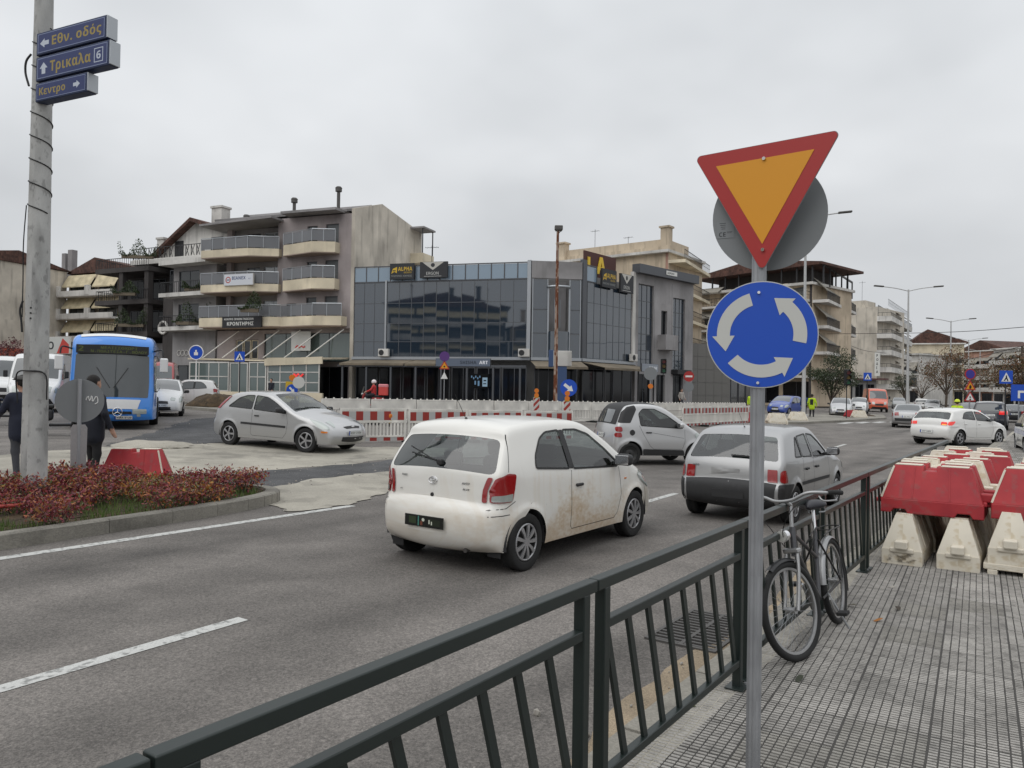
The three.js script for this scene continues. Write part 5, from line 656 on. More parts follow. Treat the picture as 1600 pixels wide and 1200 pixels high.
// ---------------------------------------------------------------- city bus
{
  const BUS = { cat: 'bus', opaque: 1, res: 0.07, L: 11.5, W: 2.5, xr: 2.9, xf: 8.8, r: 0.48, sill: 0.30, belt: [1.1, 1.1], tumble: 0.05, ar: 0.02, af: 0.10, planF: 1.3, tw: 0.27, cap: 'steel', noFlare: 1, tuck: 0, spine: [1.2, 10.2, 1.3],
    top: [[0.1, 0.32, 0.05, 0.03], [0, 0.5, 0.12, 0.05], [0, 1.5, 0.15, 0.05], [0.03, 2.6, 0.15, 0.06], [0.2, 2.86, 0.18, 0.05], [1, 2.92, 0.2, 0.06], [10.2, 2.92, 0.2, 0.06], [10.95, 2.84, 0.2, 0.08], [11.12, 2.62, 0.12, 0.10], [11.2, 2.2, 0.10, 0.12], [11.33, 1.4, 0.10, 0.14], [11.38, 1.1, 0.12, 0.14], [11.43, 0.75, 0.13, 0.14], [11.43, 0.45, 0.12, 0.14], [11.35, 0.31, 0.06, 0.08]],
    side: [0, 1, 2, 3, 4].map(k => ({ name: 'side_window', frame: 0.04, poly: [[1.0 + k * 1.78, 1.15], [1.0 + k * 1.78, 2.35], [2.68 + k * 1.78, 2.35], [2.68 + k * 1.78, 1.15]] })).concat([{ name: 'cab_window', frame: 0.04, poly: [[10.0, 1.15], [10.0, 2.35], [10.95, 2.3], [11.1, 1.2]] }]),
    strip: [{ name: 'windscreen', a: [11.17, 2.30], b: [11.40, 0.95], fa: 0.99, fb: 0.99, r: 0.06, off: 0.008, mat: M.glassDark }] };
  const blue = paintOf([0.03, 0.22, 0.68]), wht = paintOf([0.66, 0.66, 0.66]), hd = 156, p = at(174, 600, 23.6), a = yaw(hd), cx = p.x - Math.cos(a) * 5.75, cz = p.z + Math.sin(a) * 5.75;
  const t = vehicle('city_bus', 'blue and white city bus on route 2 coming towards the roundabout', [cx, G(cx, cz), cz], hd, BUS, blue, v => {
    const sp = (aa, b, fl, off, r) => v.stripPatch(aa, b, 0, 0, off, r, fl);
    v.add('destination_display', sp([11.13, 2.58], [11.17, 2.30], [-0.96, 0.96], 0.014, 0.02), M.black);
    { const T = new THREE.MeshStandardMaterial({ roughness: 0.6, color: 0x000000, emissive: 0xffffff, emissiveIntensity: 0.7, emissiveMap: canvasTex(512, 96, (g, w, h) => { g.fillStyle = '#000'; g.fillRect(0, 0, w, h); g.fillStyle = '#6d7a18'; g.font = 'bold 76px monospace'; g.fillText('2', 10, 72); g.font = 'bold 40px monospace'; g.textAlign = 'center'; g.fillText('ΜΕΛΙΣΣΟΧΩΡΙ', 300, 42); g.fillText('Ν.ΠΟΛΙΤΕΙΑ-Γ.ΒΟΛΟΥ', 300, 84, 400); g.fillStyle = '#000'; for (let y = 0; y < h; y += 4) g.fillRect(0, y, w, 1); for (let x = 0; x < w; x += 4) g.fillRect(x, 0, 1, h); }) }); const e = v.stripP(v.nearest([11.15, 2.45]), 0, 0.03), pg = new THREE.PlaneGeometry(2.0, 0.26); pg.rotateY(Math.PI / 2); pg.rotateZ(0.16); const o = v.add('route_text', place(pg, e[0] + 0.012, e[1], 0), T); }
    v.add('white_roof_edge', sp([10.1, 2.92], [11.02, 2.80], [-0.98, 0.98], 0.012, 0.05), wht);
    v.add('white_nose_panel', sp([11.41, 0.90], [11.432, 0.66], [-0.80, 0.80, -0.72, 0.60], 0.014, 0.03), wht);
    v.add('front_seam', sp([11.435, 0.54], [11.435, 0.52], [-0.56, 0.56], 0.012, 0.003), M.seal);
    for (const s of [-1, 1]) { v.add('headlight', sp([11.432, 0.64], [11.432, 0.51], s > 0 ? [0.58, 0.97] : [-0.97, -0.58], 0.02, 0.03), M.lampClear); v.add('fog_lamp', sp([11.43, 0.48], [11.43, 0.40], s > 0 ? [0.70, 0.80] : [-0.80, -0.70], 0.016, 0.02), M.lampClear); v.add('mirror_arm', tube([[11.0, 2.45, s * 1.12], [11.25, 2.5, s * 1.38], [11.3, 2.3, s * 1.42]], 0.025, 12), M.trim); v.add('door_mirror', rbox(0.12, 0.46, 0.24, 0.05, 11.3, 2.02, s * 1.44), wht); v.add('wiper', bar(v.stripP(v.nearest([11.36, 1.25]), s * 0.05, 0.03), v.stripP(v.nearest([11.26, 1.9]), s * 0.42, 0.03), 0.03, 0.02), M.black); }
    const e = v.stripP(v.nearest([11.432, 0.60]), -0.18, 0.02), star = [place(new THREE.TorusGeometry(0.13, 0.012, 8, 30), 0, 0, 0)]; for (let k = 0; k < 3; k++) star.push(rod([0, 0, 0], [0.125 * Math.sin(k * 2.094), 0.125 * Math.cos(k * 2.094), 0], 0.016, 0.003)); v.add('badge', place(merge(star), e[0] + 0.01, e[1] - 0.02, e[2], 0, Math.PI / 2), M.chrome);
    const pl = rearPlate(v, 11.43, 0.44, 'YMA 4120', '#333', '#cfd0cc', 0.5); pl.position.z = -0.35;
    v.add('driver', [place(new THREE.SphereGeometry(0.11, 14, 10), 10.6, 1.62, -0.55), rbox(0.3, 0.5, 0.45, 0.1, 10.6, 1.25, -0.55)], M.interior);
  }); settle(t, BUS);
}
// ---------------------------------------------------------------- buildings
function plasterTex(c, seed, streak = 0.5, brick = false) { return tex(512, 512, (u, v) => { const f = fbm(u * 5, v * 5, 5, seed, 5), st = sstep(0.5, 0.75, fbm(u * 26, v * 4, 4, seed + 9)), g = hash2(u * 512 | 0, v * 512 | 0, seed), row = brick && ((v * 64) % 1 < 0.12) ? -0.03 : 0, k = 1 + (f - 0.5) * 0.34 - st * 0.13 * streak + (g - 0.5) * 0.05 + row; return c.map(x => x * k); }, 9); }
M.glassBack = phys([0.008, 0.009, 0.011], 0.08, 0, { ior: 1.33 });
M.curtain = phys([0.018, 0.030, 0.046], 0.03, 0, { ior: 2.2 });
M.pane = phys([0.030, 0.034, 0.036], 0.06, 0, { ior: 1.6 });
M.parapetGlass = phys([0.22, 0.29, 0.36], 0.08, 0, { ior: 1.8 });
M.alu = mat([0.10, 0.105, 0.115], 0.45, 0.5); M.aluLight = mat([0.38, 0.40, 0.42], 0.4, 0.6); M.greyWall = mat('#ffffff', 0.9, 0, { map: plasterTex([0.56, 0.55, 0.55], 401, 0.4) });
M.mauveWall = mat('#ffffff', 0.9, 0, { map: plasterTex([0.60, 0.565, 0.56], 411, 0.4) }); M.creamWall = mat('#ffffff', 0.85, 0, { map: plasterTex([0.83, 0.785, 0.69], 421, 0.3) }); M.paleWall = mat('#ffffff', 0.92, 0, { map: plasterTex([0.755, 0.725, 0.675], 431, 0.8) });
M.beigeWall = mat('#ffffff', 0.92, 0, { map: plasterTex([0.74, 0.68, 0.595], 441, 0.8) }); M.brownWall = mat('#ffffff', 0.9, 0, { map: plasterTex([0.265, 0.25, 0.245], 451, 0.6) }); M.whiteWall = mat('#ffffff', 0.9, 0, { map: plasterTex([0.78, 0.77, 0.75], 461, 0.7) }); M.pinkWall = mat('#ffffff', 0.9, 0, { map: plasterTex([0.67, 0.53, 0.47], 471, 0.6) });
M.tileRoof = mat('#ffffff', 0.9, 0, { map: tex(512, 512, (u, v) => { const r = Math.floor(v * 28), c = Math.floor(u * 28 + (r % 2) * 0.5), g = hash2(c, r, 481), k = 0.8 + g * 0.35 + (fbm(u * 8, v * 8, 4, 482, 8) - 0.5) * 0.5; return [0.32 * k, 0.225 * k, 0.195 * k]; }, 8), bumpMap: tex(256, 256, (u, v) => 0.5 + 0.5 * Math.sin(u * 28 * 6.283), 8, false), bumpScale: 0.04 });
M.darkMetal = mat([0.03, 0.03, 0.032], 0.5, 0.3); M.canvasBeige = mat('#ffffff', 0.95, 0, { map: tex(256, 256, (u, v) => { const k = 0.93 + (fbm(u * 5, v * 5, 4, 491, 5) - 0.5) * 0.3 + (hash2(u * 256 | 0, 0, 3) - 0.5) * 0.04; return [0.78 * k, 0.73 * k, 0.61 * k]; }, 2.5) });
M.canvasGrey = mat('#ffffff', 0.95, 0, { map: tex(256, 256, (u, v) => { const s = (u * 12) % 1 < 0.4 ? 0.86 : 1, k = s * (0.93 + (fbm(u * 5, v * 5, 4, 495, 5) - 0.5) * 0.3); return [0.62 * k, 0.60 * k, 0.56 * k]; }, 2.5) });
M.awningBrown = mat('#ffffff', 0.95, 0, { map: plasterTex([0.47, 0.43, 0.37], 497, 0.6) });
M.innerWall = mat([0.26, 0.255, 0.25], 0.9);
const wp = (px, D, y) => { const p = at(px, 610, D); p.y = y ?? G(p.x, p.z); return p; };
function facade(t, A, B, base) {
  const dx = B.x - A.x, dz = B.z - A.z, L = Math.hypot(dx, dz), phi = Math.atan2(-dz, dx), m = new THREE.Matrix4().makeRotationY(phi); m.setPosition(A.x - t.position.x, (base ?? 0), A.z - t.position.z);
  const f = { L, t, m, put(name, geo, mt, par = t) { let g = Array.isArray(geo) ? merge(geo) : geo; g = boxUV(g.clone()); g.applyMatrix4(m); return mesh(name, g, mt, par); },
    putRaw(name, geo, mt, par = t) { const g = geo.clone(); g.applyMatrix4(m); return mesh(name, g, mt, par); },
    wall(x0, x1, y0, y1, holes, mt, th = 0.25, z = 0, name = 'wall') { const g = extr([[x0, y0], [x1, y0], [x1, y1], [x0, y1]], th, 0, holes.map(([a, b, w, h]) => [[a, b], [a, b + h], [a + w, b + h], [a + w, b]])); g.translate(0, 0, z - th); return f.put(name, g, mt); },
    window(x, y, w, h, o = {}) { const z = o.z ?? -0.12, fw = o.fw ?? 0.06, cols = o.cols ?? 1, rows = o.rows ?? 1, gs = [box(w, fw, 0.07, x + w / 2, y + fw / 2, z), box(w, fw, 0.07, x + w / 2, y + h - fw / 2, z), box(fw, h - 2 * fw, 0.07, x + fw / 2, y + h / 2, z), box(fw, h - 2 * fw, 0.07, x + w - fw / 2, y + h / 2, z)]; for (let c = 1; c < cols; c++) gs.push(box(fw * 0.8, h - 2 * fw, 0.06, x + w * c / cols, y + h / 2, z)); for (let r = 1; r < rows; r++) gs.push(box(w - 2 * fw, fw * 0.8, 0.05, x + w / 2, y + h * r / rows, z));
      const fr = f.put(o.name ?? 'window', gs, o.frame ?? M.alu); const pw = (w - fw) / cols, ph = (h - fw) / rows; for (let c = 0; c < cols; c++) for (let r = 0; r < rows; r++) f.put('pane', box(pw - 0.02, ph - 0.02, 0.02, x + fw / 2 + pw * (c + 0.5), y + fw / 2 + ph * (r + 0.5), z - 0.012), o.panes?.(c, r) ?? o.pane ?? M.pane, fr);
      if (o.sill) f.put('sill', box(w + 0.16, 0.06, 0.2, x + w / 2, y - 0.03, z + 0.16), o.sill, fr); return fr; },
    rail(par, pts, h, o = {}) { const gs = []; pts.forEach((p, i) => { if (!i) return; const a = pts[i - 1], n = Math.max(1, Math.round(Math.hypot(p[0] - a[0], p[2] - a[2]) / (o.step ?? 1.1))); gs.push(bar([a[0], a[1] + h, a[2]], [p[0], p[1] + h, p[2]], 0.06, 0.06)); if (o.mid) gs.push(bar([a[0], a[1] + h * 0.55, a[2]], [p[0], p[1] + h * 0.55, p[2]], 0.035, 0.035)); for (let k = i === 1 ? 0 : 1; k <= n; k++) { const q = [lerp(a[0], p[0], k / n), a[1], lerp(a[2], p[2], k / n)]; gs.push(bar(q, [q[0], q[1] + h, q[2]], o.bar ?? 0.045)); } });
      const r = f.put('railing', gs, o.mat ?? M.aluLight, par); if (o.infill) pts.forEach((p, i) => { if (!i) return; const a = pts[i - 1], L2 = Math.hypot(p[0] - a[0], p[2] - a[2]), g = box(L2 - 0.08, h - 0.14, 0.015, 0, 0, 0); g.rotateY(-Math.atan2(p[2] - a[2], p[0] - a[0])); f.put('railing_panel', place(g, (p[0] + a[0]) / 2, a[1] + h / 2, (p[2] + a[2]) / 2), o.infill, par); }); return r; },
    awning(x0, x1, y0, drop, out, mt) { const g = extr([[0, 0], [out, -drop], [out, -drop - 0.16], [out - 0.02, -drop - 0.16], [out - 0.02, -drop - 0.03], [0, -0.03]], x1 - x0); g.rotateY(-Math.PI / 2); g.translate(x1, y0, 0); return f.put('awning', g, mt); } };
  return f;
}
const signMat = (w, h, draw) => new THREE.MeshStandardMaterial({ roughness: 0.55, map: canvasTex(w, h, draw) });
function boardOn(f, name, x, y, w, h, z, mt, edge = M.darkMetal, par) { const b = f.put(name, box(w, h, 0.16, x + w / 2, y + h / 2, z - 0.081), edge, par); const g = new THREE.PlaneGeometry(w - 0.04, h - 0.04); g.translate(x + w / 2, y + h / 2, z + 0.003); f.putRaw('lettering', g, mt, b); return b; }
function acUnit(f, x, y, z, par) { const a = f.put('air_conditioner', rbox(0.85, 0.6, 0.32, 0.03, x, y + 0.3, z), M.whiteWall, par); f.put('fan_grille', place(new THREE.CylinderGeometry(0.22, 0.22, 0.03, 20).rotateX(Math.PI / 2), x - 0.15, y + 0.3, z + 0.165), M.darkMetal, a); return a; }
function antenna(f, x, y, z, h = 2) { f.put('aerial', [rod([x, y, z], [x, y + h, z], 0.025), rod([x - 0.6, y + h * 0.92, z], [x + 0.6, y + h * 0.92, z], 0.015), ...[-0.5, -0.25, 0, 0.25, 0.5].map(k => rod([x + k, y + h * 0.92, z - 0.3], [x + k, y + h * 0.92, z + 0.3], 0.01))], M.darkMetal); }
const logoG = { alpha(g, w, h) { g.fillStyle = '#23262a'; g.fillRect(0, 0, w, h); g.fillStyle = '#caa528'; g.beginPath(); g.moveTo(w * 0.05, h * 0.66); g.lineTo(w * 0.12, h * 0.32); g.lineTo(w * 0.30, h * 0.2); g.lineTo(w * 0.29, h * 0.62); g.lineTo(w * 0.18, h * 0.52); g.closePath(); g.fill(); g.fillStyle = '#23262a'; g.fillRect(w * 0.12, h * 0.42, w * 0.12, h * 0.07); g.fillStyle = '#caa528'; g.font = `bold ${h * 0.36}px sans-serif`; g.fillText('ALPHA', w * 0.34, h * 0.48, w * 0.6); g.font = `${h * 0.15}px sans-serif`; g.fillText('BROKERS', w * 0.58, h * 0.64, w * 0.34); g.fillStyle = '#9a9c98'; g.fillText('ΠΡΑΚΤΟΡΕΙΟ  ΑΣΦΑΛΕΙΕΣ', w * 0.05, h * 0.86, w * 0.88); },
  ergon(g, w, h) { g.fillStyle = '#26272b'; g.fillRect(0, 0, w, h); g.fillStyle = '#b9b6ae'; g.beginPath(); g.moveTo(w * 0.08, 0); g.lineTo(w * 0.88, 0); g.lineTo(w * 0.47, h * 0.52); g.fill(); g.fillStyle = '#2b2c2f'; g.beginPath(); g.arc(w * 0.47, h * 0.2, h * 0.13, 0, 7); g.fill(); g.fillStyle = '#c4c4bf'; g.font = `${h * 0.26}px sans-serif`; g.fillText('ERGON', w * 0.22, h * 0.82, w * 0.5); g.fillRect(w * 0.15, h * 0.9, w * 0.64, h * 0.025); } };

{ // ---- dark glass office block on the corner
  const A = wp(550, 62), C1 = wp(828, 58), C2 = wp(907, 58.5), C3 = wp(990, 64.4), C4 = wp(1080, 70.5), base = G(A.x, A.z) - 0.05;
  const t = thing('office_building', 'dark blue mirrored glass office block with rooftop sign boards on the street corner', 'building', [A.x, base, A.z]);
  const f = facade(t, A, C1), H = 11.1, W = f.L;
  // core volume behind the glass
  const core = [A, C1, C2, C3, C4].map(p => [p.x - A.x, p.z - A.z]); const back = [[C4.x - A.x - 8, C4.z - A.z - 7], [core[0][0] + 3, core[0][1] - 13]];
  { const s = shapeOf([...core, ...back].map(([x, z]) => [x, -z])); const g = new THREE.ExtrudeGeometry(s, { depth: 10.4, bevelEnabled: false }); g.rotateX(-Math.PI / 2); const cx = core.reduce((a, p) => a + p[0], 0) / 5, cz = -6; g.translate(-cx, 0, -cz); g.scale(0.955, 1, 0.9); g.translate(cx, 0, cz - 0.5); mesh('core', boxUV(g), M.innerWall, t); }
  const glass = (f, x0, x1, cols, rows, top) => { const ys = rows; for (let r = 0; r < ys.length - 1; r++) for (let c = 0; c < cols; c++) { const w = (x1 - x0) / cols; const k = hash2(c, r, cols); const g = box(w - 0.05, ys[r + 1] - ys[r] - 0.05, 0.03, 0, 0, 0, (k - 0.5) * 0.006, (hash2(r, c, 5) - 0.5) * 0.008); f.put('pane', place(g, x0 + w * (c + 0.5), (ys[r] + ys[r + 1]) / 2, -0.03), M.curtain); } for (let c = 0; c <= cols; c++) f.put('mullion', box(0.05, ys[ys.length - 1] - ys[0], 0.07, lerp(x0, x1, c / cols), (ys[0] + ys[ys.length - 1]) / 2, -0.035), M.alu); for (const y of ys) f.put('transom', box(x1 - x0, 0.05, 0.06, (x0 + x1) / 2, y, -0.038), M.alu); };
  const rows = [3.75, 4.95, 6.4, 8.0, 9.65];
  glass(f, 0.05, 2.75, 3, rows); glass(f, 2.95, W - 0.35, 11, rows); f.put('downpipe', box(0.14, 6.2, 0.12, 2.85, 6.75, 0.0), M.aluLight); f.put('corner_post', box(0.28, 7.4, 0.25, W - 0.18, 7.4, -0.06), M.aluLight);
  const par = (f, x0, x1, n, skip = []) => { for (let c = 0; c < n; c++) { if (skip.includes(c)) continue; const w = (x1 - x0) / n; f.put('parapet_pane', box(w - 0.1, 1.12, 0.03, x0 + w * (c + 0.5), 10.32, -0.03), M.parapetGlass); } f.put('parapet_rail', [box(x1 - x0, 0.08, 0.10, (x0 + x1) / 2, 10.95, -0.03), box(x1 - x0, 0.08, 0.10, (x0 + x1) / 2, 9.72, -0.03), ...Array.from({ length: n + 1 }, (_, c) => box(0.07, 1.15, 0.08, lerp(x0, x1, c / n), 10.33, -0.032))], M.alu); };
  par(f, 0.05, W - 0.05, 14);
  boardOn(f, 'sign_board', 3.30, 9.85, 2.05, 1.25, 0.35, signMat(256, 160, logoG.alpha)); boardOn(f, 'sign_board', 5.85, 9.9, 2.3, 1.25, 0.35, signMat(256, 144, logoG.ergon));
  f.put('ledge', box(W, 0.22, 0.3, W / 2, 3.64, 0.02), M.aluLight); acUnit(f, 2.9, 3.76, 0.35); acUnit(f, W - 0.4, 3.76, 0.4);
  // ground floor: awnings, posts, shop windows, signs
  const aw = (f, x0, x1, drop, out) => f.awning(x0, x1, 3.5, drop, out, M.awningBrown);
  aw(f, 0.0, 5.4, 0.35, 2.2); aw(f, 5.5, 8.0, 0.35, 2.2);
  const shopSign = boardOn(f, 'shop_sign', 8.0, 2.95, 4.3, 0.6, 2.15, signMat(512, 72, (g, w, h) => { g.fillStyle = '#5c6676'; g.fillRect(0, 0, w, h); g.fillStyle = '#1f2632'; g.font = 'bold 44px sans-serif'; g.fillText('SHISHA', 230, 52); g.fillStyle = '#e8eaee'; g.fillText('ART', 412, 52); }), M.alu);
  for (let k = 0; k < 8; k++) f.put('awning_post', box(0.14, 2.9, 0.14, 0.2 + k * 2.05, 1.45, 2.0), M.alu);
  for (let k = 0; k < 7; k++) f.window(0.3 + k * 2.05, 0.35, 1.9, 2.6, { z: -0.05, cols: 2, pane: M.glassBack, name: 'shop_window' });
  f.put('terrace_beam', box(W + 0.4, 0.16, 0.14, W / 2, 2.98, 2.02), M.alu);
  { const g = new THREE.PlaneGeometry(1.5, 1.1); g.translate(10.9, 1.9, 0.35); f.putRaw('lit_screen', g, new THREE.MeshStandardMaterial({ color: 0, emissive: 0xffffff, emissiveIntensity: 0.5, emissiveMap: canvasTex(128, 96, (c, w, h) => { c.fillStyle = '#05070a'; c.fillRect(0, 0, w, h); c.fillStyle = '#7fa6c8'; for (let k = 0; k < 5; k++) c.fillRect(6 + k * 14, 12 + (k % 2) * 10, 8, 14); c.fillStyle = '#a8c6dc'; c.fillRect(84, 24, 34, 60); c.fillStyle = '#05070a'; c.fillRect(92, 40, 18, 8); c.fillRect(90, 62, 20, 6); c.fillStyle = '#7fa6c8'; c.fillRect(30, 46, 10, 26); c.fillRect(52, 46, 12, 34); }) })); }
  // curved corner bay with a recessed balcony
  const fb = facade(t, C1, C2), wb = fb.L; fb.wall(0, wb, 9.75, 11.05, [], M.greyWall, 0.2, 0.05, 'parapet_band');
  for (const [a, b] of [[0.1, 1.25], [2.95, wb - 0.1]]) { for (const [y0, y1] of [[3.7, 5.6], [5.6, 7.4], [7.4, 9.7]]) fb.put('pane', box(b - a - 0.05, y1 - y0 - 0.06, 0.03, (a + b) / 2, (y0 + y1) / 2, -0.05), M.curtain); fb.put('mullion', [box(0.07, 6, 0.1, a, 6.7, -0.03), box(0.07, 6, 0.1, b, 6.7, -0.03)], M.aluLight); }
  for (const y of [5.6, 7.4]) for (const [a, b] of [[0.1, 1.25], [2.95, wb - 0.1]]) fb.put('transom', box(b - a, 0.06, 0.08, (a + b) / 2, y, -0.03), M.alu);
  fb.put('loggia_back', box(1.6, 6, 0.1, 2.1, 6.7, -1.3), M.greyWall); fb.put('loggia_door', [box(0.05, 2.2, 0.06, 1.55, 7.2, -1.2), box(0.05, 2.2, 0.06, 2.0, 7.2, -1.2), box(0.05, 2.2, 0.06, 2.45, 7.2, -1.2)], M.aluLight);
  { const ar = []; for (let k = 0; k <= 12; k++) { const a = Math.PI * k / 12; ar.push([2.1 + 0.82 * Math.cos(a), 9.1, 0.1 + 0.5 * Math.sin(a)]); } fb.put('bay_frame', [tube(ar, 0.10, 30), box(0.12, 5.4, 0.12, 1.28, 6.4, 0.06), box(0.12, 5.4, 0.12, 2.92, 6.4, 0.06)], M.aluLight); const gl = new THREE.CylinderGeometry(0.8, 0.8, 1.9, 20, 1, true, -Math.PI / 2, Math.PI); fb.put('bay_glass', place(gl, 2.1, 4.75, 0.1), M.curtain); }
  fb.put('ledge', box(wb, 0.22, 0.3, wb / 2, 3.64, 0.02), M.aluLight); aw(fb, 0, wb, 0.5, 2.5); for (const x of [0.3, wb - 0.3]) fb.put('awning_post', box(0.1, 3, 0.1, x, 1.5, 2.0), M.darkMetal); fb.window(0.3, 0.3, wb - 0.6, 2.7, { cols: 3, z: -0.05, pane: M.glassBack, name: 'shop_window' });
  // street side with glass and tall dark bays
  const fc = facade(t, C2, C3), wc = fc.L; glass(fc, 0.75, wc - 0.55, 7, [3.75, 6.55, 8.1, 9.65]); par(fc, 0.6, 2.0, 1); boardOn(fc, 'sign_board', 2.2, 9.45, 2.1, 1.45, 0.35, signMat(256, 160, logoG.alpha)); boardOn(fc, 'sign_board', 4.9, 9.35, 2.0, 1.5, 0.35, signMat(256, 144, logoG.ergon));
  fc.put('end_post', box(0.45, 7.6, 0.3, wc - 0.2, 7.5, -0.05), M.whiteWall); fc.put('end_post', box(0.5, 7.6, 0.3, 0.28, 7.5, -0.05), M.alu); fc.put('ledge', box(wc, 0.22, 0.3, wc / 2, 3.64, 0.02), M.aluLight); aw(fc, 0, wc - 0.2, 0.45, 2.2); for (let k = 0; k < 4; k++) fc.put('awning_post', box(0.1, 3, 0.1, 0.3 + k * 2.4, 1.5, 2.0), M.darkMetal); fc.window(0.3, 0.3, wc - 0.6, 2.7, { cols: 5, z: -0.05, pane: M.glassBack, name: 'shop_window' }); acUnit(fc, wc - 0.6, 3.8, 0.3);
  { const b = fc.put('roof_board', box(4.6, 2.4, 0.12, 4.2, 11.2, -1.2), mat([0.075, 0.025, 0.02], 0.7)); fc.put('roof_letter', [extrLetter('L', 1.2), extrLetter('A', 1.4)].map((g, k) => place(g, 2.3 + k * 1.25, 10.75, -1.12)), mat([0.75, 0.5, 0.03], 0.5), b); }
  function extrLetter(ch, s) { const p = ch === 'L' ? [[0, 0], [0.6, 0], [0.6, 0.22], [0.24, 0.22], [0.24, 1], [0, 1]] : [[0, 0], [0.24, 0], [0.32, 0.25], [0.6, 0.25], [0.68, 0], [0.92, 0], [0.58, 1], [0.34, 1]]; return extr(p.map(([x, y]) => [x * s, y * s]), 0.08, 0, ch === 'A' ? [[[0.39 * s, 0.42 * s], [0.46 * s, 0.72 * s], [0.53 * s, 0.42 * s]]] : []); }
  const fd = facade(t, C3, C4), wd = fd.L; fd.wall(0, wd, 0, 11.3, [[0.35, 3.4, 2.2, 7.0], [5.5, 3.3, 1.9, 6.4], [3.7, 6.2, 0.9, 2.2], [0.4, 0.2, 2.0, 2.6], [3.1, 0.2, 1.3, 2.6], [5.6, 0.2, 1.6, 2.9]], M.greyWall, 0.35, 0.1);
  fd.window(0.35, 3.4, 2.2, 7.0, { cols: 3, rows: 5, pane: M.curtain, z: -0.1 }); fd.window(5.5, 3.3, 1.9, 6.4, { cols: 3, rows: 5, pane: M.curtain, z: -0.1 }); fd.window(3.7, 6.2, 0.9, 2.2, { pane: M.glassBack }); fd.put('balcony', box(1.9, 1.3, 0.9, 4.15, 5.6, 0.5), M.greyWall);
  fd.put('cornice', [box(wd + 0.3, 0.75, 0.8, wd / 2, 11.6, 0.2)], M.alu); boardOn(fd, 'sign_board', 3.6, 11.45, 1.7, 0.4, 0.62, signMat(128, 32, (g, w, h) => { g.fillStyle = '#d6d6d2'; g.fillRect(0, 0, w, h); g.fillStyle = '#222'; g.font = 'bold 22px sans-serif'; g.fillText('ΔΩΡΙΚΗ', 12, 24); }));
  for (const [x, w] of [[0.4, 2.0], [3.1, 1.3], [5.6, 1.6]]) fd.window(x, 0.2, w, 2.6, { cols: 2, pane: M.glassBack, name: 'shop_window' }); fd.put('canopy', box(2.2, 0.4, 0.8, 6.4, 3.1, 0.4), M.darkMetal);
  for (let k = 0; k < 6; k++) for (let r = 0; r < 2; r++) fd.put('panel_joint', box(0.02, 2.0, 0.01, 2.7 + k * 0.0 + r * 2.6, 4.4 + k * 1.1, 0.103), M.alu);
  boardOn(fc, 'shop_sign', wc - 2.6, 2.9, 2.6, 0.65, 2.3, signMat(256, 64, (g, w, h) => { g.fillStyle = '#8a9099'; g.fillRect(0, 0, w, h); g.fillStyle = '#e6e8ea'; g.font = 'bold 34px sans-serif'; g.fillText('CAFE BAR', 110, 44, 130); }), M.alu);
  antenna(f, 5.5, 10.9, -3, 2.2);
}
{ // ---- grey clad low wall building right of the glass block
  const A = wp(1076, 71.5), B = wp(1140, 74), base = G(A.x, A.z) - 0.05, t = thing('clad_annex', 'low annex clad in grey panels right of the glass office block', 'building', [A.x, base, A.z]), f = facade(t, A, B);
  f.put('wall', box(f.L, 6.1, 8, f.L / 2, 3.05, -4.02), M.innerWall);
  for (let i = 0; i < 5; i++) for (let j = 0; j < 5; j++) f.put('panel', box(f.L / 5 - 0.03, 1.19, 0.05, f.L / 5 * (i + 0.5), 0.62 + j * 1.22, 0.01), M.clad ??= mat([0.15, 0.145, 0.135], 0.6, 0.1));
  const D2 = wp(1195, 84), g = facade(t, B, D2); g.put('wall', box(g.L, 3.6, 6, g.L / 2, 1.8, -3.02), M.innerWall); g.put('shop_fascia', box(g.L, 0.8, 0.3, g.L / 2, 3.4, 0), M.whiteWall); for (let k = 0; k < 5; k++) g.window(0.2 + k * g.L / 5, 0.2, g.L / 5 - 0.3, 2.7, { z: 0.05, pane: M.glassBack, name: 'shop_window' });
}
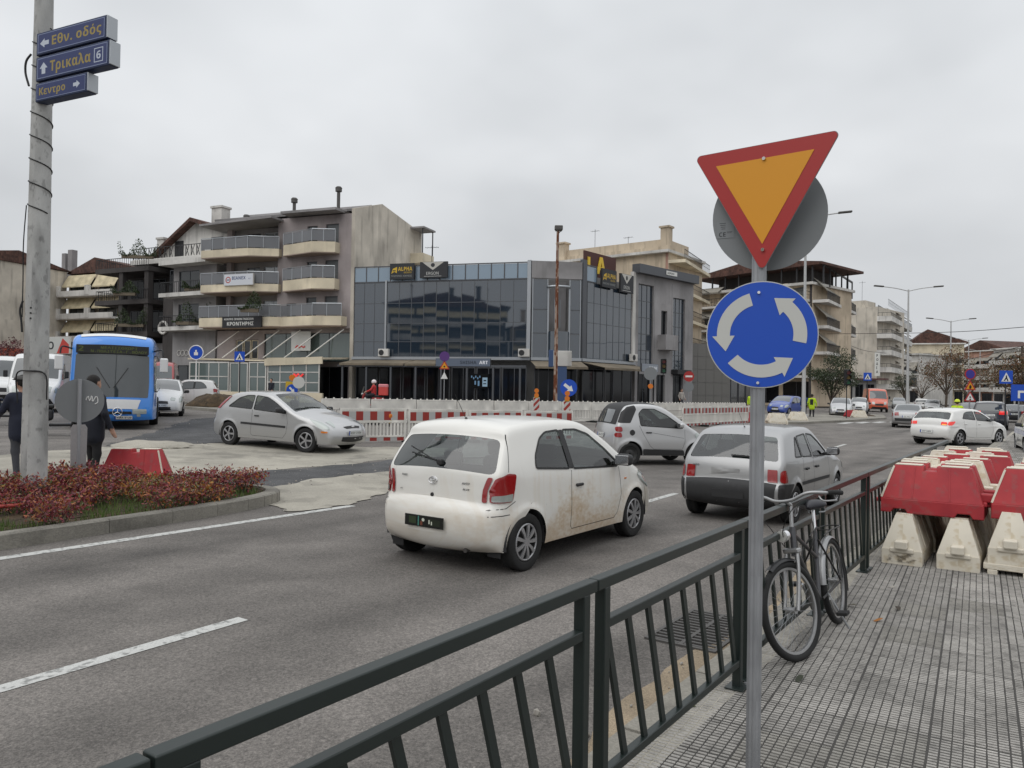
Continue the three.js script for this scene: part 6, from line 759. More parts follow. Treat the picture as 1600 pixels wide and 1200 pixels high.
{ // ---- mauve apartment house with cream balconies
  const A = wp(330, 67), B = wp(545, 62), base = G(A.x, A.z) - 0.05, t = thing('apartment_house', 'mauve grey apartment house with cream balconies and a glazed cafe at street level', 'building', [A.x, base, A.z]), f = facade(t, A, B), W = f.L, fl = [6.3, 9.25, 12.2];
  // main wall of the right half, set back loggias on the left
  const holes = []; for (const y of fl) holes.push([7.75, y + 0.75, 0.95, 1.1], [9.7, y + 0.1, 1.0, 2.2], [11.5, y + 0.1, 1.25, 2.25]);
  f.wall(7.0, W, 6.0, 15.3, holes, M.mauveWall, 0.3, 0);
  for (const y of fl) { f.window(7.75, y + 0.75, 0.95, 1.1, { z: -0.15, sill: M.creamWall }); f.window(9.7, y + 0.1, 1.0, 2.2, { z: -0.15 }); f.window(11.5, y + 0.1, 1.25, 2.25, { z: -0.15, pane: M.shutter ??= mat('#ffffff', 0.7, 0, { map: tex(8, 256, (u, v) => { const k = (v * 20) % 1; return grey(0.42 + (k < 0.2 ? -0.14 : 0), 0.01); }, 1) }) }); }
  const h2 = []; for (const y of fl) h2.push([2.6, y + 0.1, 1.4, 2.2], [4.4, y + 0.1, 2.0, 2.2]); f.wall(0.6, 7.0, 6.0, 14.9, h2, M.greyWall, 0.25, -1.2); for (const y of fl) { f.window(2.6, y + 0.1, 1.4, 2.2, { z: -1.32, cols: 2 }); f.window(4.4, y + 0.1, 2.0, 2.2, { z: -1.32, cols: 2, frame: M.aluLight, pane: M.paneSky ??= phys([0.20, 0.22, 0.23], 0.05, 0, { ior: 2.2 }) }); }
  f.put('return_wall', box(0.25, 9, 1.2, 6.9, 10.45, -0.62), M.mauveWall); f.put('pier', box(0.5, 9.0, 0.4, 1.05, 10.5, -0.9), M.mauveWall);
  // left balconies (front edge bends back at the right), right balconies (pointed)
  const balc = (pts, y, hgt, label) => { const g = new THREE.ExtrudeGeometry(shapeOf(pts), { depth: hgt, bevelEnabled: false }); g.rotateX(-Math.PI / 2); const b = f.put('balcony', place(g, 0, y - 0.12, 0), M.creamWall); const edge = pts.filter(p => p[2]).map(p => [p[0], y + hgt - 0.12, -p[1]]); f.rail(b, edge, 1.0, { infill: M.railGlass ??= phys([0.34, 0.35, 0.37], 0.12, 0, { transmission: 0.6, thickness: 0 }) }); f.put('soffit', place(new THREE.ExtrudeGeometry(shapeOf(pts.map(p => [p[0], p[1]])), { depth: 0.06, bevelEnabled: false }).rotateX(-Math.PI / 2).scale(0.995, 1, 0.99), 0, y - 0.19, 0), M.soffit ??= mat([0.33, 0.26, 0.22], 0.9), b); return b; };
  const LB = [[0.0, 1.2], [0, -1.5, 1], [4.9, -1.5, 1], [7.2, -0.4, 1], [7.2, 1.2]], RB = [[7.75, 0.0], [7.75, -0.55, 1], [11.2, -1.45, 1], [12.9, -0.7, 1], [12.9, 0]];
  for (const y of fl.slice(1)) { balc(LB, y, 0.62); balc(RB, y, 0.85); }
  balc([[0, 1.2], [0, -1.6, 1], [7.2, -1.5, 1], [7.9, -0.9, 1], [11.4, -1.5, 1], [W - 0.3, -0.8, 1], [W - 0.3, 0]], fl[0], 0.75);
  boardOn(f, 'sign_board', 2.6, fl[1] + 0.35, 3.0, 0.95, 1.62, signMat(256, 80, (g, w, h) => { g.fillStyle = '#c9ccd2'; g.fillRect(0, 0, w, h); g.strokeStyle = '#a8433c'; g.lineWidth = 7; g.beginPath(); g.arc(36, 40, 20, 0, 7); g.stroke(); g.strokeStyle = '#44506e'; g.beginPath(); g.moveTo(22, 40); g.lineTo(50, 40); g.stroke(); g.fillStyle = '#2d3a62'; g.font = 'bold 34px sans-serif'; g.fillText('BIANEX', 68, 40); g.font = '14px sans-serif'; g.fillText('Α.Ε.', 216, 40); }), M.whiteWall);
  boardOn(f, 'sign_board', 2.6, fl[0] - 0.25, 4.0, 0.95, 1.74, signMat(320, 80, (g, w, h) => { g.fillStyle = '#1c1c1f'; g.fillRect(0, 0, w, h); g.fillStyle = '#cfcfca'; g.font = 'bold 20px sans-serif'; g.fillText('ΚΕΝΤΡΟ ΞΕΝΩΝ ΓΛΩΣΣΩΝ', 14, 26, 290); g.font = 'bold 38px sans-serif'; g.fillText('ΚΡΟΝΤΗΡΗΣ', 36, 66, 250); }));
  acUnit(f, 10.4, fl[1] + 0.15, 0.55);
  // roof canopies and flues
  f.put('roof_canopy', place(extr([[-0.2, 0.2], [7.3, 0.45], [7.3, 0.62], [-0.2, 0.36]], 3.2), 0, 14.6, -1.6), M.greyWall); f.put('roof_canopy', place(extr([[7.9, 0.3], [13.2, 0.3], [13.2, 0.5], [7.9, 0.5]], 2.6), 0, 15.1, -1.4), M.greyWall);
  const flue = (x, y, h, z = -1) => f.put('flue', [cyl(0.14, 0.14, h, x, y + h / 2, z, 0, 0, 0, 12), cyl(0.27, 0.27, 0.3, x, y + h + 0.1, z, 0, 0, 0, 12), cyl(0.3, 0.2, 0.12, x, y + h + 0.3, z, 0, 0, 0, 12)], M.steelDark);
  flue(2.6, 15.0, 0.8); flue(3.4, 15.1, 0.35); flue(7.6, 15.3, 1.6); flue(12.0, 15.6, 1.9); f.put('flue_base', [box(0.9, 0.7, 0.7, 7.6, 15.3, -1), box(0.9, 0.7, 0.7, 12.0, 15.6, -1)], M.greyWall);
  // gable side wall and roof
  { const dp = 11.5, g = extr([[0, 0], [dp, 0], [dp, 15.9], [4.2, 17.0], [0, 15.7]], 0.3); g.rotateY(Math.PI / 2); f.put('gable_wall', place(g, W, 0, 0), M.paleWall); f.put('roof', [box(W - 0.5, 0.2, 4.4, W / 2 - 0.3, 16.2, -2.2, 0.27), box(W - 0.5, 0.2, 7.6, W / 2 - 0.3, 16.25, -7.6, -0.15)], M.greyWall); f.put('rear_wall', box(W - 1, 15.3, 9, W / 2, 7.7, -6.8), M.greyWall); const rb = f.put('rear_balcony', box(1.4, 0.9, 2.2, W + 0.9, 13.2, -10.4), M.creamWall); f.put('rear_canopy', box(1.6, 0.15, 2.4, W + 0.9, 16.0, -10.4), M.greyWall); f.put('rear_post', [bar([W + 1.5, 13.6, -9.4], [W + 1.5, 16, -9.4], 0.08), bar([W + 1.5, 13.6, -11.4], [W + 1.5, 16, -11.4], 0.08)], M.darkMetal, rb); }
  // mezzanine glazing, board, struts, glazed cafe front
  f.wall(0.2, W, 0, 6.0, [[2.2, 3.5, 2.4, 1.7], [5.2, 3.3, 8.6, 2.4], [0.8, 0.2, 12.8, 2.7]], M.mauveWall, 0.3, -0.4); f.window(5.2, 3.3, 8.6, 2.4, { cols: 4, z: -0.55, pane: M.paneGreen ??= phys([0.10, 0.13, 0.125], 0.06, 0, { ior: 1.8 }) }); for (let k = 0; k < 3; k++) f.window(2.25 + k * 0.8, 3.55, 0.7, 1.6, { z: -0.5, frame: M.creamWall }); f.window(0.8, 0.2, 12.8, 2.7, { cols: 7, z: -0.5, pane: M.glassBack, name: 'shop_window' });
  f.put('notice_board', box(1.9, 1.6, 0.06, 9.3, 5.0, 0.05), M.paper ??= mat([0.5, 0.51, 0.5], 0.8)); f.put('red_script', [tube([[8.8, 4.45, 0.1], [9.0, 4.62, 0.1], [9.15, 4.45, 0.1], [9.35, 4.6, 0.1], [9.6, 4.47, 0.1], [9.75, 4.6, 0.1]], 0.05, 30, 6)], mat([0.55, 0.06, 0.05], 0.6));
  for (let k = 0; k < 6; k++) f.put('strut', rod([3.1 + k * 2.1, 5.9, 0.3], [1.4 + k * 2.05, 3.5, 2.6], 0.045), M.whiteWall);
  const cz = 3.2; f.put('cafe_roof', place(extr([[0.4, 3.35], [8.2, 3.2], [8.2, 3.32], [0.4, 3.47]], cz + 0.2), 0, 0, -0.2), M.creamWall); f.put('cafe_roof', box(5.4, 0.14, cz + 0.2, 11.0, 3.5, cz / 2 - 0.2, 0.05), M.creamWall); f.put('cafe_fascia', box(5.4, 0.55, 0.12, 11.0, 3.2, cz + 0.1, 0, 0, 0.03), M.creamWall); f.put('cafe_plinth', box(13.2, 0.75, 0.2, 7.1, 0.37, cz), M.creamWall);
  const wf = { frame: M.whiteWall, pane: M.paneGreen, z: cz, fw: 0.1 }; f.window(0.6, 0.75, 4.1, 2.4, { ...wf, cols: 4, rows: 2 }); f.window(4.8, 0.1, 1.8, 3.0, { ...wf, cols: 2, name: 'cafe_door' }); f.window(6.7, 0.75, 1.7, 2.4, { ...wf, cols: 2, rows: 2 }); f.window(8.5, 0.75, 4.9, 2.4, { ...wf, cols: 4, rows: 3 });
  { const g = tube([[11.0, 2.0, cz + 0.12], [11.15, 2.2, cz + 0.12], [11.3, 2.0, cz + 0.12], [11.5, 2.2, cz + 0.12], [11.7, 2.0, cz + 0.12], [11.95, 2.2, cz + 0.12]], 0.06, 30, 6); f.put('red_neon', g, mat([0.5, 0.03, 0.03], 0.5, 0, { emissive: new THREE.Color(1, 0.05, 0.05), emissiveIntensity: 0.6 })); }
}
{ // ---- grey annex between the apartment house and the dark house, with plants on its balconies
  const A = wp(268, 70), B = wp(331, 67.5), base = G(A.x, A.z) - 0.05, t = thing('annex_house', 'narrow grey house with leafy balconies beside the mauve apartment house', 'building', [A.x, base, A.z]), f = facade(t, A, B), W = f.L;
  const hs = [[0.7, 6.4, 2.7, 2.1], [0.7, 9.4, 2.7, 2.1], [0.6, 0.6, 2.6, 2.4]]; f.wall(0, W + 0.3, 0, 12.0, hs, M.greyWall, 0.3, 0); for (const [x, y, w, h] of hs) f.window(x, y, w, h, { cols: 2 }); f.put('wall', box(W, 11.9, 6, W / 2, 5.95, -3.35), M.greyWall);
  for (const y of [6.2, 9.2]) { const b = f.put('balcony', box(W + 0.6, 0.35, 1.4, W / 2 + 0.1, y, 0.7), M.whiteWall); f.rail(b, [[-0.1, y + 0.17, 0.1], [-0.1, y + 0.17, 1.35], [W + 0.3, y + 0.17, 1.35]], 0.95, { mat: M.darkMetal, step: 0.25, bar: 0.025 }); }
  f.put('roof_terrace', box(W + 0.8, 0.4, 2.0, W / 2, 12.1, 0.3), M.whiteWall);
  const ring = []; for (let k = 0; k < 5; k++) ring.push(place(new THREE.TorusGeometry(0.24, 0.03, 6, 18), 1.0 + k * 0.5, 4.1, 0.08)); ring.forEach(r => f.put('sign_ring', r, M.whiteWall));
}
{ // ---- dark brown house with red tiled gable
  const A = wp(168, 77), B = wp(330, 71), base = G(A.x, A.z) - 0.05, t = thing('dark_house', 'dark brown house with red tiled gable roof, deep balconies and white attic wall', 'building', [A.x, base, A.z]), f = facade(t, A, B), W = f.L, px = p => (p - 168) / 162 * W;
  // white gable attic
  const apex = px(287), gl = px(222), gr = px(345); f.put('gable_wall', place(extr([[gl + 0.6, 13.2], [gr - 0.6, 13.2], [gr - 0.6, 15.4], [apex, 16.9], [gl + 0.6, 13.9]], 0.3), 0, 0, -1.6), M.whiteWall); f.put('attic_door', box(1.1, 2.0, 0.06, px(262), 14.2, -1.26), M.darkMetal); f.put('attic_door', box(1.5, 1.9, 0.06, px(319), 14.3, -1.26), M.darkMetal);
  f.put('roof', place(extr([[gl - 1.2, 12.9], [apex, 17.2], [gr + 0.8, 15.3], [gr + 0.8, 15.0], [apex, 16.85], [gl - 1.2, 12.6]], 9), 0, 0, -9.5), M.tileRoof); f.put('chimney', [box(1.3, 2.6, 1.1, px(303), 17.2, -3), box(1.5, 0.2, 1.3, px(303), 18.5, -3)], M.whiteWall); f.put('chimney', [box(0.9, 3.2, 0.9, px(214), 14.4, -3), box(1.1, 0.2, 1.1, px(214), 16.0, -3)], M.whiteWall);
  f.put('body', box(W * 0.96, 12.8, 9, W / 2, 6.4, -6.2), M.brownWall); f.put('attic_slab', box(W * 0.72, 0.4, 2.6, W * 0.62, 13.0, -0.7), M.whiteWall); { const b = f.put('attic_balcony', box(W * 0.7, 0.1, 2.2, W * 0.62, 13.25, -0.6), M.whiteWall); const gs = []; for (let k = 0; k < 14; k++) { const x = W * 0.28 + k * W * 0.05; gs.push(bar([x, 13.3, 0.45], [x + 0.4, 14.3, 0.45], 0.04), bar([x + 0.4, 13.3, 0.45], [x, 14.3, 0.45], 0.04), bar([x, 13.3, 0.45], [x, 14.35, 0.45], 0.05)); } gs.push(bar([W * 0.28, 14.35, 0.45], [W * 0.98, 14.35, 0.45], 0.06)); f.put('railing', gs, M.darkMetal, b); }
  for (const y of [6.0, 9.1, 12.2]) { const b = f.put('balcony', box(W * 0.53, 0.45, 3.2, W * 0.265, y, 0), M.brownWall); f.rail(b, [[0.05, y + 0.2, -1.4], [0.05, y + 0.2, 1.5], [W * 0.52, y + 0.2, 1.5]], 0.95, { mat: M.darkMetal, step: 0.3, bar: 0.03 }); }
  for (const x of [W * 0.5, W * 0.25]) f.put('pillar', box(0.55, 12, 0.55, x, 6.2, 1.2), M.brownWall); for (const y of [6.4, 9.5]) for (const x of [W * 0.08, W * 0.3]) f.window(x, y, 1.8, 2.2, { z: -1.6, cols: 2, pane: M.glassBack });
  f.put('side_pier', box(W * 0.22, 9.6, 2.2, W * 0.71, 4.8, -0.4), M.brownWall); f.window(W * 0.62, 9.7, 1.5, 2.4, { z: 0.2, cols: 2, pane: M.glassBack }); f.put('round_window', place(new THREE.TorusGeometry(0.55, 0.12, 8, 26), W * 0.61, 6.6, 0.78), M.whiteWall); f.put('ground_wall', box(W * 0.5, 5.2, 0.4, W * 0.3, 2.6, -0.4), M.greyWall);
}
{ // ---- beige block with pale awnings, far left
  const A = wp(100, 101), B = wp(186, 97), C = wp(-90, 86), base = G(A.x, A.z) - 0.2, t = thing('awning_block', 'beige apartment block with rows of cream awnings behind the lamp post', 'building', [A.x, base, A.z]), f = facade(t, A, B), W = f.L, s = facade(t, C, A);
  f.put('body', box(W, 15.5, 10, W / 2, 7.75, -5.4), M.beigeWall); s.put('side_wall', box(s.L, 16.0, 9, s.L / 2, 8.0, -4.4), M.paleWall); s.put('roof', place(extr([[-0.4, 15.95], [s.L * 0.55, 17.6], [s.L + 0.6, 16.1]], 9.4), 0, 0, -9.1), M.tileRoof); f.put('roof', place(extr([[-0.5, 16.0], [W * 0.45, 17.8], [W + 2, 16.1], [W + 2, 15.9], [-0.5, 15.8]], 9), 0, 0, -9.5), M.tileRoof); f.put('chimney', [box(0.8, 3.6, 0.8, -0.9, 17.4, -1.5), box(0.7, 3.2, 0.7, -2.2, 17.2, -1.5)], M.greyWall);
  for (const y of [3.9, 6.8, 9.7, 12.6]) { const b = f.put('balcony', [box(W + 0.4, 0.7, 0.25, W / 2, y + 0.3, 1.4), box(W + 0.4, 0.25, 1.5, W / 2, y, 0.7), box(0.8, 1.2, 0.3, 0.3, y + 0.7, 1.42), box(0.8, 1.2, 0.3, W * 0.58, y + 0.7, 1.42)], M.whiteWall); f.awning(0.4, W * 0.56, y + 2.9, 1.35 + hash2(y * 10, 1, 1) * 0.3, 0.95, M.canvasBeige); f.awning(W * 0.6, W, y + 2.9, 1.45 + hash2(y * 10, 2, 1) * 0.3, 1.0, M.canvasBeige); f.window(0.9, y + 0.3, W * 0.45, 2.2, { z: 0.06, cols: 3 }); f.window(W * 0.62, y + 0.3, W * 0.32, 2.2, { z: 0.06, cols: 2 }); }
  s.put('shop_band', box(s.L, 1.9, 0.5, s.L / 2, 4.6, 0.2), mat([0.42, 0.09, 0.05], 0.7)); s.put('ground_floor', box(s.L, 3.6, 0.3, s.L / 2, 1.8, 0.1), M.brownWall);
  const g1 = facade(t, wp(66, 60), wp(112, 59)); boardOn(g1, 'shop_sign', 0, 3.6, g1.L, 1.3, 0.3, signMat(256, 128, (g, w, h) => { g.fillStyle = '#b9bab6'; g.fillRect(0, 0, w, h); g.fillStyle = '#25272b'; g.font = 'bold 84px sans-serif'; g.fillText('ΚΟ', 12, 96); g.fillStyle = '#b3392f'; g.beginPath(); g.moveTo(150, 128); g.lineTo(200, 10); g.lineTo(256, 60); g.lineTo(256, 128); g.fill(); }), M.whiteWall); g1.put('kiosk', box(g1.L, 3.6, 3, g1.L / 2, 1.8, -1.4), M.greyWall);
}
function flats(o) { // an apartment house: front with balconies, side wall with plaster
  const A = wp(o.a[0], o.a[1]), B = wp(o.b[0], o.b[1]), base = G(A.x, A.z) - 0.1, t = thing(o.name ?? 'apartment_block', o.label, 'building', [A.x, base, A.z]), f = facade(t, A, B), W = f.L, fh = 3.05;
  f.put('body', box(W - 0.1, o.h, o.depth ?? 10, W / 2, o.h / 2, -(o.depth ?? 10) / 2 - 0.25), o.wall); const holes = []; const n = o.bays ?? 3;
  for (let k = 1; k < o.floors; k++) for (let b = 0; b < n; b++) holes.push([W / n * b + W / n * 0.18, k * fh + 0.75, W / n * 0.6, 2.1]);
  f.wall(0, W, 0, o.h, [...holes, ...Array.from({ length: n }, (_, b) => [W / n * b + 0.25, 0.3, W / n - 0.5, 2.7])], o.wall, 0.25, 0); holes.forEach(([x, y, w, h], i) => f.window(x, y, w, h, { cols: 2, pane: hash2(i, o.floors, 3) > 0.6 ? M.shutter : M.pane })); for (let b = 0; b < n; b++) f.window(W / n * b + 0.25, 0.3, W / n - 0.5, 2.7, { cols: 2, pane: M.glassBack, name: 'shop_window' });
  for (let k = 1; k < o.floors; k++) { const y = k * fh + 0.5, b = f.put('balcony', [box(W * 0.96, 0.28, 1.4, W / 2, y, 0.7), ...(o.solid ? [box(W * 0.96, 0.8, 0.12, W / 2, y + 0.5, 1.36)] : [])], o.slab ?? M.whiteWall); f.rail(b, [[W * 0.02, y + 0.14, 0.1], [W * 0.02, y + 0.14, 1.35], [W * 0.98, y + 0.14, 1.35], [W * 0.98, y + 0.14, 0.1]], 0.95, { mat: o.rail ?? M.darkMetal, step: 0.4, bar: 0.03, mid: 1 }); for (let c = 0; c < n; c++) if (hash2(k, c, o.seed ?? 1) < (o.awn ?? 0.6)) f.awning(W / n * c + 0.2, W / n * (c + 1) - 0.2, y + 2.75, 0.8 + hash2(k, c, 8) * 0.9, 1.5, o.canvas ?? M.canvasGrey); }
  f.put('roof_slab', box(W + 0.6, 0.3, (o.depth ?? 10) + 1.2, W / 2, o.h + 0.15, -(o.depth ?? 10) / 2 + 0.1), M.whiteWall); return { t, f, W };
}
{ // behind the glass block
  const { f, W } = flats({ a: [853, 96], b: [1042, 86], h: 17.0, floors: 5, depth: 9, wall: M.beigeWall, label: 'beige apartment block with iron terrace railings rising behind the glass office', slab: M.creamWall, awn: 0.1 });
  f.put('stair_house', box(W * 0.86, 1.6, 6, W * 0.52, 18.0, -4), M.beigeWall); f.put('chimney', [box(1.0, 3.0, 1.0, W - 0.8, 18.6, -1), box(1.3, 0.2, 1.3, W - 0.8, 20.1, -1)], M.beigeWall); f.put('chimney', [box(1.1, 2.6, 1.0, 1.6, 18.4, -1), box(1.4, 0.2, 1.3, 1.6, 19.7, -1)], M.beigeWall); antenna(f, W * 0.34, 18.6, -2, 2.6); antenna(f, W * 0.62, 18.6, -2, 1.2);
  const s = facade(f.t, wp(1042, 86), wp(1084, 97)); s.put('side_wall', box(s.L, 17, 0.3, s.L / 2, 8.5, -0.2), M.pinkWall); for (const y of [6.4, 9.5, 12.6, 16.0]) { const b = s.put('balcony', box(s.L, 0.35, 2.0, s.L / 2, y, 0.9), M.creamWall); s.rail(b, [[0, y + 0.17, 1.8], [s.L, y + 0.17, 1.8]], 1.1, { mat: M.darkMetal, step: 0.5, bar: 0.03, mid: 1 }); }
}
{ // red roofed pergola house
  const { f, W } = flats({ a: [1092, 104], b: [1268, 92], h: 14.6, floors: 5, bays: 4, wall: M.beigeWall, label: 'apartment block with red roofed rooftop pergola behind the roundabout sign', awn: 0.3 });
  f.put('pergola_roof', place(extr([[-0.8, 17.0], [W * 0.5, 18.4], [W + 1.4, 17.2], [W + 1.4, 16.9], [-0.8, 16.7]], 11), 0, 0, -10.4), M.tileRoof); for (let k = 0; k < 9; k++) for (const z of [0.1, -9.0]) f.put('pergola_post', box(0.16, 2.2, 0.16, k * W / 8, 15.8, z), M.darkMetal); f.put('penthouse_wall', box(W * 0.8, 2.2, 6, W * 0.5, 15.8, -5), M.brownWall);
  const s = facade(f.t, wp(1268, 92), wp(1315, 106)); s.put('side_wall', box(s.L, 14.6, 0.3, s.L / 2, 7.3, -0.2), M.brownWall); for (const y of [3.4, 6.4, 9.5, 12.6]) { const b = s.put('balcony', [box(s.L, 0.35, 1.8, s.L / 2, y, 0.9)], M.whiteWall); s.rail(b, [[0, y + 0.17, 1.7], [s.L, y + 0.17, 1.7]], 1.0, { mat: M.darkMetal, step: 0.3, bar: 0.04 }); if (y > 4) { s.awning(0.3, s.L * 0.48, y + 2.9, 1.5, 1.5, M.canvasGrey); s.awning(s.L * 0.52, s.L - 0.2, y + 2.9, 1.5, 1.5, M.canvasGrey); } s.window(0.8, y + 0.2, s.L - 2, 2.1, { z: 0.05, cols: 4, pane: M.glassBack }); } for (let k = 0; k < 6; k++) s.put('pergola_post', box(0.16, 2.3, 0.16, k * s.L / 5, 15.8, 1.2), M.darkMetal); s.put('pergola_beam', box(s.L, 0.2, 0.2, s.L / 2, 16.9, 1.2), M.darkMetal);
}
{ // pale block with balconies round the corner
  const A = wp(1318, 140), B = wp(1369, 136), base = G(A.x, A.z) - 0.1, t = thing('corner_block', 'pale blank walled block with rounded balconies and a roof terrace on the far street', 'building', [A.x, base, A.z]), f = facade(t, A, B), W = f.L, s = facade(t, B, wp(1404, 158));
  f.put('body', box(W, 17.4, 14, W / 2, 8.7, -7.2), M.paleWall); f.put('roof_room', box(W * 0.5, 1.4, 5, W * 0.3, 18.1, -4), M.paleWall); f.put('shop', box(W, 4.4, 0.4, W / 2, 2.2, 0.1), M.innerWall); for (let k = 0; k < 3; k++) f.window(0.3 + k * W / 3, 0.2, W / 3 - 0.5, 3.4, { z: 0.33, cols: 2, pane: M.glassBack, name: 'shop_window' }); f.put('shop_edge', box(W + 2, 0.25, 1.6, W / 2 + 1, 4.5, 0.6), mat([0.09, 0.03, 0.03], 0.7)); antenna(f, W * 0.35, 18.6, -3, 4);
  for (const y of [3.2, 6.2, 9.2, 12.2, 15.2]) { const b = s.put('balcony', box(s.L, 0.9, 2.4, s.L / 2, y, 1.2), M.whiteWall); s.rail(b, [[0, y + 0.45, 0.2], [0, y + 0.45, 2.3], [s.L, y + 0.45, 2.3]], 0.6, { mat: M.darkMetal, step: 0.6, bar: 0.04 }); s.awning(s.L * 0.35, s.L, y + 2.9, 1.2, 2.2, M.canvasGrey); s.window(0.5, y + 0.6, s.L - 1, 1.9, { z: 0.1, cols: 5, pane: M.glassBack }); } s.rail(t, [[0, 17.4, 1.8], [s.L, 17.4, 1.8]], 1.2, { mat: M.aluLight, step: 0.8, mid: 1 });
  boardOn(f, 'hanging_sign', W + 0.1, 5.0, 0.9, 4.2, 1.2, signMat(32, 128, (g, w, h) => { g.fillStyle = '#cfcfca'; g.fillRect(0, 0, w, h); g.fillStyle = '#333'; g.font = 'bold 20px sans-serif'; 'ΡΟΔΙΑ'.split('').forEach((c, i) => g.fillText(c, 9, 24 + i * 22)); }), M.whiteWall);
}
flats({ a: [1404, 176], b: [1436, 172], h: 11, floors: 3, wall: M.whiteWall, label: 'low white house with a blank wall beyond the corner block', awn: 0.3, bays: 2, depth: 14 });
{ const { f, W } = flats({ a: [1424, 190], b: [1506, 186], h: 14.5, floors: 4, wall: M.creamWall, label: 'cream house with a low red roof behind the autumn tree', awn: 0.5, bays: 5, depth: 14 }); f.put('roof', place(extr([[-1, 14.7], [W * 0.3, 18.2], [W + 1, 15.0], [W + 1, 14.7]], 14), 0, 0, -13.5), M.tileRoof); }
{ const { f, W } = flats({ a: [1498, 210], b: [1570, 196], h: 14, floors: 4, wall: M.pinkWall, label: 'terracotta apartment block with striped awnings at the end of the street', awn: 0.9, bays: 4, depth: 14, solid: 1 }); f.put('roof', place(extr([[-1, 14.2], [W * 0.5, 17.0], [W + 1, 14.2]], 14), 0, 0, -13.5), M.tileRoof); }
flats({ a: [1552, 176], b: [1640, 160], h: 13.0, floors: 4, wall: M.whiteWall, label: 'white block with grey awnings at the right end of the street', awn: 0.9, bays: 5, depth: 14, solid: 1 });
flats({ a: [1196, 120], b: [1330, 118], h: 7.5, floors: 2, wall: M.brownWall, label: 'low dark shop row under the pergola block', awn: 0.9, bays: 7, depth: 8, canvas: M.canvasBeige });
flats({ a: [-420, 72], b: [-105, 84], h: 12.5, floors: 4, wall: M.creamWall, label: 'cream apartment block left of the blank walled awning block', awn: 0.6, bays: 6, canvas: M.canvasBeige });
{ // the block at the other side of the roundabout, out of frame, seen in the glass of the office block
  const mk = (A, B, h, floors, wall, label) => { const t = thing('apartment_row', label, 'building', [A[0], 0.6, -A[1]]), f = facade(t, new THREE.Vector3(A[0], 0, -A[1]), new THREE.Vector3(B[0], 0, -B[1])), W = f.L; f.put('body', box(W - 0.1, h, 9, W / 2, h / 2, -4.7), wall); for (let k = 1; k < floors; k++) { const y = k * 3.1 + 0.5; f.put('balcony', [box(W * 0.94, 0.3, 1.5, W / 2, y, 0.6), box(W * 0.94, 0.8, 0.12, W / 2, y + 0.5, 1.3)], M.whiteWall); for (let c = 0; c < 4; c++) { f.window(W / 4 * c + 0.5, y + 0.2, W / 4 - 1, 2.1, { z: 0.05, cols: 2 }); if (hash2(k, c, floors) > 0.45) f.awning(W / 4 * c + 0.2, W / 4 * (c + 1) - 0.2, y + 2.8, 1.1, 1.5, M.canvasBeige); } } f.put('roof', place(extr([[-0.6, h], [W * 0.5, h + 2.2], [W + 0.6, h]], 9.6), 0, 0, -9.4), M.tileRoof); for (const x of [0.2, 0.45, 0.8]) f.put('chimney', [box(0.8, 3, 0.8, W * x, h + 2, -3), box(1.0, 0.2, 1.0, W * x, h + 3.6, -3)], wall); };
  mk([-43, -9.6], [-60, 3], 16.5, 5, M.brownWall, 'brown apartment block with beige awnings mirrored in the office glass');
  mk([-30, -19.5], [-42.5, -10.2], 12.5, 4, M.beigeWall, 'beige tiled apartment block mirrored low in the office glass');
}
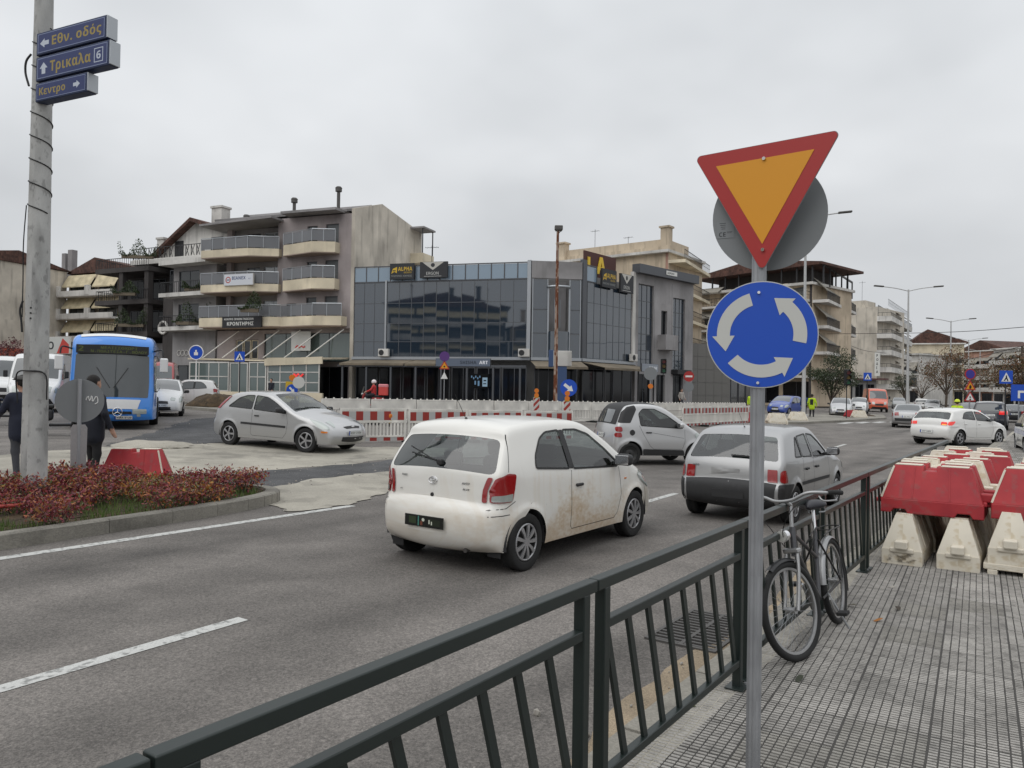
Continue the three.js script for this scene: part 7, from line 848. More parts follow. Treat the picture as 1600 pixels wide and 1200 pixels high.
// ---------------------------------------------------------------- planted island with kerb, lamp post, sign back
const ISL = [[-14, 7.55], [0, 7.75], [2.6, 8.05], [3.2, 8.35], [3.35, 8.8], [3.1, 9.4], [2.4, 10.2], [1.4, 10.9], [-14, 11.2]];
{
  const off = (k) => { const cx = -3, cq = 9.4; return ISL.map(([s, q]) => [s + (s > 2 ? -k : 0), q + (q < cq ? k : -k)]); };
  const smooth = pts => new THREE.CatmullRomCurve3(pts.map(p => new THREE.Vector3(p[0], p[1], 0)), false, 'centripetal').getPoints(120).map(v => [v.x, v.y]);
  const outer = smooth(ISL), inner = smooth(off(0.15));
  const bed = new THREE.ShapeGeometry(shapeOf(inner)); { const g = new TessellateModifier(0.5, 6).modify(bed), p = g.attributes.position, uv = new Float32Array(p.count * 2); for (let i = 0; i < p.count; i++) { const s = p.getX(i), q = p.getY(i), [x, z] = RF(s, q); uv[2 * i] = s; uv[2 * i + 1] = q; p.setXYZ(i, x, Gq(q) + 0.13 + 0.05 * (fbm(s * 1.4, q * 1.4, 3, 501) - 0.5), z); } g.setAttribute('uv', new THREE.BufferAttribute(uv, 2)); g.deleteAttribute('normal'); g.computeVertexNormals(); structure('planting_bed', g, M.soil = mat('#ffffff', 1, 0, { map: tex(256, 256, (u, v) => { const k = 0.9 + (fbm(u * 12, v * 12, 4, 502, 12) - 0.5) * 0.9 + (hash2(u * 256 | 0, v * 256 | 0, 5) - 0.5) * 0.3; return [0.29 * k, 0.235 * k, 0.165 * k]; }, 1.5) })); }
  const kg = new THREE.Group(); kg.name = numbered('kerb'); kg.userData.kind = 'structure'; scene.add(kg);
  for (let i = 0; i < 120; i += 4) { const a = outer.slice(i, i + 5), b = inner.slice(i, i + 5); if (a.length < 2) continue; const pos = [], idx = [], n = a.length; a.forEach((p, k) => { const sh = k === 0 ? 0.004 : k === n - 1 ? -0.004 : 0; const [x0, z0] = RF(p[0] + sh, p[1]), [x1, z1] = RF(b[k][0] + sh, b[k][1]), y = Gq(p[1]); const m = [lerp(x0, x1, 0.16), lerp(z0, z1, 0.16)]; pos.push(x0, y - 0.02, z0, x0, y + 0.155, z0, m[0], y + 0.175, m[1], x1, y + 0.175, z1, x1, y + 0.05, z1); }); for (let k = 0; k < n - 1; k++) for (let j = 0; j < 4; j++) { const q = k * 5 + j; idx.push(q, q + 5, q + 1, q + 1, q + 5, q + 6); } for (const e of [0, (n - 1) * 5]) idx.push(e, e + 1, e + 2, e, e + 2, e + 3, e, e + 3, e + 4); let g = new THREE.BufferGeometry(); g.setAttribute('position', new THREE.Float32BufferAttribute(pos, 3)); g.setIndex(idx); g = toCreasedNormals(g, 0.5); mesh(i ? `kerb_stone_${String(i / 4).padStart(3, '0')}` : 'kerb_stone', boxUV(g), M.kerb, kg); }
}
function leafGeo(n, place1, size, seed, colours) { // many small leaves with their own colour
  const r = mulberry(seed), pos = [], col = [], nor = []; const q = new THREE.Quaternion(), e = new THREE.Euler(), v = new THREE.Vector3();
  for (let k = 0; k < n; k++) { const [x, y, z] = place1(r), s = size * (0.6 + r() * 0.8), c = colours(r, x, y, z); e.set(r() * 6.3, r() * 6.3, r() * 6.3); q.setFromEuler(e); const P4 = [[-0.5, 0, 0], [0, 0.08, 0.22], [0.5, 0, 0], [0, -0.08, -0.22]].map(p => v.set(...p).multiplyScalar(s).applyQuaternion(q).toArray().map((t, i) => t + [x, y, z][i])); for (const i of [0, 1, 2, 0, 2, 3]) { pos.push(...P4[i]); col.push(...c); } }
  const g = new THREE.BufferGeometry(); g.setAttribute('position', new THREE.Float32BufferAttribute(pos, 3)); g.setAttribute('color', new THREE.Float32BufferAttribute(col, 3)); g.computeVertexNormals(); return g;
}
M.leaf = phys('#ffffff', 0.7, 0, { vertexColors: true, transmission: 0.25, thickness: 0 });
M.bark = mat([0.09, 0.07, 0.055], 0.95);
{ // nandina shrubs
  const reds = (r, x, y) => { const k = r(); return k < 0.52 ? [0.16 + r() * 0.10, 0.022 + r() * 0.02, 0.030 + r() * 0.02] : k < 0.78 ? [0.26 + r() * 0.12, 0.085 + r() * 0.05, 0.022] : k < 0.9 ? [0.10, 0.016, 0.025] : [0.09, 0.11, 0.025]; };
  const orang = (r) => { const k = r(); return k < 0.4 ? [0.33 + r() * 0.1, 0.13 + r() * 0.07, 0.03] : k < 0.75 ? [0.18, 0.035, 0.03] : [0.10, 0.13, 0.03]; };
  const make = (seed, col, w, h) => { const g = new THREE.Group(); const stems = [], r0 = mulberry(seed), tips = []; for (let k = 0; k < 14; k++) { const a = r0() * 6.28, l = Math.sqrt(r0()), x = Math.cos(a) * l * w, z = Math.sin(a) * l * w, y = h * (0.55 + 0.45 * r0() * (1.1 - l * 0.4)); tips.push([x, y, z]); stems.push(rod([x * 0.25, 0, z * 0.25], [x, y, z], 0.006, 0.003, 4)); } const f = leafGeo(820, r => { const t = tips[r() * tips.length | 0], k = 0.10 * (0.4 + r()), a = r() * 6.28, b = Math.acos(2 * r() - 1); const down = r() < 0.35 ? r() * 0.5 : 0; return [t[0] * (1 - down * 0.6) + k * Math.sin(b) * Math.cos(a) * 1.3, t[1] * (1 - down) + k * Math.cos(b), t[2] * (1 - down * 0.6) + k * Math.sin(b) * Math.sin(a) * 1.3]; }, 0.046, seed + 1, col); return [merge(stems), f]; };
  const kinds = [make(11, reds, 0.27, 0.31), make(23, reds, 0.32, 0.26), make(37, orang, 0.28, 0.25), make(53, reds, 0.22, 0.36)];
  const r = mulberry(91), spots = []; let tries = 0; while (spots.length < 84 && tries++ < 4000) { const s = -6.5 + r() * 9.4, q = 7.95 + r() * 2.9; if (q > 10.7 - Math.max(0, s - 1.2) * 0.9 || (s > 2.2 && q < 8.35)) continue; const front = q < 8.75 && r() < 0.80; if (front) continue; if (spots.some(p => Math.hypot(p[0] - s, p[1] - q) < 0.35)) continue; spots.push([s, q]); }
  const where = (s, q) => q < 8.7 ? 'near the road side kerb' : q > 10 ? 'at the back of the bed' : 'in the middle of the bed';
  spots.forEach(([s, q], i) => { const k = i % 5 === 3 ? 2 : i % 4 === 2 ? 3 : i % 2, [x, z] = RF(s, q), t = thing('nandina_shrub', `${k === 2 ? 'orange tinged' : k === 3 ? 'tall maroon' : 'low red'} nandina shrub ${where(s, q)} on the kerbed island`, 'shrub', [x, Gq(q) + 0.12, z], r() * 6.28, 'nandina shrubs on the kerbed island'); t.scale.setScalar(0.85 + r() * 0.4); mesh('stems', kinds[k][0], M.bark, t); mesh('foliage', kinds[k][1], M.leaf, t); });
  // grass between them
  const gr = mulberry(17), pos = [], col = []; for (let k = 0; k < 16000; k++) { const s = -7 + gr() * 10.2, q = 7.82 + Math.pow(gr(), 1.5) * 2.9; if (q < 7.93 + Math.max(0, s + 1) * 0.08 || (s > 2.2 && (q < 8.1 + (s - 2.2) * 0.5 || q > 9.6)) || s > 3.05) continue; if (fbm(s * 1.3, q * 1.3, 3, 601) < 0.36) continue; const [x, z] = RF(s, q), y = Gq(q) + 0.115, h = 0.05 + gr() * 0.11, a = gr() * 6.28, b = gr() * 6.28, l = h * 0.5 * gr(), w = 0.006; pos.push(x - w * Math.cos(a), y, z - w * Math.sin(a), x + w * Math.cos(a), y, z + w * Math.sin(a), x + l * Math.cos(b), y + h, z + l * Math.sin(b)); const c = gr(), cc = [0.06 + c * 0.06, 0.11 + c * 0.07, 0.015 + c * 0.02]; col.push(...cc, ...cc, ...cc); }
  const g = new THREE.BufferGeometry(); g.setAttribute('position', new THREE.Float32BufferAttribute(pos, 3)); g.setAttribute('color', new THREE.Float32BufferAttribute(col, 3)); g.computeVertexNormals(); const m = mesh('grass', g, M.leaf); m.userData = { kind: 'stuff', label: 'green grass between the red shrubs on the island', category: 'grass' };
  // red corrugated pipes lying in the bed
  const pipe = mat([0.34, 0.045, 0.035], 0.5); [[[-5, 9.35], [-2.6, 9.30], [-0.4, 9.25], [1.6, 9.55]], [[-1.9, 9.75], [-0.2, 9.70], [1.0, 10.05]], [[-1.5, 8.95], [-0.1, 8.93], [0.7, 8.95]]].forEach((p, i) => { const o = mesh(numbered('red_pipe'), tube(p.map(([s, q], k) => { const [x, z] = RF(s, q); return [x, Gq(q) + 0.27 + 0.03 * Math.sin(k * 2 + i), z]; }), 0.024, 40, 8), pipe); o.userData = { label: ['long red plastic pipe lying across the shrubs past the lamp post', 'short red plastic pipe end between the shrubs behind the lamp post', 'short red plastic pipe at the foot of the lamp post'][i], category: 'pipe' }; });
  const w = RF(-1.3, 10.6); const wt = thing('weed', 'tall green weed behind the lamp post island', 'plant', [w[0], Gq(10.6) + 0.12, w[1]]); mesh('stem', rod([0, 0, 0], [0.03, 0.6, 0], 0.008, 0.004, 5), M.leaf2 = mat([0.05, 0.09, 0.02], 0.8), wt); mesh('leaves', leafGeo(60, r => { const h = 0.1 + r() * 0.6, a = r() * 6.28, l = 0.12 * (1.1 - h); return [Math.cos(a) * l, h, Math.sin(a) * l]; }, 0.14, 5, () => [0.05, 0.10, 0.022]), M.leaf, wt);
}
{ // concrete lamp post with direction signs
  const b = P(52, 787, 0.12), t = thing('lamp_post', 'whitewashed concrete lamp post wound with wire, carrying blue direction signs', 'lamp post', [b.x, b.y, b.z]); t.position.y = G(b.x, b.z) + 0.12;
  const H = 9.2, post = mat('#ffffff', 0.9, 0, { map: tex(256, 512, (u, v) => { const f = fbm(u * 4, v * 24, 5, 701), g = hash2(u * 512 | 0, v * 1024 | 0, 7), pit = sstep(0.66, 0.74, fbm(u * 14, v * 120, 4, 703)), stain = sstep(0.55, 0.7, fbm(u * 3, v * 9, 4, 705)), band = v > 0.40 ? 0 : 0.02, k = 0.66 + (f - 0.5) * 0.16 + (g - 0.5) * 0.04 - pit * 0.10 - stain * 0.09 - band; return [k, k * 1.0, k * 0.985]; }) });
  const R = y => lerp(0.162, 0.095, y / H); mesh('post', new THREE.CylinderGeometry(R(H), R(0), H, 28, 12).translate(0, H / 2, 0), post, t);
  const wire = (y0, y1, turns, ph) => { const p = []; for (let k = 0; k <= turns * 14; k++) { const u = k / (turns * 14), y = lerp(y0, y1, u), a = ph + u * turns * 6.283; p.push([(R(y) + 0.007) * Math.cos(a), y, (R(y) + 0.007) * Math.sin(a)]); } return tube(p, 0.008, turns * 20, 5); };
  mesh('wound_wire', wire(3.9, 6.4, 8, 0.3), M.dark, t); mesh('loose_cable', tube([[-0.135, 4.0, 0.07], [-0.15, 3.5, 0.09], [-0.165, 3.0, 0.06], [-0.16, 2.5, 0.07]], 0.008, 24, 6), M.dark, t); mesh('cable_bundle', [tube([[-0.16, 2.72, 0.06], [-0.19, 2.6, 0.07], [-0.17, 2.45, 0.07], [-0.15, 2.3, 0.08]], 0.013, 16, 6), tube([[-0.14, 6.05, 0.03], [-0.19, 5.95, 0.05], [-0.2, 5.8, 0.05], [-0.13, 5.6, 0.08]], 0.014, 16, 6)], M.dark, t);
  mesh('clamp', [tube([[-0.2, 1.35, 0.06], [-0.19, 1.75, 0.1], [0, 1.78, 0.17], [0.16, 1.75, 0.08], [0.18, 1.4, 0.05]], 0.010, 30, 5)], M.dark, t); mesh('marking', [0, 1, 2].map(k => box(0.022, 0.022, 0.006, 0.0, 2.62 - k * 0.07, R(2.6) + 0.001)), M.black, t);
  // boxed direction signs, one above the other
  const dirSign = (y, len, h, turn, draw) => { const s = new THREE.Group(); s.name = 'direction_sign'; s.position.set(0.09, y, 0.12); s.rotation.y = turn; t.add(s); mesh('sign_box', rbox(len, h, 0.14, 0.012, len / 2 - 0.06, 0, 0), M.signBox ??= mat([0.012, 0.025, 0.075], 0.5), s); const pg = new THREE.PlaneGeometry(len - 0.06, h - 0.04); pg.translate(len / 2 - 0.06, 0, 0.0735); mesh('lettering', pg, new THREE.MeshStandardMaterial({ roughness: 0.5, map: canvasTex(512, 128, draw) }), s); mesh('end_cap', rbox(0.02, h - 0.02, 0.145, 0.004, len - 0.052, 0, 0), M.aluLight, s); };
  const bg = (g, w, h) => { g.fillStyle = '#1a2b60'; g.fillRect(0, 0, w, h); g.strokeStyle = '#7f8aa5'; g.lineWidth = 4; g.strokeRect(5, 5, w - 10, h - 10); }, arrow = (g, x, y, rot) => { g.save(); g.translate(x, y); g.rotate(rot); g.fillStyle = '#b9c0cb'; g.beginPath(); g.moveTo(0, -36); g.lineTo(30, 0); g.lineTo(14, 0); g.lineTo(14, 34); g.lineTo(-14, 34); g.lineTo(-14, 0); g.lineTo(-30, 0); g.fill(); g.restore(); };
  dirSign(6.12, 1.36, 0.30, -0.43, (g, w, h) => { bg(g, w, h); arrow(g, 56, 66, -Math.PI / 2); g.fillStyle = '#94803c'; g.font = 'bold 84px sans-serif'; g.fillText('Εθν. οδός', 106, 92, 385); });
  dirSign(5.785, 1.42, 0.32, -0.43, (g, w, h) => { bg(g, w, h); arrow(g, 50, 66, 0); g.fillStyle = '#94803c'; g.font = 'bold 88px sans-serif'; g.fillText('Τρικαλα', 96, 94, 300); g.strokeStyle = '#b9c0cb'; g.lineWidth = 5; g.strokeRect(420, 26, 58, 78); g.fillStyle = '#b9c0cb'; g.font = 'bold 62px sans-serif'; g.fillText('6', 432, 88); });
  dirSign(5.475, 1.02, 0.25, -0.43, (g, w, h) => { bg(g, w, h); g.fillStyle = '#94803c'; g.font = 'bold 84px sans-serif'; g.fillText('Κεντρο', 20, 92, 330); arrow(g, 420, 66, Math.PI / 2); });
}
function roundBack(pos, r, h, label, turn = 0, more) { const t = thing('round_sign', label, 'road sign', pos, turn); mesh('pole', cyl(0.03, 0.03, h, 0, h / 2, 0), M.galv, t); mesh('sign_plate', place(extr(ringPts(r, 40), 0.004), 0, h - r, -0.045), M.signBack, t); mesh('spine', box(0.05, r * 1.9, 0.02, 0, h - r, 0.0), M.galv, t); more?.(t); return t; }
{
  const b = P(122, 752, 0.1), p = at(122, 740, 11.6); const h = at(122, 592, 11.6).y - G(p.x, p.z);
  roundBack([p.x, G(p.x, p.z) + 0.1, p.z], 0.33, h - 0.1, 'grey back of a round road sign with a scrawl, standing before the man in black', rad(26), t => { mesh('sheath', place(extr([[-0.10, 0], [0.10, 0], [0.11, 0.9], [0.08, 0.95], [-0.08, 0.95], [-0.11, 0.9]], 0.05), 0, 0.05, -0.03), M.greyWall, t); mesh('scrawl', tube([[0.08, h - 0.44, 0], [0.11, h - 0.38, 0], [0.13, h - 0.45, 0], [0.16, h - 0.37, 0], [0.17, h - 0.46, 0], [0.22, h - 0.38, 0], [0.24, h - 0.47, 0], [0.2, h - 0.5, 0]].map(v => [v[0], v[1] + 0.02, v[2] - 0.038]), 0.007, 40, 5), M.white, t); });
}
{ const p = P(213, 752); barrier([p.x, G(p.x, p.z), p.z], yaw(88), true, 'red plastic barrier standing alone behind the planted island', undefined, 0.98); }
for (const [px, py, red, lab] of [[1213, 664, false, 'white plastic barrier on the far kerb, beside the end of the fence'], [1246, 660, false, 'white plastic barrier on the far kerb just before the tall lamp standard'], [1176, 662, true, 'red plastic barrier at the end of the long fence behind the sign pole'], [1342, 655, false, 'white plastic barrier on the soil of the far kerbed island'], [1331, 654, true, 'faded red plastic barrier on the far kerbed island']]) { const p = P(px, py); barrier([p.x, G(p.x, p.z), p.z], yaw(70), red, lab, undefined, 1.15); }
// ---------------------------------------------------------------- works fence
const fenceBand = new THREE.MeshStandardMaterial({ roughness: 0.5, map: canvasTex(512, 64, (g, w, h) => { for (let k = 0; k < 9; k++) { g.fillStyle = k % 2 ? '#a8a8a6' : '#8e2a22'; g.fillRect(k * w / 9, 0, w / 9 + 1, h); } }) });
M.fence = mat('#ffffff', 0.6, 0, { map: tex(256, 256, (u, v) => { const k = 0.83 + (fbm(u * 6, v * 6, 4, 801, 6) - 0.5) * 0.2; return [k, k * 0.985, k * 0.95]; }, 2) });
function fencePanel(banded) {
  const L = 2.06, g = [box(L - 0.02, 0.05, 0.05, 0, 0.995, 0), box(L - 0.02, 0.045, 0.045, 0, 0.62, 0), box(L - 0.02, 0.045, 0.045, 0, 0.20, 0), box(0.07, 0.94, 0.06, -L / 2 + 0.045, 0.55, 0), box(0.07, 0.94, 0.06, L / 2 - 0.045, 0.55, 0)], sl = []; for (let k = 0; k < 17; k++) sl.push(box(0.055, 0.40, 0.022, -L / 2 + 0.16 + k * 0.109, 0.41, 0));
  const nubs = []; for (let k = 0; k < 6; k++) nubs.push(box(0.05, 0.05, 0.04, -L / 2 + 0.2 + k * 0.33, 1.04, 0)); return { L, frame: boxUV(merge(g)), slats: boxUV(merge(sl)), nubs: boxUV(merge(nubs)), board: boxUV(box(L - 0.12, 0.33, 0.03, 0, 0.80, 0)), foot: merge([rbox(0.26, 0.10, 0.72, 0.03, -L / 2 + 0.1, 0.05, 0)]), low: box(L - 0.14, 0.11, 0.02, 0, 0.115, 0) };
}
const FP = fencePanel();
function fenceThing(x, z, turn, banded, label, group) {
  const t = thing('fence_panel', label, 'fence', [x, G(x, z), z], turn, group); mesh('frame', FP.frame, M.fence, t); const s = mesh('slats', FP.slats, M.fence, t); s.userData.kind = 'stuff'; mesh('foot', FP.foot, M.rubber, t); const b = mesh('board', FP.board, M.fence, t);
  if (banded) { for (const sd of [1, -1]) { const pg = new THREE.PlaneGeometry(1.92, 0.26); if (sd < 0) pg.rotateY(Math.PI); pg.translate(0, 0.80, sd * 0.018); mesh('red_white_band', pg, fenceBand, b); const q = new THREE.PlaneGeometry(1.9, 0.10); if (sd < 0) q.rotateY(Math.PI); q.translate(0, 0.115, sd * 0.013); mesh('lower_band', q, fenceBand, b); } mesh('lower_board', FP.low, M.fence, t); } else { const n = mesh('top_lugs', FP.nubs, M.fence, t); n.userData.kind = 'stuff'; mesh('lower_board', FP.low, M.fence, t); }
  return t;
}
function fenceRow(pts, banded, label, group) { // panels end to end along ground points
  let carry = 0; const P3 = pts.map(([px, py]) => Array.isArray(px) ? px : P(px, py)), r = mulberry(pts[0][0] | 0); const L = 2.1; let i = 0, a = P3[0].clone(); for (i = 1; i < P3.length;) { const d = P3[i].clone().sub(a), len = Math.hypot(d.x, d.z); if (len < L * 0.7) { i++; continue; } const u = d.clone().divideScalar(len), c = a.clone().addScaledVector(u, L / 2); fenceThing(c.x, c.z, Math.atan2(-u.z, u.x) + (r() - 0.5) * 0.02, banded, label, group); a.addScaledVector(u, L); if (len < L * 1.4) i++; }
}
fenceRow([[528, 693], [640, 692], [930, 688]], true, 'white plastic fence panel with red and white band in front of the works', 'banded fence panels along the works');
fenceRow([[1066, 668], [1118, 665], [1172, 662], [1182, 656]], true, 'banded fence panel of the row beyond the small city car', 'banded fence panels at the far end of the works');
fenceRow([[500, 664], [640, 663], [800, 661], [1000, 659], [1100, 656], [1170, 654]], false, 'plain white plastic fence panel with lugged top at the back of the works', 'plain white fence panels behind the works');
function warnLamp(px, py, D, label) { const p = at(px, py, D), t = thing('warning_lamp', label, 'warning lamp', [p.x, p.y, p.z]); mesh('lens', [cyl(0.10, 0.10, 0.09, 0, 0.10, 0, Math.PI / 2, 0, 0, 20), place(new THREE.SphereGeometry(0.09, 16, 10).scale(1, 1, 0.5), 0, 0.10, 0.045)], M.lensOrange ??= mat([0.62, 0.17, 0.015], 0.3), t); mesh('battery_box', rbox(0.15, 0.14, 0.11, 0.02, 0, -0.05, 0), M.boxYellow ??= mat([0.55, 0.36, 0.02], 0.5), t); mesh('stem', [cyl(0.02, 0.02, 0.12, 0, -0.16, 0)], M.dark, t); }
{ const fr = (px, py) => { const q = P(px, py); return -q.z; }; warnLamp(608, 655, fr(608, 692), 'orange warning lamp on the banded fence by the silver hatchback'); }
function beacon(px, py, D, label, arrow) { // red and white striped guide board on a foot, with lamps
  const p = at(px, py, D), y = G(p.x, p.z), t = thing('guide_board', label, 'guide board', [p.x, y, p.z]); const w = 0.28, h = 1.15, m = signMat(64, 256, (g, W, H) => { g.fillStyle = '#b9b8b4'; g.fillRect(0, 0, W, H); g.fillStyle = '#93291f'; for (let k = -2; k < 6; k++) { g.beginPath(); g.moveTo(0, k * 64 + 64); g.lineTo(W, k * 64); g.lineTo(W, k * 64 + 32); g.lineTo(0, k * 64 + 96); g.fill(); } });
  mesh('board', rbox(w, h, 0.04, 0.01, 0, h / 2 + 0.1, 0), M.fence, t); const pg = new THREE.PlaneGeometry(w - 0.02, h - 0.02); pg.translate(0, h / 2 + 0.1, 0.022); mesh('stripes', pg, m, t); mesh('foot', rbox(0.4, 0.12, 0.7, 0.03, 0, 0.06, 0), M.rubber, t); mesh('lamp', [cyl(0.10, 0.10, 0.09, 0, h + 0.4, 0, Math.PI / 2, 0, 0, 20), cyl(0.10, 0.10, 0.09, 0, h + 0.2, 0, Math.PI / 2, 0, 0, 20)], M.lensOrange ??= mat([0.62, 0.17, 0.015], 0.3), t); mesh('lamp_box', rbox(0.18, 0.16, 0.12, 0.02, 0, h + 0.16, -0.02), M.boxYellow ??= mat([0.55, 0.36, 0.02], 0.5), t); mesh('stem', cyl(0.02, 0.02, 0.4, 0, h + 0.2, -0.04), M.dark, t);
  if (arrow) { mesh('arrow_disc', place(extr(ringPts(0.33, 40), 0.006), 0.05, h + 0.62, 0.02), M.signBlue, t); mesh('arrow', place(extr([[-0.22, 0.06], [0.02, 0.06], [0.02, 0.14], [0.22, 0], [0.02, -0.14], [0.02, -0.06], [-0.22, -0.06]], 0.003), 0.05, h + 0.62, 0.028, 0, 0, -0.65), M.signWhite, t); }
}
beacon(886, 640, 30, 'striped guide board with blue keep right arrow and two orange lamps', true); beacon(838, 640, 34, 'striped guide board with orange lamps before the rusty pole', false);
// ---------------------------------------------------------------- posts, lamps and signs
{ const p = at(868, 600, 47), y = G(p.x, p.z), t = thing('rusty_pole', 'tall rusty steel pole with a lamp head before the glass office', 'lamp post', [p.x, y, p.z]); const rust = mat('#ffffff', 0.9, 0.1, { map: tex(128, 1024, (u, v) => { const f = fbm(u * 3, v * 40, 5, 811), k = sstep(0.4, 0.62, f); return [lerp(0.62, 0.40, k), lerp(0.55, 0.22, k), lerp(0.5, 0.13, k)]; }) }); mesh('pole', cyl(0.13, 0.08, 11.3, 0, 5.65, 0, 0, 0, 0, 14), rust, t); mesh('lamp_head', [rbox(0.5, 0.28, 0.34, 0.05, 0.05, 11.4, 0), rbox(0.42, 0.06, 0.3, 0.02, 0.05, 11.24, 0)], M.steelDark, t); mesh('bracket', bar([0, 11.0, 0], [0.25, 11.3, 0], 0.05), M.steelDark, t); }
{ const p = at(876, 600, 50), y = G(p.x, p.z), t = thing('advertising_pillar', 'blue pillar with a white box on top behind the rusty pole', 'pillar', [p.x, y, p.z]); mesh('pillar', rbox(0.75, 3.0, 0.5, 0.04, 0, 1.5, 0), mat([0.035, 0.07, 0.16], 0.5), t); mesh('white_box', rbox(1.35, 1.0, 0.6, 0.04, 0, 3.5, 0), M.whiteWall, t); mesh('blue_edge', rbox(0.3, 1.1, 0.62, 0.03, -0.65, 3.5, 0), mat([0.035, 0.07, 0.16], 0.5), t); }
function streetLamp(px, D, h, label, turn, arm = 2.4, single) { const p = at(px, 600, D), y = G(p.x, p.z), t = thing('street_lamp', label, 'street lamp', [p.x, y, p.z], turn); mesh('pole', cyl(0.15, 0.07, h, 0, h / 2, 0, 0, 0, 0, 12), M.galvLight ??= mat([0.46, 0.46, 0.455], 0.6, 0.3), t); for (const s of single ? [1] : [-1, 1]) { mesh('arm', tube([[0, h - 0.15, 0], [s * arm * 0.5, h + 0.12, 0], [s * arm, h + 0.28, 0]], 0.045, 10, 6), M.galvLight, t); mesh('lamp_head', [rbox(0.95, 0.14, 0.3, 0.06, s * (arm + 0.45), h + 0.33, 0, 0, 0, s * 0.08)], M.steelDark, t); } mesh('base_plate', rbox(0.5, 0.3, 0.5, 0.03, 0, 0.15, 0), M.galvLight, t); return t; }
streetLamp(1418, 76, 12.4, 'tall twin-arm street lamp nearest the silver saloon on the median', rad(-4)); streetLamp(1485, 106, 12.4, 'second twin-arm street lamp along the median, by the autumn tree', rad(-4)); streetLamp(1513, 140, 12.4, 'third twin-arm street lamp along the median', rad(-4)); streetLamp(1531, 172, 12.4, 'fourth twin-arm street lamp far down the median', rad(-4));
streetLamp(1256, 55, 14.4, 'single-arm street lamp rising behind the roundabout sign', rad(-10), 2.2, true);
const signPost = (px, D, h, label, build, name = 'road_sign', pole) => { const p = at(px, 600, D), t = thing(name, label, 'road sign', [p.x, G(p.x, p.z), p.z]); mesh('pole', cyl(0.035, 0.035, h, 0, h / 2, 0), pole ?? M.galv, t); build(t, h); return t; };
const crossing = (t, y, s) => { mesh('blue_plate', box(s, s, 0.03, 0, y, 0.05), M.signBlue, t); mesh('white_triangle', place(extr([[-s * 0.38, -s * 0.34], [s * 0.38, -s * 0.34], [0, s * 0.36]], 0.004), 0, y, 0.067), M.signWhite, t); mesh('walking_figure', place(extr([[-0.02, 0.10], [0.03, 0.10], [0.04, 0], [0.10, -0.16], [0.05, -0.17], [0, -0.06], [-0.07, -0.17], [-0.12, -0.15], [-0.03, 0]].map(q => q.map(v => v * s / 0.62)), 0.004), 0, y - 0.02, 0.072), M.black, t); };
const disc = (t, y, r, m, name = 'disc') => mesh(name, place(extr(ringPts(r, 36), 0.02), 0, y, 0.04), m, t); const M_red = M.signRed;
const warn = (t, y, s, field, marks) => { const up = pts => pts.map(([a, b]) => [a, -b]); mesh('red_border', place(extr(up(roundTri(s, 0.03)), 0.02), 0, y, 0.04), M.signRed, t); mesh('field', place(extr(up(roundTri(s * 0.68, 0.005)), 0.004), 0, y, 0.062), field, t); mesh('symbol', marks.map(g => place(g, 0, y - 0.02, 0.068)), M.black, t); };
signPost(374, 47, 3.35, 'blue crossing sign on a dark post before the cafe front', (t, h) => crossing(t, h - 0.35, 0.62), 'crossing_sign', M.darkMetal);
signPost(306, 46, 3.35, 'round blue mandatory sign on a pale post by the parked white car', (t, h) => { disc(t, h - 0.2, 0.44, M.signBlue); mesh('white_rim', place(new THREE.TorusGeometry(0.42, 0.03, 8, 36), 0, h - 0.2, 0.05), M.signWhite, t); mesh('white_figure', place(extr([[-0.12, -0.16], [0.12, -0.16], [0.12, 0.02], [0.05, 0.02], [0.05, 0.16], [-0.05, 0.16], [-0.05, 0.02], [-0.12, 0.02]], 0.004), 0, h - 0.2, 0.064), M.signWhite, t); }, 'round_sign', M.white);
signPost(1355, 60, 3.6, 'blue crossing sign on a dark post on the far island', (t, h) => crossing(t, h - 0.3, 0.62), 'crossing_sign', M.darkMetal);
signPost(1571, 44, 3.4, 'blue crossing sign beside the dark off-road car', (t, h) => crossing(t, h - 0.3, 0.75), 'crossing_sign', M.darkMetal);
signPost(1515, 46, 3.6, 'post with a no stopping disc and two road work triangles', (t, h) => { disc(t, h - 0.3, 0.33, M.signRed, 'red_ring'); mesh('blue_field', place(extr(ringPts(0.26, 30), 0.006), 0, h - 0.3, 0.062), mat([0.04, 0.03, 0.25], 0.5), t); warn(t, h - 1.05, 0.72, M.signYellow, [extr([[-0.05, -0.1], [0.06, -0.1], [0.08, 0.06], [0, 0.14], [-0.06, 0.04]], 0.004)]); warn(t, h - 1.72, 0.72, M.signWhite, [extr(ringPts(0.05, 14).map(q => [q[0], q[1] + 0.07]), 0.004), extr(ringPts(0.05, 14).map(q => [q[0], q[1] - 0.07]), 0.004)]); }, 'warning_sign');
signPost(1076, 62, 3.1, 'no entry sign above a grey sign back by the grey clad annex', (t, h) => { disc(t, h - 0.3, 0.42, M.signRed); mesh('white_bar', box(0.56, 0.14, 0.01, 0, h - 0.3, 0.07), M.signWhite, t); disc(t, h - 1.15, 0.4, M.signBack, 'sign_back'); }, 'no_entry_sign');
signPost(1016, 52, 3.2, 'pale round sign back with an orange lamp before the cafe bar', (t, h) => { disc(t, h - 0.45, 0.45, M.signBack, 'sign_back'); mesh('orange_lamp', cyl(0.17, 0.17, 0.1, 0, h - 1.3, 0.1, Math.PI / 2, 0, 0, 18), M.lensOrange, t); }, 'round_sign');
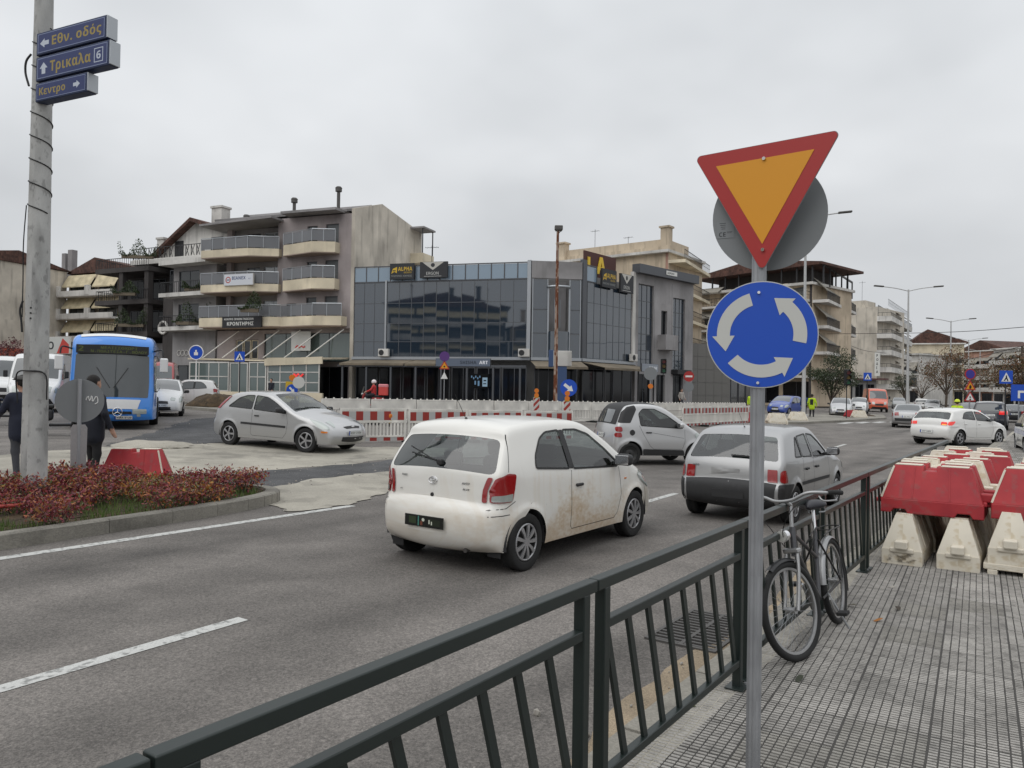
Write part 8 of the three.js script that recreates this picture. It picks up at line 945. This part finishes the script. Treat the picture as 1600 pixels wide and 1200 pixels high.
signPost(457, 50, 2.2, 'yellow framed blue keep right sign before the cafe', (t, h) => { mesh('yellow_plate', box(0.85, 1.1, 0.04, 0, h - 1.2, 0.04), M.boxYellow, t); mesh('blue_disc', place(extr(ringPts(0.38, 32), 0.01), 0, h - 1.2, 0.065), M.signBlue, t); mesh('arrow', place(extr([[-0.24, 0.06], [0.02, 0.06], [0.02, 0.15], [0.24, 0], [0.02, -0.15], [0.02, -0.06], [-0.24, -0.06]], 0.004), 0, h - 1.2, 0.078, 0, 0, -0.8), M.signWhite, t); mesh('orange_lamp', cyl(0.2, 0.2, 0.12, 0, h - 0.4, 0.06, Math.PI / 2, 0, 0, 18), M.lensOrange, t); }, 'keep_right_sign');
signPost(467, 49, 2.0, 'pale round sign next to the yellow keep right sign', (t, h) => disc(t, h - 0.5, 0.38, M.signGrey), 'round_sign');
signPost(694, 55, 3.9, 'thin pole with purple and orange signs before the shop awning', (t, h) => { disc(t, h - 0.3, 0.36, mat([0.09, 0.03, 0.17], 0.6)); warn(t, h - 1.0, 0.75, M.signYellow, [extr(ringPts(0.06, 12), 0.004)]); mesh('white_triangle', place(extr([[-0.25, -0.2], [0.25, -0.2], [0, 0.3]], 0.01), 0, h - 1.7, 0.05), M.signWhite, t); }, 'warning_sign');
signPost(1592, 42, 2.6, 'blue direction board at the right end of the street', (t, h) => { mesh('board', box(1.1, 0.9, 0.04, 0.1, h - 0.4, 0.05), M.signBlue, t); mesh('arrow', place(extr([[-0.1, -0.3], [0.02, -0.3], [0.02, 0], [0.3, 0], [0.3, -0.1], [0.48, 0.06], [0.3, 0.22], [0.3, 0.12], [-0.1, 0.12]], 0.004), 0, h - 0.4, 0.073), M.signWhite, t); }, 'direction_board');
const lens = [mat([0.10, 0.01, 0.01], 0.3), mat([0.12, 0.07, 0.005], 0.3), mat([0.01, 0.09, 0.04], 0.3)];
for (const [px, D, h, lab] of [[1323, 56, 3.6, 'dark traffic signal on the far kerbed island'], [1036, 60, 4.0, 'dark traffic signal with yellow pole before the annex door']]) signPost(px, D, h, lab, (t, h) => { const hd = mesh('signal_head', [rbox(0.42, 1.15, 0.3, 0.05, 0, h - 0.5, 0.1)], M.dark, t); [0, 1, 2].forEach(k => { mesh('lens', cyl(0.14, 0.14, 0.05, 0, h - 0.15 - k * 0.35, 0.26, Math.PI / 2, 0, 0, 16), lens[k], t); mesh('visor', place(new THREE.CylinderGeometry(0.17, 0.17, 0.2, 14, 1, true, -1.8, 3.6).rotateX(-Math.PI / 2), 0, h - 0.15 - k * 0.35, 0.34), M.dark, t); }); }, 'traffic_signal', M.darkMetal);
// ---------------------------------------------------------------- far kerbed island, soil heap, rubble
{
  const isl = (pts, name) => { const sq = pts.map(([a, b]) => sqAt(a, b)); const g = new THREE.ExtrudeGeometry(shapeOf(sq), { depth: 0.13, bevelEnabled: false }), p = g.attributes.position; for (let i = 0; i < p.count; i++) { const s = p.getX(i), q = p.getY(i), y = p.getZ(i), [x, z] = RF(s, q); p.setXYZ(i, x, Gq(q) + y, z); } g.deleteAttribute('normal'); g.computeVertexNormals(); structure(name, boxUV(g), M.kerb); };
  isl([[1170, 662], [1250, 663], [1330, 659], [1385, 655], [1380, 650], [1300, 648], [1180, 650]], 'traffic_island'); isl([[250, 636], [300, 640], [400, 650], [520, 652], [520, 642], [400, 634], [280, 630]], 'far_pavement');
  const heap = (px, py, w, h, label, m) => { const c = P(px, py), g = new THREE.SphereGeometry(1, 36, 16, 0, 6.2832, 0, Math.PI / 2), p = g.attributes.position; for (let i = 0; i < p.count; i++) { const x = p.getX(i), y = p.getY(i), z = p.getZ(i), k = 1 + 0.5 * (fbm(x * 2.5 + 9, z * 2.5 + y * 2, 4, 901) - 0.5); p.setXYZ(i, x * w * k, Math.pow(Math.max(y, 0), 1.4) * h * k, z * w * 0.7 * k); } g.computeVertexNormals(); const o = mesh(numbered('soil_heap'), boxUV(g), m); o.position.set(c.x, G(c.x, c.z) - 0.02, c.z); o.userData = { label, category: 'soil heap' }; };
  heap(344, 639, 1.9, 0.85, 'heap of dark brown soil beside the far kerb', M.soil); heap(238, 697, 1.1, 0.16, 'low spill of pale gravel in the road before the bus', M.concrete); heap(1330, 651, 2.2, 0.35, 'low bank of dark soil on the far island', M.soil);
}
// ---------------------------------------------------------------- trees and balcony plants
function tree(px, D, h, w, label, col, opt = {}) {
  const p = at(px, 600, D), t = thing('street_tree', label, 'tree', [p.x, G(p.x, p.z), p.z]), r = mulberry(opt.seed ?? px), limbs = [], tips = []; const th = h * (opt.trunk ?? 0.35); limbs.push(rod([0, 0, 0], [0.1, th, 0], 0.16, 0.12, 8));
  for (let k = 0; k < 11; k++) { const a = k * 2.4 + r(), l = w * (0.45 + r() * 0.5), y0 = th * (0.8 + r() * 0.25), e = [Math.cos(a) * l, lerp(th, h, 0.35 + 0.6 * r()), Math.sin(a) * l], m = [e[0] * 0.45, lerp(y0, e[1], 0.6), e[2] * 0.45]; limbs.push(rod([0.08, y0, 0], m, 0.07, 0.045, 6), rod(m, e, 0.045, 0.015, 5)); for (let j = 0; j < 4; j++) { const b = r() * 6.28, e2 = [e[0] + Math.cos(b) * w * 0.3, e[1] + (r() - 0.3) * h * 0.18, e[2] + Math.sin(b) * w * 0.3]; limbs.push(rod(m.map((v, i) => lerp(v, e[i], 0.3 + 0.6 * r())), e2, 0.02, 0.006, 4)); tips.push(e2); } tips.push(e, m); }
  mesh('trunk', limbs, M.bark, t); mesh('crown', leafGeo(opt.n ?? 4200, r => { const c = tips[r() * tips.length | 0], k = (opt.clump ?? 0.55) * Math.cbrt(r()), a = r() * 6.28, b = Math.acos(2 * r() - 1); return [c[0] + k * Math.sin(b) * Math.cos(a), c[1] + k * Math.cos(b) * 0.8, c[2] + k * Math.sin(b) * Math.sin(a)]; }, opt.leaf ?? 0.16, 33, col), M.leaf, t); return t;
}
const green = (a, b) => r => { const k = r(); return [a * (0.7 + k * 0.6), b * (0.7 + k * 0.6), a * 0.35]; }, autumn = r => { const k = r(); return k < 0.5 ? [0.15 + r() * 0.05, 0.085, 0.035] : k < 0.8 ? [0.10, 0.06, 0.03] : [0.10, 0.09, 0.03]; };
tree(1298, 74, 5.4, 1.9, 'dense dark evergreen street tree beside the pergola block', green(0.026, 0.042), { n: 6500, trunk: 0.2, clump: 0.75 });
tree(1478, 92, 7.0, 3.4, 'brown autumn tree with thin foliage on the median', autumn, { n: 3600, leaf: 0.2, clump: 0.8 }); tree(1512, 100, 6.0, 3.0, 'bare brown tree behind the road work signs', autumn, { n: 1800, leaf: 0.18 }); tree(1602, 56, 4.6, 2.1, 'rust brown tree at the right edge of the street', autumn, { n: 5200, clump: 0.7 }); tree(1440, 118, 4.6, 2.2, 'small leafless tree before the white house', autumn, { n: 500 }); tree(1412, 124, 5.0, 1.6, 'small dark shrubby tree before the corner block', green(0.03, 0.04), { n: 2500 }); tree(10, 60, 4.0, 2.2, 'reddish purple tree beside the white van', r => [0.09 + r() * 0.05, 0.03, 0.035], { n: 3500 });
function planter(px, py, D, w, h, label, col = green(0.03, 0.055)) { const p = at(px, py, D), t = thing('balcony_plant', label, 'plant', [p.x, p.y, p.z]); mesh('pot', rbox(w * 0.8, 0.3, 0.3, 0.03, 0, 0.15, 0), M.awningBrown, t); mesh('foliage', leafGeo(900, r => { const a = (r() - 0.5) * w, b = r() * h * (0.5 + 0.5 * Math.sin(a * 3 + px)); return [a, 0.25 + b, (r() - 0.5) * 0.6]; }, 0.16, px, col), M.leaf, t); }
planter(215, 404, 71, 3.6, 1.6, 'spiky green roof plants on the dark brown house'); planter(195, 462, 72.5, 2.6, 1.2, 'trailing plants on the upper balcony of the dark house'); planter(205, 511, 72.5, 3.0, 1.6, 'bushy plants on the lower balcony of the dark house'); planter(298, 508, 67.2, 3.2, 1.9, 'dense green shrub on the lower balcony of the grey annex'); planter(390, 488, 62.4, 1.8, 1.5, 'dark green bush on the first balcony of the mauve house'); planter(300, 455, 67.2, 1.6, 0.8, 'small potted plants on the upper balcony of the grey annex');
// ---------------------------------------------------------------- overhead wires
[[[1640, 508, 60], [1480, 519, 75], [1250, 522, 100], 'upper overhead wire crossing the far street'], [[1640, 530, 60], [1520, 560, 80], [1470, 570, 110], 'lower overhead wire at the right of the far street'], [[1310, 532, 100], [1345, 546, 105], [1385, 552, 118], 'slack overhead wire before the pale corner block']].forEach(([a, b, c, label]) => { const o = mesh(numbered('overhead_wire'), tube([at(...a), at(...b), at(...c)], 0.028, 40, 5), M.dark); o.userData = { label, category: 'wire' }; });
{ const p = at(1597, 600, 66), t = thing('utility_pole', 'utility pole with cross arms carrying the wires at the right edge', 'pole', [p.x, G(p.x, p.z), p.z]); mesh('pole', cyl(0.14, 0.1, 6.4, 0, 3.2, 0), M.bark, t); for (const y of [5.2, 5.6, 6.0]) mesh('cross_arm', box(0.9, 0.08, 0.08, 0, y, 0), M.bark, t); for (const y of [5.2, 5.6, 6.0]) for (const x of [-0.35, 0.35]) mesh('insulator', cyl(0.05, 0.03, 0.14, x, y + 0.1, 0), M.signGrey, t); }

{ // loose stones along the broken edges of the patches, and a few fallen leaves on the pavement
  const g = new THREE.IcosahedronGeometry(1, 0), r = mulberry(77), im = new THREE.InstancedMesh(g, M.rubbleStone = mat([0.30, 0.28, 0.25], 0.95), 700), m = new THREE.Matrix4();
  for (let i = 0; i < 700; i++) { const [s0, q0] = patchEdges[r() * patchEdges.length | 0], s = s0 + (r() - 0.5) * 0.8, q = q0 + (r() - 0.5) * 0.8, [x, z] = RF(s, q), k = 0.006 + 0.022 * Math.pow(r(), 4); m.compose(new THREE.Vector3(x, Gq(q) + 0.012, z), new THREE.Quaternion().setFromEuler(new THREE.Euler(r() * 6, r() * 6, r() * 6)), new THREE.Vector3(k, k * 0.7, k * 1.2)); im.setMatrixAt(i, m); }
  im.name = 'rubble'; im.userData = { kind: 'stuff', label: 'loose stones scattered along the edges of the road patches', category: 'rubble' }; im.castShadow = im.receiveShadow = true; scene.add(im);
  [[1372, 970, [0.32, 0.13, 0.03], 'orange dry leaf'], [1403, 952, [0.05, 0.04, 0.03], 'dark dry leaf'], [1331, 948, [0.07, 0.06, 0.04], 'small brown leaf'], [1249, 1062, [0.04, 0.045, 0.03], 'dark curled leaf'], [1079, 1100, [0.07, 0.08, 0.03], 'greenish leaf'], [1393, 917, [0.35, 0.33, 0.29], 'pale scrap of paper']].forEach(([px, py, c, what], i) => { const p = P(px, py, PAVE), gg = new THREE.PlaneGeometry(0.07, 0.04, 6, 4), a = gg.attributes.position; for (let k = 0; k < a.count; k++) { const x = a.getX(k), y = a.getY(k); a.setXYZ(k, x, 0.008 + 0.012 * Math.sin(x * 40 + i) + 0.01 * Math.abs(y) * 20 * 0.05, y * (1 - (x / 0.04) ** 2 * 0.8)); } gg.computeVertexNormals(); const o = mesh(numbered('fallen_leaf'), gg, mat(c, 0.9)); o.position.set(p.x, PAVE + 0.006, p.z); o.rotation.y = i * 1.3; o.userData = { label: `${what} lying on the ribbed pavement slabs`, category: 'leaf' }; });
}
// ---------------------------------------------------------------- people
function personGeo(J, res = 72) { // bones: [a, b, ra, rb, colour key]; smooth union of tapered capsules
  const mc = new MarchingCubes(res, new THREE.MeshBasicMaterial(), false, false, 90000), X = 0.62, Y = 1.9, Z = 0.62, k = 0.035; mc.isolation = 0; const h = res / 2; const B = J.map(([a, b, ra, rb, c]) => ({ a, ra, rb, c, d: [b[0] - a[0], b[1] - a[1], b[2] - a[2]], l: (b[0] - a[0]) ** 2 + (b[1] - a[1]) ** 2 + (b[2] - a[2]) ** 2 || 1e-6 }));
  const dist = (b, x, y, z) => { const px = x - b.a[0], py = y - b.a[1], pz = z - b.a[2], t = clamp((px * b.d[0] + py * b.d[1] + pz * b.d[2]) / b.l); return Math.hypot(px - b.d[0] * t, py - b.d[1] * t, pz - b.d[2] * t) - lerp(b.ra, b.rb, t); };
  for (let iz = 0; iz < res; iz++) for (let iy = 0; iy < res; iy++) for (let ix = 0; ix < res; ix++) { const x = (ix - h) / h * X, y = ((iy - h) / h + 1) / 2 * Y, z = (iz - h) / h * Z; let d = 1e3; for (const b of B) { const e = dist(b, x, y, z); if (e > 0.4 && d < 0.3) continue; const q = Math.max(k - Math.abs(d - e), 0) / k; d = Math.min(d, e) - q * q * k * 0.25; } mc.field[ix + iy * res + iz * res * res] = -d; }
  mc.update(); const n = mc.count, src = mc.positionArray.slice(0, n * 3); for (let i = 0; i < n; i++) { src[3 * i] *= X; src[3 * i + 1] = (src[3 * i + 1] + 1) / 2 * Y; src[3 * i + 2] *= Z; }
  let g = new THREE.BufferGeometry(); g.setAttribute('position', new THREE.BufferAttribute(src, 3)); g = mergeVertices(g, 1e-4); g.computeVertexNormals();
  const p = g.attributes.position, ids = []; for (let i = 0; i < p.count; i++) { let b = null, d = 1e9; for (const q of B) { const e = dist(q, p.getX(i), p.getY(i), p.getZ(i)); if (e < d) { d = e; b = q; } } ids.push(b.c); } g.userData = {}; return { g, ids };
}
// joints of a standing figure facing +z, 1.76 m; arms given by elbow and wrist
function figure({ la = [[-0.24, 1.14, -0.03], [-0.23, 0.90, 0.06]], ra = [[0.24, 1.14, -0.03], [0.23, 0.90, 0.06]], lf = [-0.11, 0], rf = [0.11, 0], lean = 0, coat = false, headTurn = 0 }) {
  const hip = 0.92, B = [], sh = 1.42, z = lean;
  for (const [s, f] of [[-1, lf], [1, rf]]) { const hx = s * 0.095, fx = f[0], fz = f[1], kx = lerp(hx, fx, 0.5), kz = fz * 0.5 + 0.03; B.push([[hx, hip, 0], [kx, 0.50, kz], 0.092, 0.062, 'trousers'], [[kx, 0.50, kz], [fx, 0.09, fz - 0.02], 0.062, 0.045, 'trousers'], [[fx, 0.045, fz - 0.05], [fx + s * 0.02, 0.035, fz + 0.15], 0.045, 0.034, 'shoes']); }
  B.push([[0, 0.95, 0], [0, 1.12, z * 0.4], 0.155, 0.145, 'jacket'], [[-0.06, 1.10, z * 0.4], [-0.10, 1.34, z], 0.125, 0.125, 'jacket'], [[0.06, 1.10, z * 0.4], [0.10, 1.34, z], 0.125, 0.125, 'jacket'], [[-0.16, sh - 0.02, z], [0.16, sh - 0.02, z], 0.085, 0.085, 'jacket']);
  if (coat) B.push([[-0.05, 0.78, 0], [-0.05, 1.0, 0], 0.15, 0.15, 'jacket'], [[0.05, 0.78, 0], [0.05, 1.0, 0], 0.15, 0.15, 'jacket']);
  for (const [s, [e, w]] of [[-1, la], [1, ra]]) { B.push([[s * 0.20, sh - 0.02, z], e, 0.066, 0.052, 'jacket'], [e, w, 0.052, 0.04, 'jacket']); const dx = w[0] - e[0], dy = w[1] - e[1], dz = w[2] - e[2], l = Math.hypot(dx, dy, dz), u = [dx / l, dy / l, dz / l]; B.push([[w[0] + u[0] * 0.03, w[1] + u[1] * 0.03, w[2] + u[2] * 0.03], [w[0] + u[0] * 0.09, w[1] + u[1] * 0.09, w[2] + u[2] * 0.09], 0.036, 0.032, 'skin']); for (let k = 0; k < 4; k++) { const o = (k - 1.5) * 0.018, c = [w[0] + u[0] * 0.10 + (Math.abs(u[0]) > 0.7 ? 0 : o * 0.3), w[1] + u[1] * 0.10 + (Math.abs(u[1]) > 0.7 ? 0 : o), w[2] + u[2] * 0.10 + (Math.abs(u[2]) > 0.7 ? 0 : o)]; B.push([c, [c[0] + u[0] * 0.07, c[1] + u[1] * 0.07, c[2] + u[2] * 0.07 + 0.012], 0.0105, 0.009, 'skin']); } B.push([[w[0] - s * 0.01, w[1] + u[1] * 0.05, w[2] + u[2] * 0.05 + 0.03], [w[0] - s * 0.03, w[1] + u[1] * 0.09, w[2] + u[2] * 0.09 + 0.05], 0.012, 0.010, 'skin']); }
  const hz = z + 0.015; B.push([[0, 1.44, z], [0, 1.54, hz], 0.056, 0.055, 'skin'], [[0, 1.60, hz + 0.02], [0, 1.66, hz + 0.01], 0.078, 0.086, 'skin'], [[0, 1.575, hz + 0.055], [0, 1.61, hz + 0.06], 0.042, 0.045, 'skin'], [[0, 1.625, hz + 0.10], [0, 1.65, hz + 0.09], 0.014, 0.012, 'skin'], [[0, 1.69, hz - 0.02], [0, 1.675, hz - 0.03], 0.098, 0.096, 'hair'], [[-0.085, 1.63, hz], [-0.09, 1.65, hz], 0.016, 0.018, 'skin'], [[0.085, 1.63, hz], [0.09, 1.65, hz], 0.016, 0.018, 'skin']);
  return B;
}
const skin = [0.42, 0.25, 0.18], figs = {};
function person(kind, pos, heading, label, colours, extra, scale = 1) {
  const F = figs[kind]; const t = thing('person', label, 'person', pos, Math.PI - rad(heading)); t.scale.setScalar(scale);
  const g = F.g.clone(), col = new Float32Array(g.attributes.position.count * 3); F.ids.forEach((id, i) => col.set(colours[id] ?? skin, 3 * i)); g.setAttribute('color', new THREE.BufferAttribute(col, 3)); mesh('body', g, M.cloth ??= mat('#ffffff', 0.85, 0, { vertexColors: true }), t);
  mesh('eye', [-0.032, 0.032].map(x => place(new THREE.SphereGeometry(0.011, 8, 6), x, 1.652, 0.103 + (F.lean ?? 0))), M.black, t); mesh('mouth', place(new THREE.SphereGeometry(1, 10, 6).scale(0.024, 0.006, 0.008), 0, 1.588, 0.108 + (F.lean ?? 0)), mat([0.25, 0.08, 0.07], 0.7), t); extra?.(t); return t;
}
figs.stand = personGeo(figure({ coat: true, lf: [-0.12, -0.04], rf: [0.14, 0.10], ra: [[0.26, 1.15, -0.02], [0.25, 0.91, 0.10]], la: [[-0.28, 1.16, 0.0], [-0.30, 0.93, 0.10]] }));
figs.reach = personGeo(figure({ coat: true, lf: [-0.10, 0.04], rf: [0.11, -0.06], la: [[-0.27, 1.18, 0.10], [-0.26, 1.10, 0.34]], ra: [[0.27, 1.18, 0.10], [0.22, 1.06, 0.34]] }));
figs.walk = personGeo(figure({ lf: [-0.10, 0.22], rf: [0.10, -0.18], la: [[-0.25, 1.15, -0.08], [-0.24, 0.93, 0.02]], ra: [[0.25, 1.15, 0.05], [0.23, 0.94, 0.18]] }), 52);
{
  const navy = { jacket: [0.010, 0.012, 0.020], trousers: [0.009, 0.009, 0.010], shoes: [0.008, 0.008, 0.008], hair: [0.012, 0.010, 0.009] };
  const gp = (px, D) => { const p = at(px, 600, D); return [p.x, G(p.x, p.z), p.z]; };
  person('stand', gp(146, 12.9), 25, 'person in a black jacket and dark trousers standing behind the round sign back', navy, t => { mesh('black_bag', rbox(0.12, 0.26, 0.3, 0.05, 0.34, 0.80, 0.12), M.black, t); }, 1.03);
  person('reach', gp(36, 13.0), 300, 'person in a dark navy coat and flat cap beside the lamp post', { ...navy, jacket: [0.010, 0.013, 0.028], trousers: [0.045, 0.047, 0.055] }, t => { const c = new THREE.SphereGeometry(0.13, 20, 10, 0, 6.283, 0, 1.55); c.scale(1, 0.6, 1.15); mesh('flat_cap', [place(c, 0, 1.70, 0.015), place(new THREE.SphereGeometry(0.1, 16, 8).scale(1, 0.14, 0.9), 0, 1.70, 0.13)], mat([0.06, 0.058, 0.055], 0.9), t); });
  const vest = { jacket: [0.45, 0.62, 0.02], trousers: [0.015, 0.016, 0.02], shoes: [0.02, 0.02, 0.02], hair: [0.02, 0.016, 0.012] };
  person('stand', gp(1269, 56), 30, 'worker in a yellow and black vest standing on the far kerb', vest, t => mesh('black_back_panel', rbox(0.22, 0.42, 0.05, 0.03, 0, 1.2, -0.14), M.black, t)); person('walk', gp(1257, 57), 20, 'person in a blue jacket beside the yellow vest worker', { ...vest, jacket: [0.02, 0.04, 0.12] });
  person('walk', gp(1175, 52), 200, 'worker in a bright yellow jacket by the end of the fence', vest); person('stand', gp(1496, 38), 20, 'worker in a bright yellow jacket between the white hatchback and the street', vest, t => mesh('helmet', place(new THREE.SphereGeometry(0.13, 16, 10, 0, 6.283, 0, 1.7), 0, 1.68, 0), mat([0.55, 0.65, 0.03], 0.5), t));
  person('walk', gp(1065, 66), 150, 'pedestrian in a pale coat at the office side entrance', { jacket: [0.36, 0.33, 0.30], trousers: [0.03, 0.03, 0.04], shoes: [0.02, 0.02, 0.02], hair: [0.03, 0.02, 0.015] }); person('walk', gp(424, 57), 200, 'pedestrian in black before the cafe front', navy);
  // delivery scooter with rider
  const sc = (px, D, hd, label, col) => { const p = gp(px, D), t = thing('scooter', label, 'scooter', p, yaw(hd)), m = mat(col, 0.4); for (const x of [-0.6, 0.62]) { mesh('tyre', place(new THREE.TorusGeometry(0.21, 0.055, 10, 24), x, 0.265, 0), M.rubber, t); mesh('rim', place(cyl(0.15, 0.15, 0.07, 0, 0, 0, Math.PI / 2, 0, 0, 18), x, 0.265, 0), M.rim, t); } mesh('body', [rbox(0.75, 0.34, 0.3, 0.1, -0.42, 0.58, 0), rbox(0.55, 0.08, 0.26, 0.03, 0.12, 0.3, 0), rbox(0.12, 0.7, 0.36, 0.05, 0.46, 0.62, 0, 0, 0, 0.25), rbox(0.4, 0.12, 0.16, 0.05, 0.62, 0.52, 0)], m, t); mesh('seat', rbox(0.7, 0.12, 0.28, 0.05, -0.38, 0.80, 0), M.black, t); mesh('handlebar', [rod([0.36, 1.0, -0.33], [0.40, 1.02, 0.33], 0.016), rod([0.6, 0.35, 0], [0.38, 1.02, 0], 0.03)], M.dark, t); mesh('headlamp', place(new THREE.SphereGeometry(0.08, 12, 8), 0.5, 0.92, 0), M.lampClear, t); mesh('windshield', rbox(0.01, 0.36, 0.34, 0.004, 0.46, 1.2, 0, 0, 0, 0.3), M.glassMid, t); return [p, t]; };
  const [p1, s1] = sc(580, 45, 270, 'delivery scooter with a red cargo box before the glass office', [0.3, 0.03, 0.03]); mesh('cargo_box', rbox(0.5, 0.52, 0.5, 0.04, -0.72, 1.12, 0), mat([0.55, 0.06, 0.05], 0.6), s1); mesh('box_cover', rbox(0.52, 0.2, 0.52, 0.06, -0.72, 1.42, 0), mat([0.62, 0.22, 0.24], 0.7), s1);
  figs.ride = personGeo([...figure({ la: [[-0.24, 1.2, 0.14], [-0.26, 1.10, 0.36]], ra: [[0.24, 1.2, 0.14], [0.26, 1.10, 0.36]] }).filter(b => b[4] !== 'trousers' && b[4] !== 'shoes'), ...[-1, 1].flatMap(s => [[[s * 0.1, 0.92, 0], [s * 0.17, 0.86, 0.40], 0.095, 0.07, 'trousers'], [[s * 0.17, 0.86, 0.40], [s * 0.15, 0.48, 0.38], 0.065, 0.05, 'trousers'], [[s * 0.15, 0.44, 0.36], [s * 0.15, 0.43, 0.54], 0.045, 0.035, 'shoes']])], 52);
  person('ride', [p1[0] + 0.16, p1[1] - 0.02, p1[2]], 270, 'delivery rider in a red jacket and white helmet on the scooter', { jacket: [0.45, 0.04, 0.04], trousers: [0.02, 0.02, 0.025], shoes: [0.02, 0.02, 0.02], hair: [0.03, 0.02, 0.02] }, t => { mesh('helmet', place(new THREE.SphereGeometry(0.145, 20, 12, 0, 6.283, 0, 2.0), 0, 1.66, 0), mat([0.66, 0.60, 0.60], 0.3), t); });
  sc(88, 21, 60, 'dark scooter parked behind the lamp post', [0.012, 0.012, 0.014]); sc(6, 24, 75, 'dark scooter parked by the white van', [0.014, 0.014, 0.016]);
}
renderer.render(scene, camera);
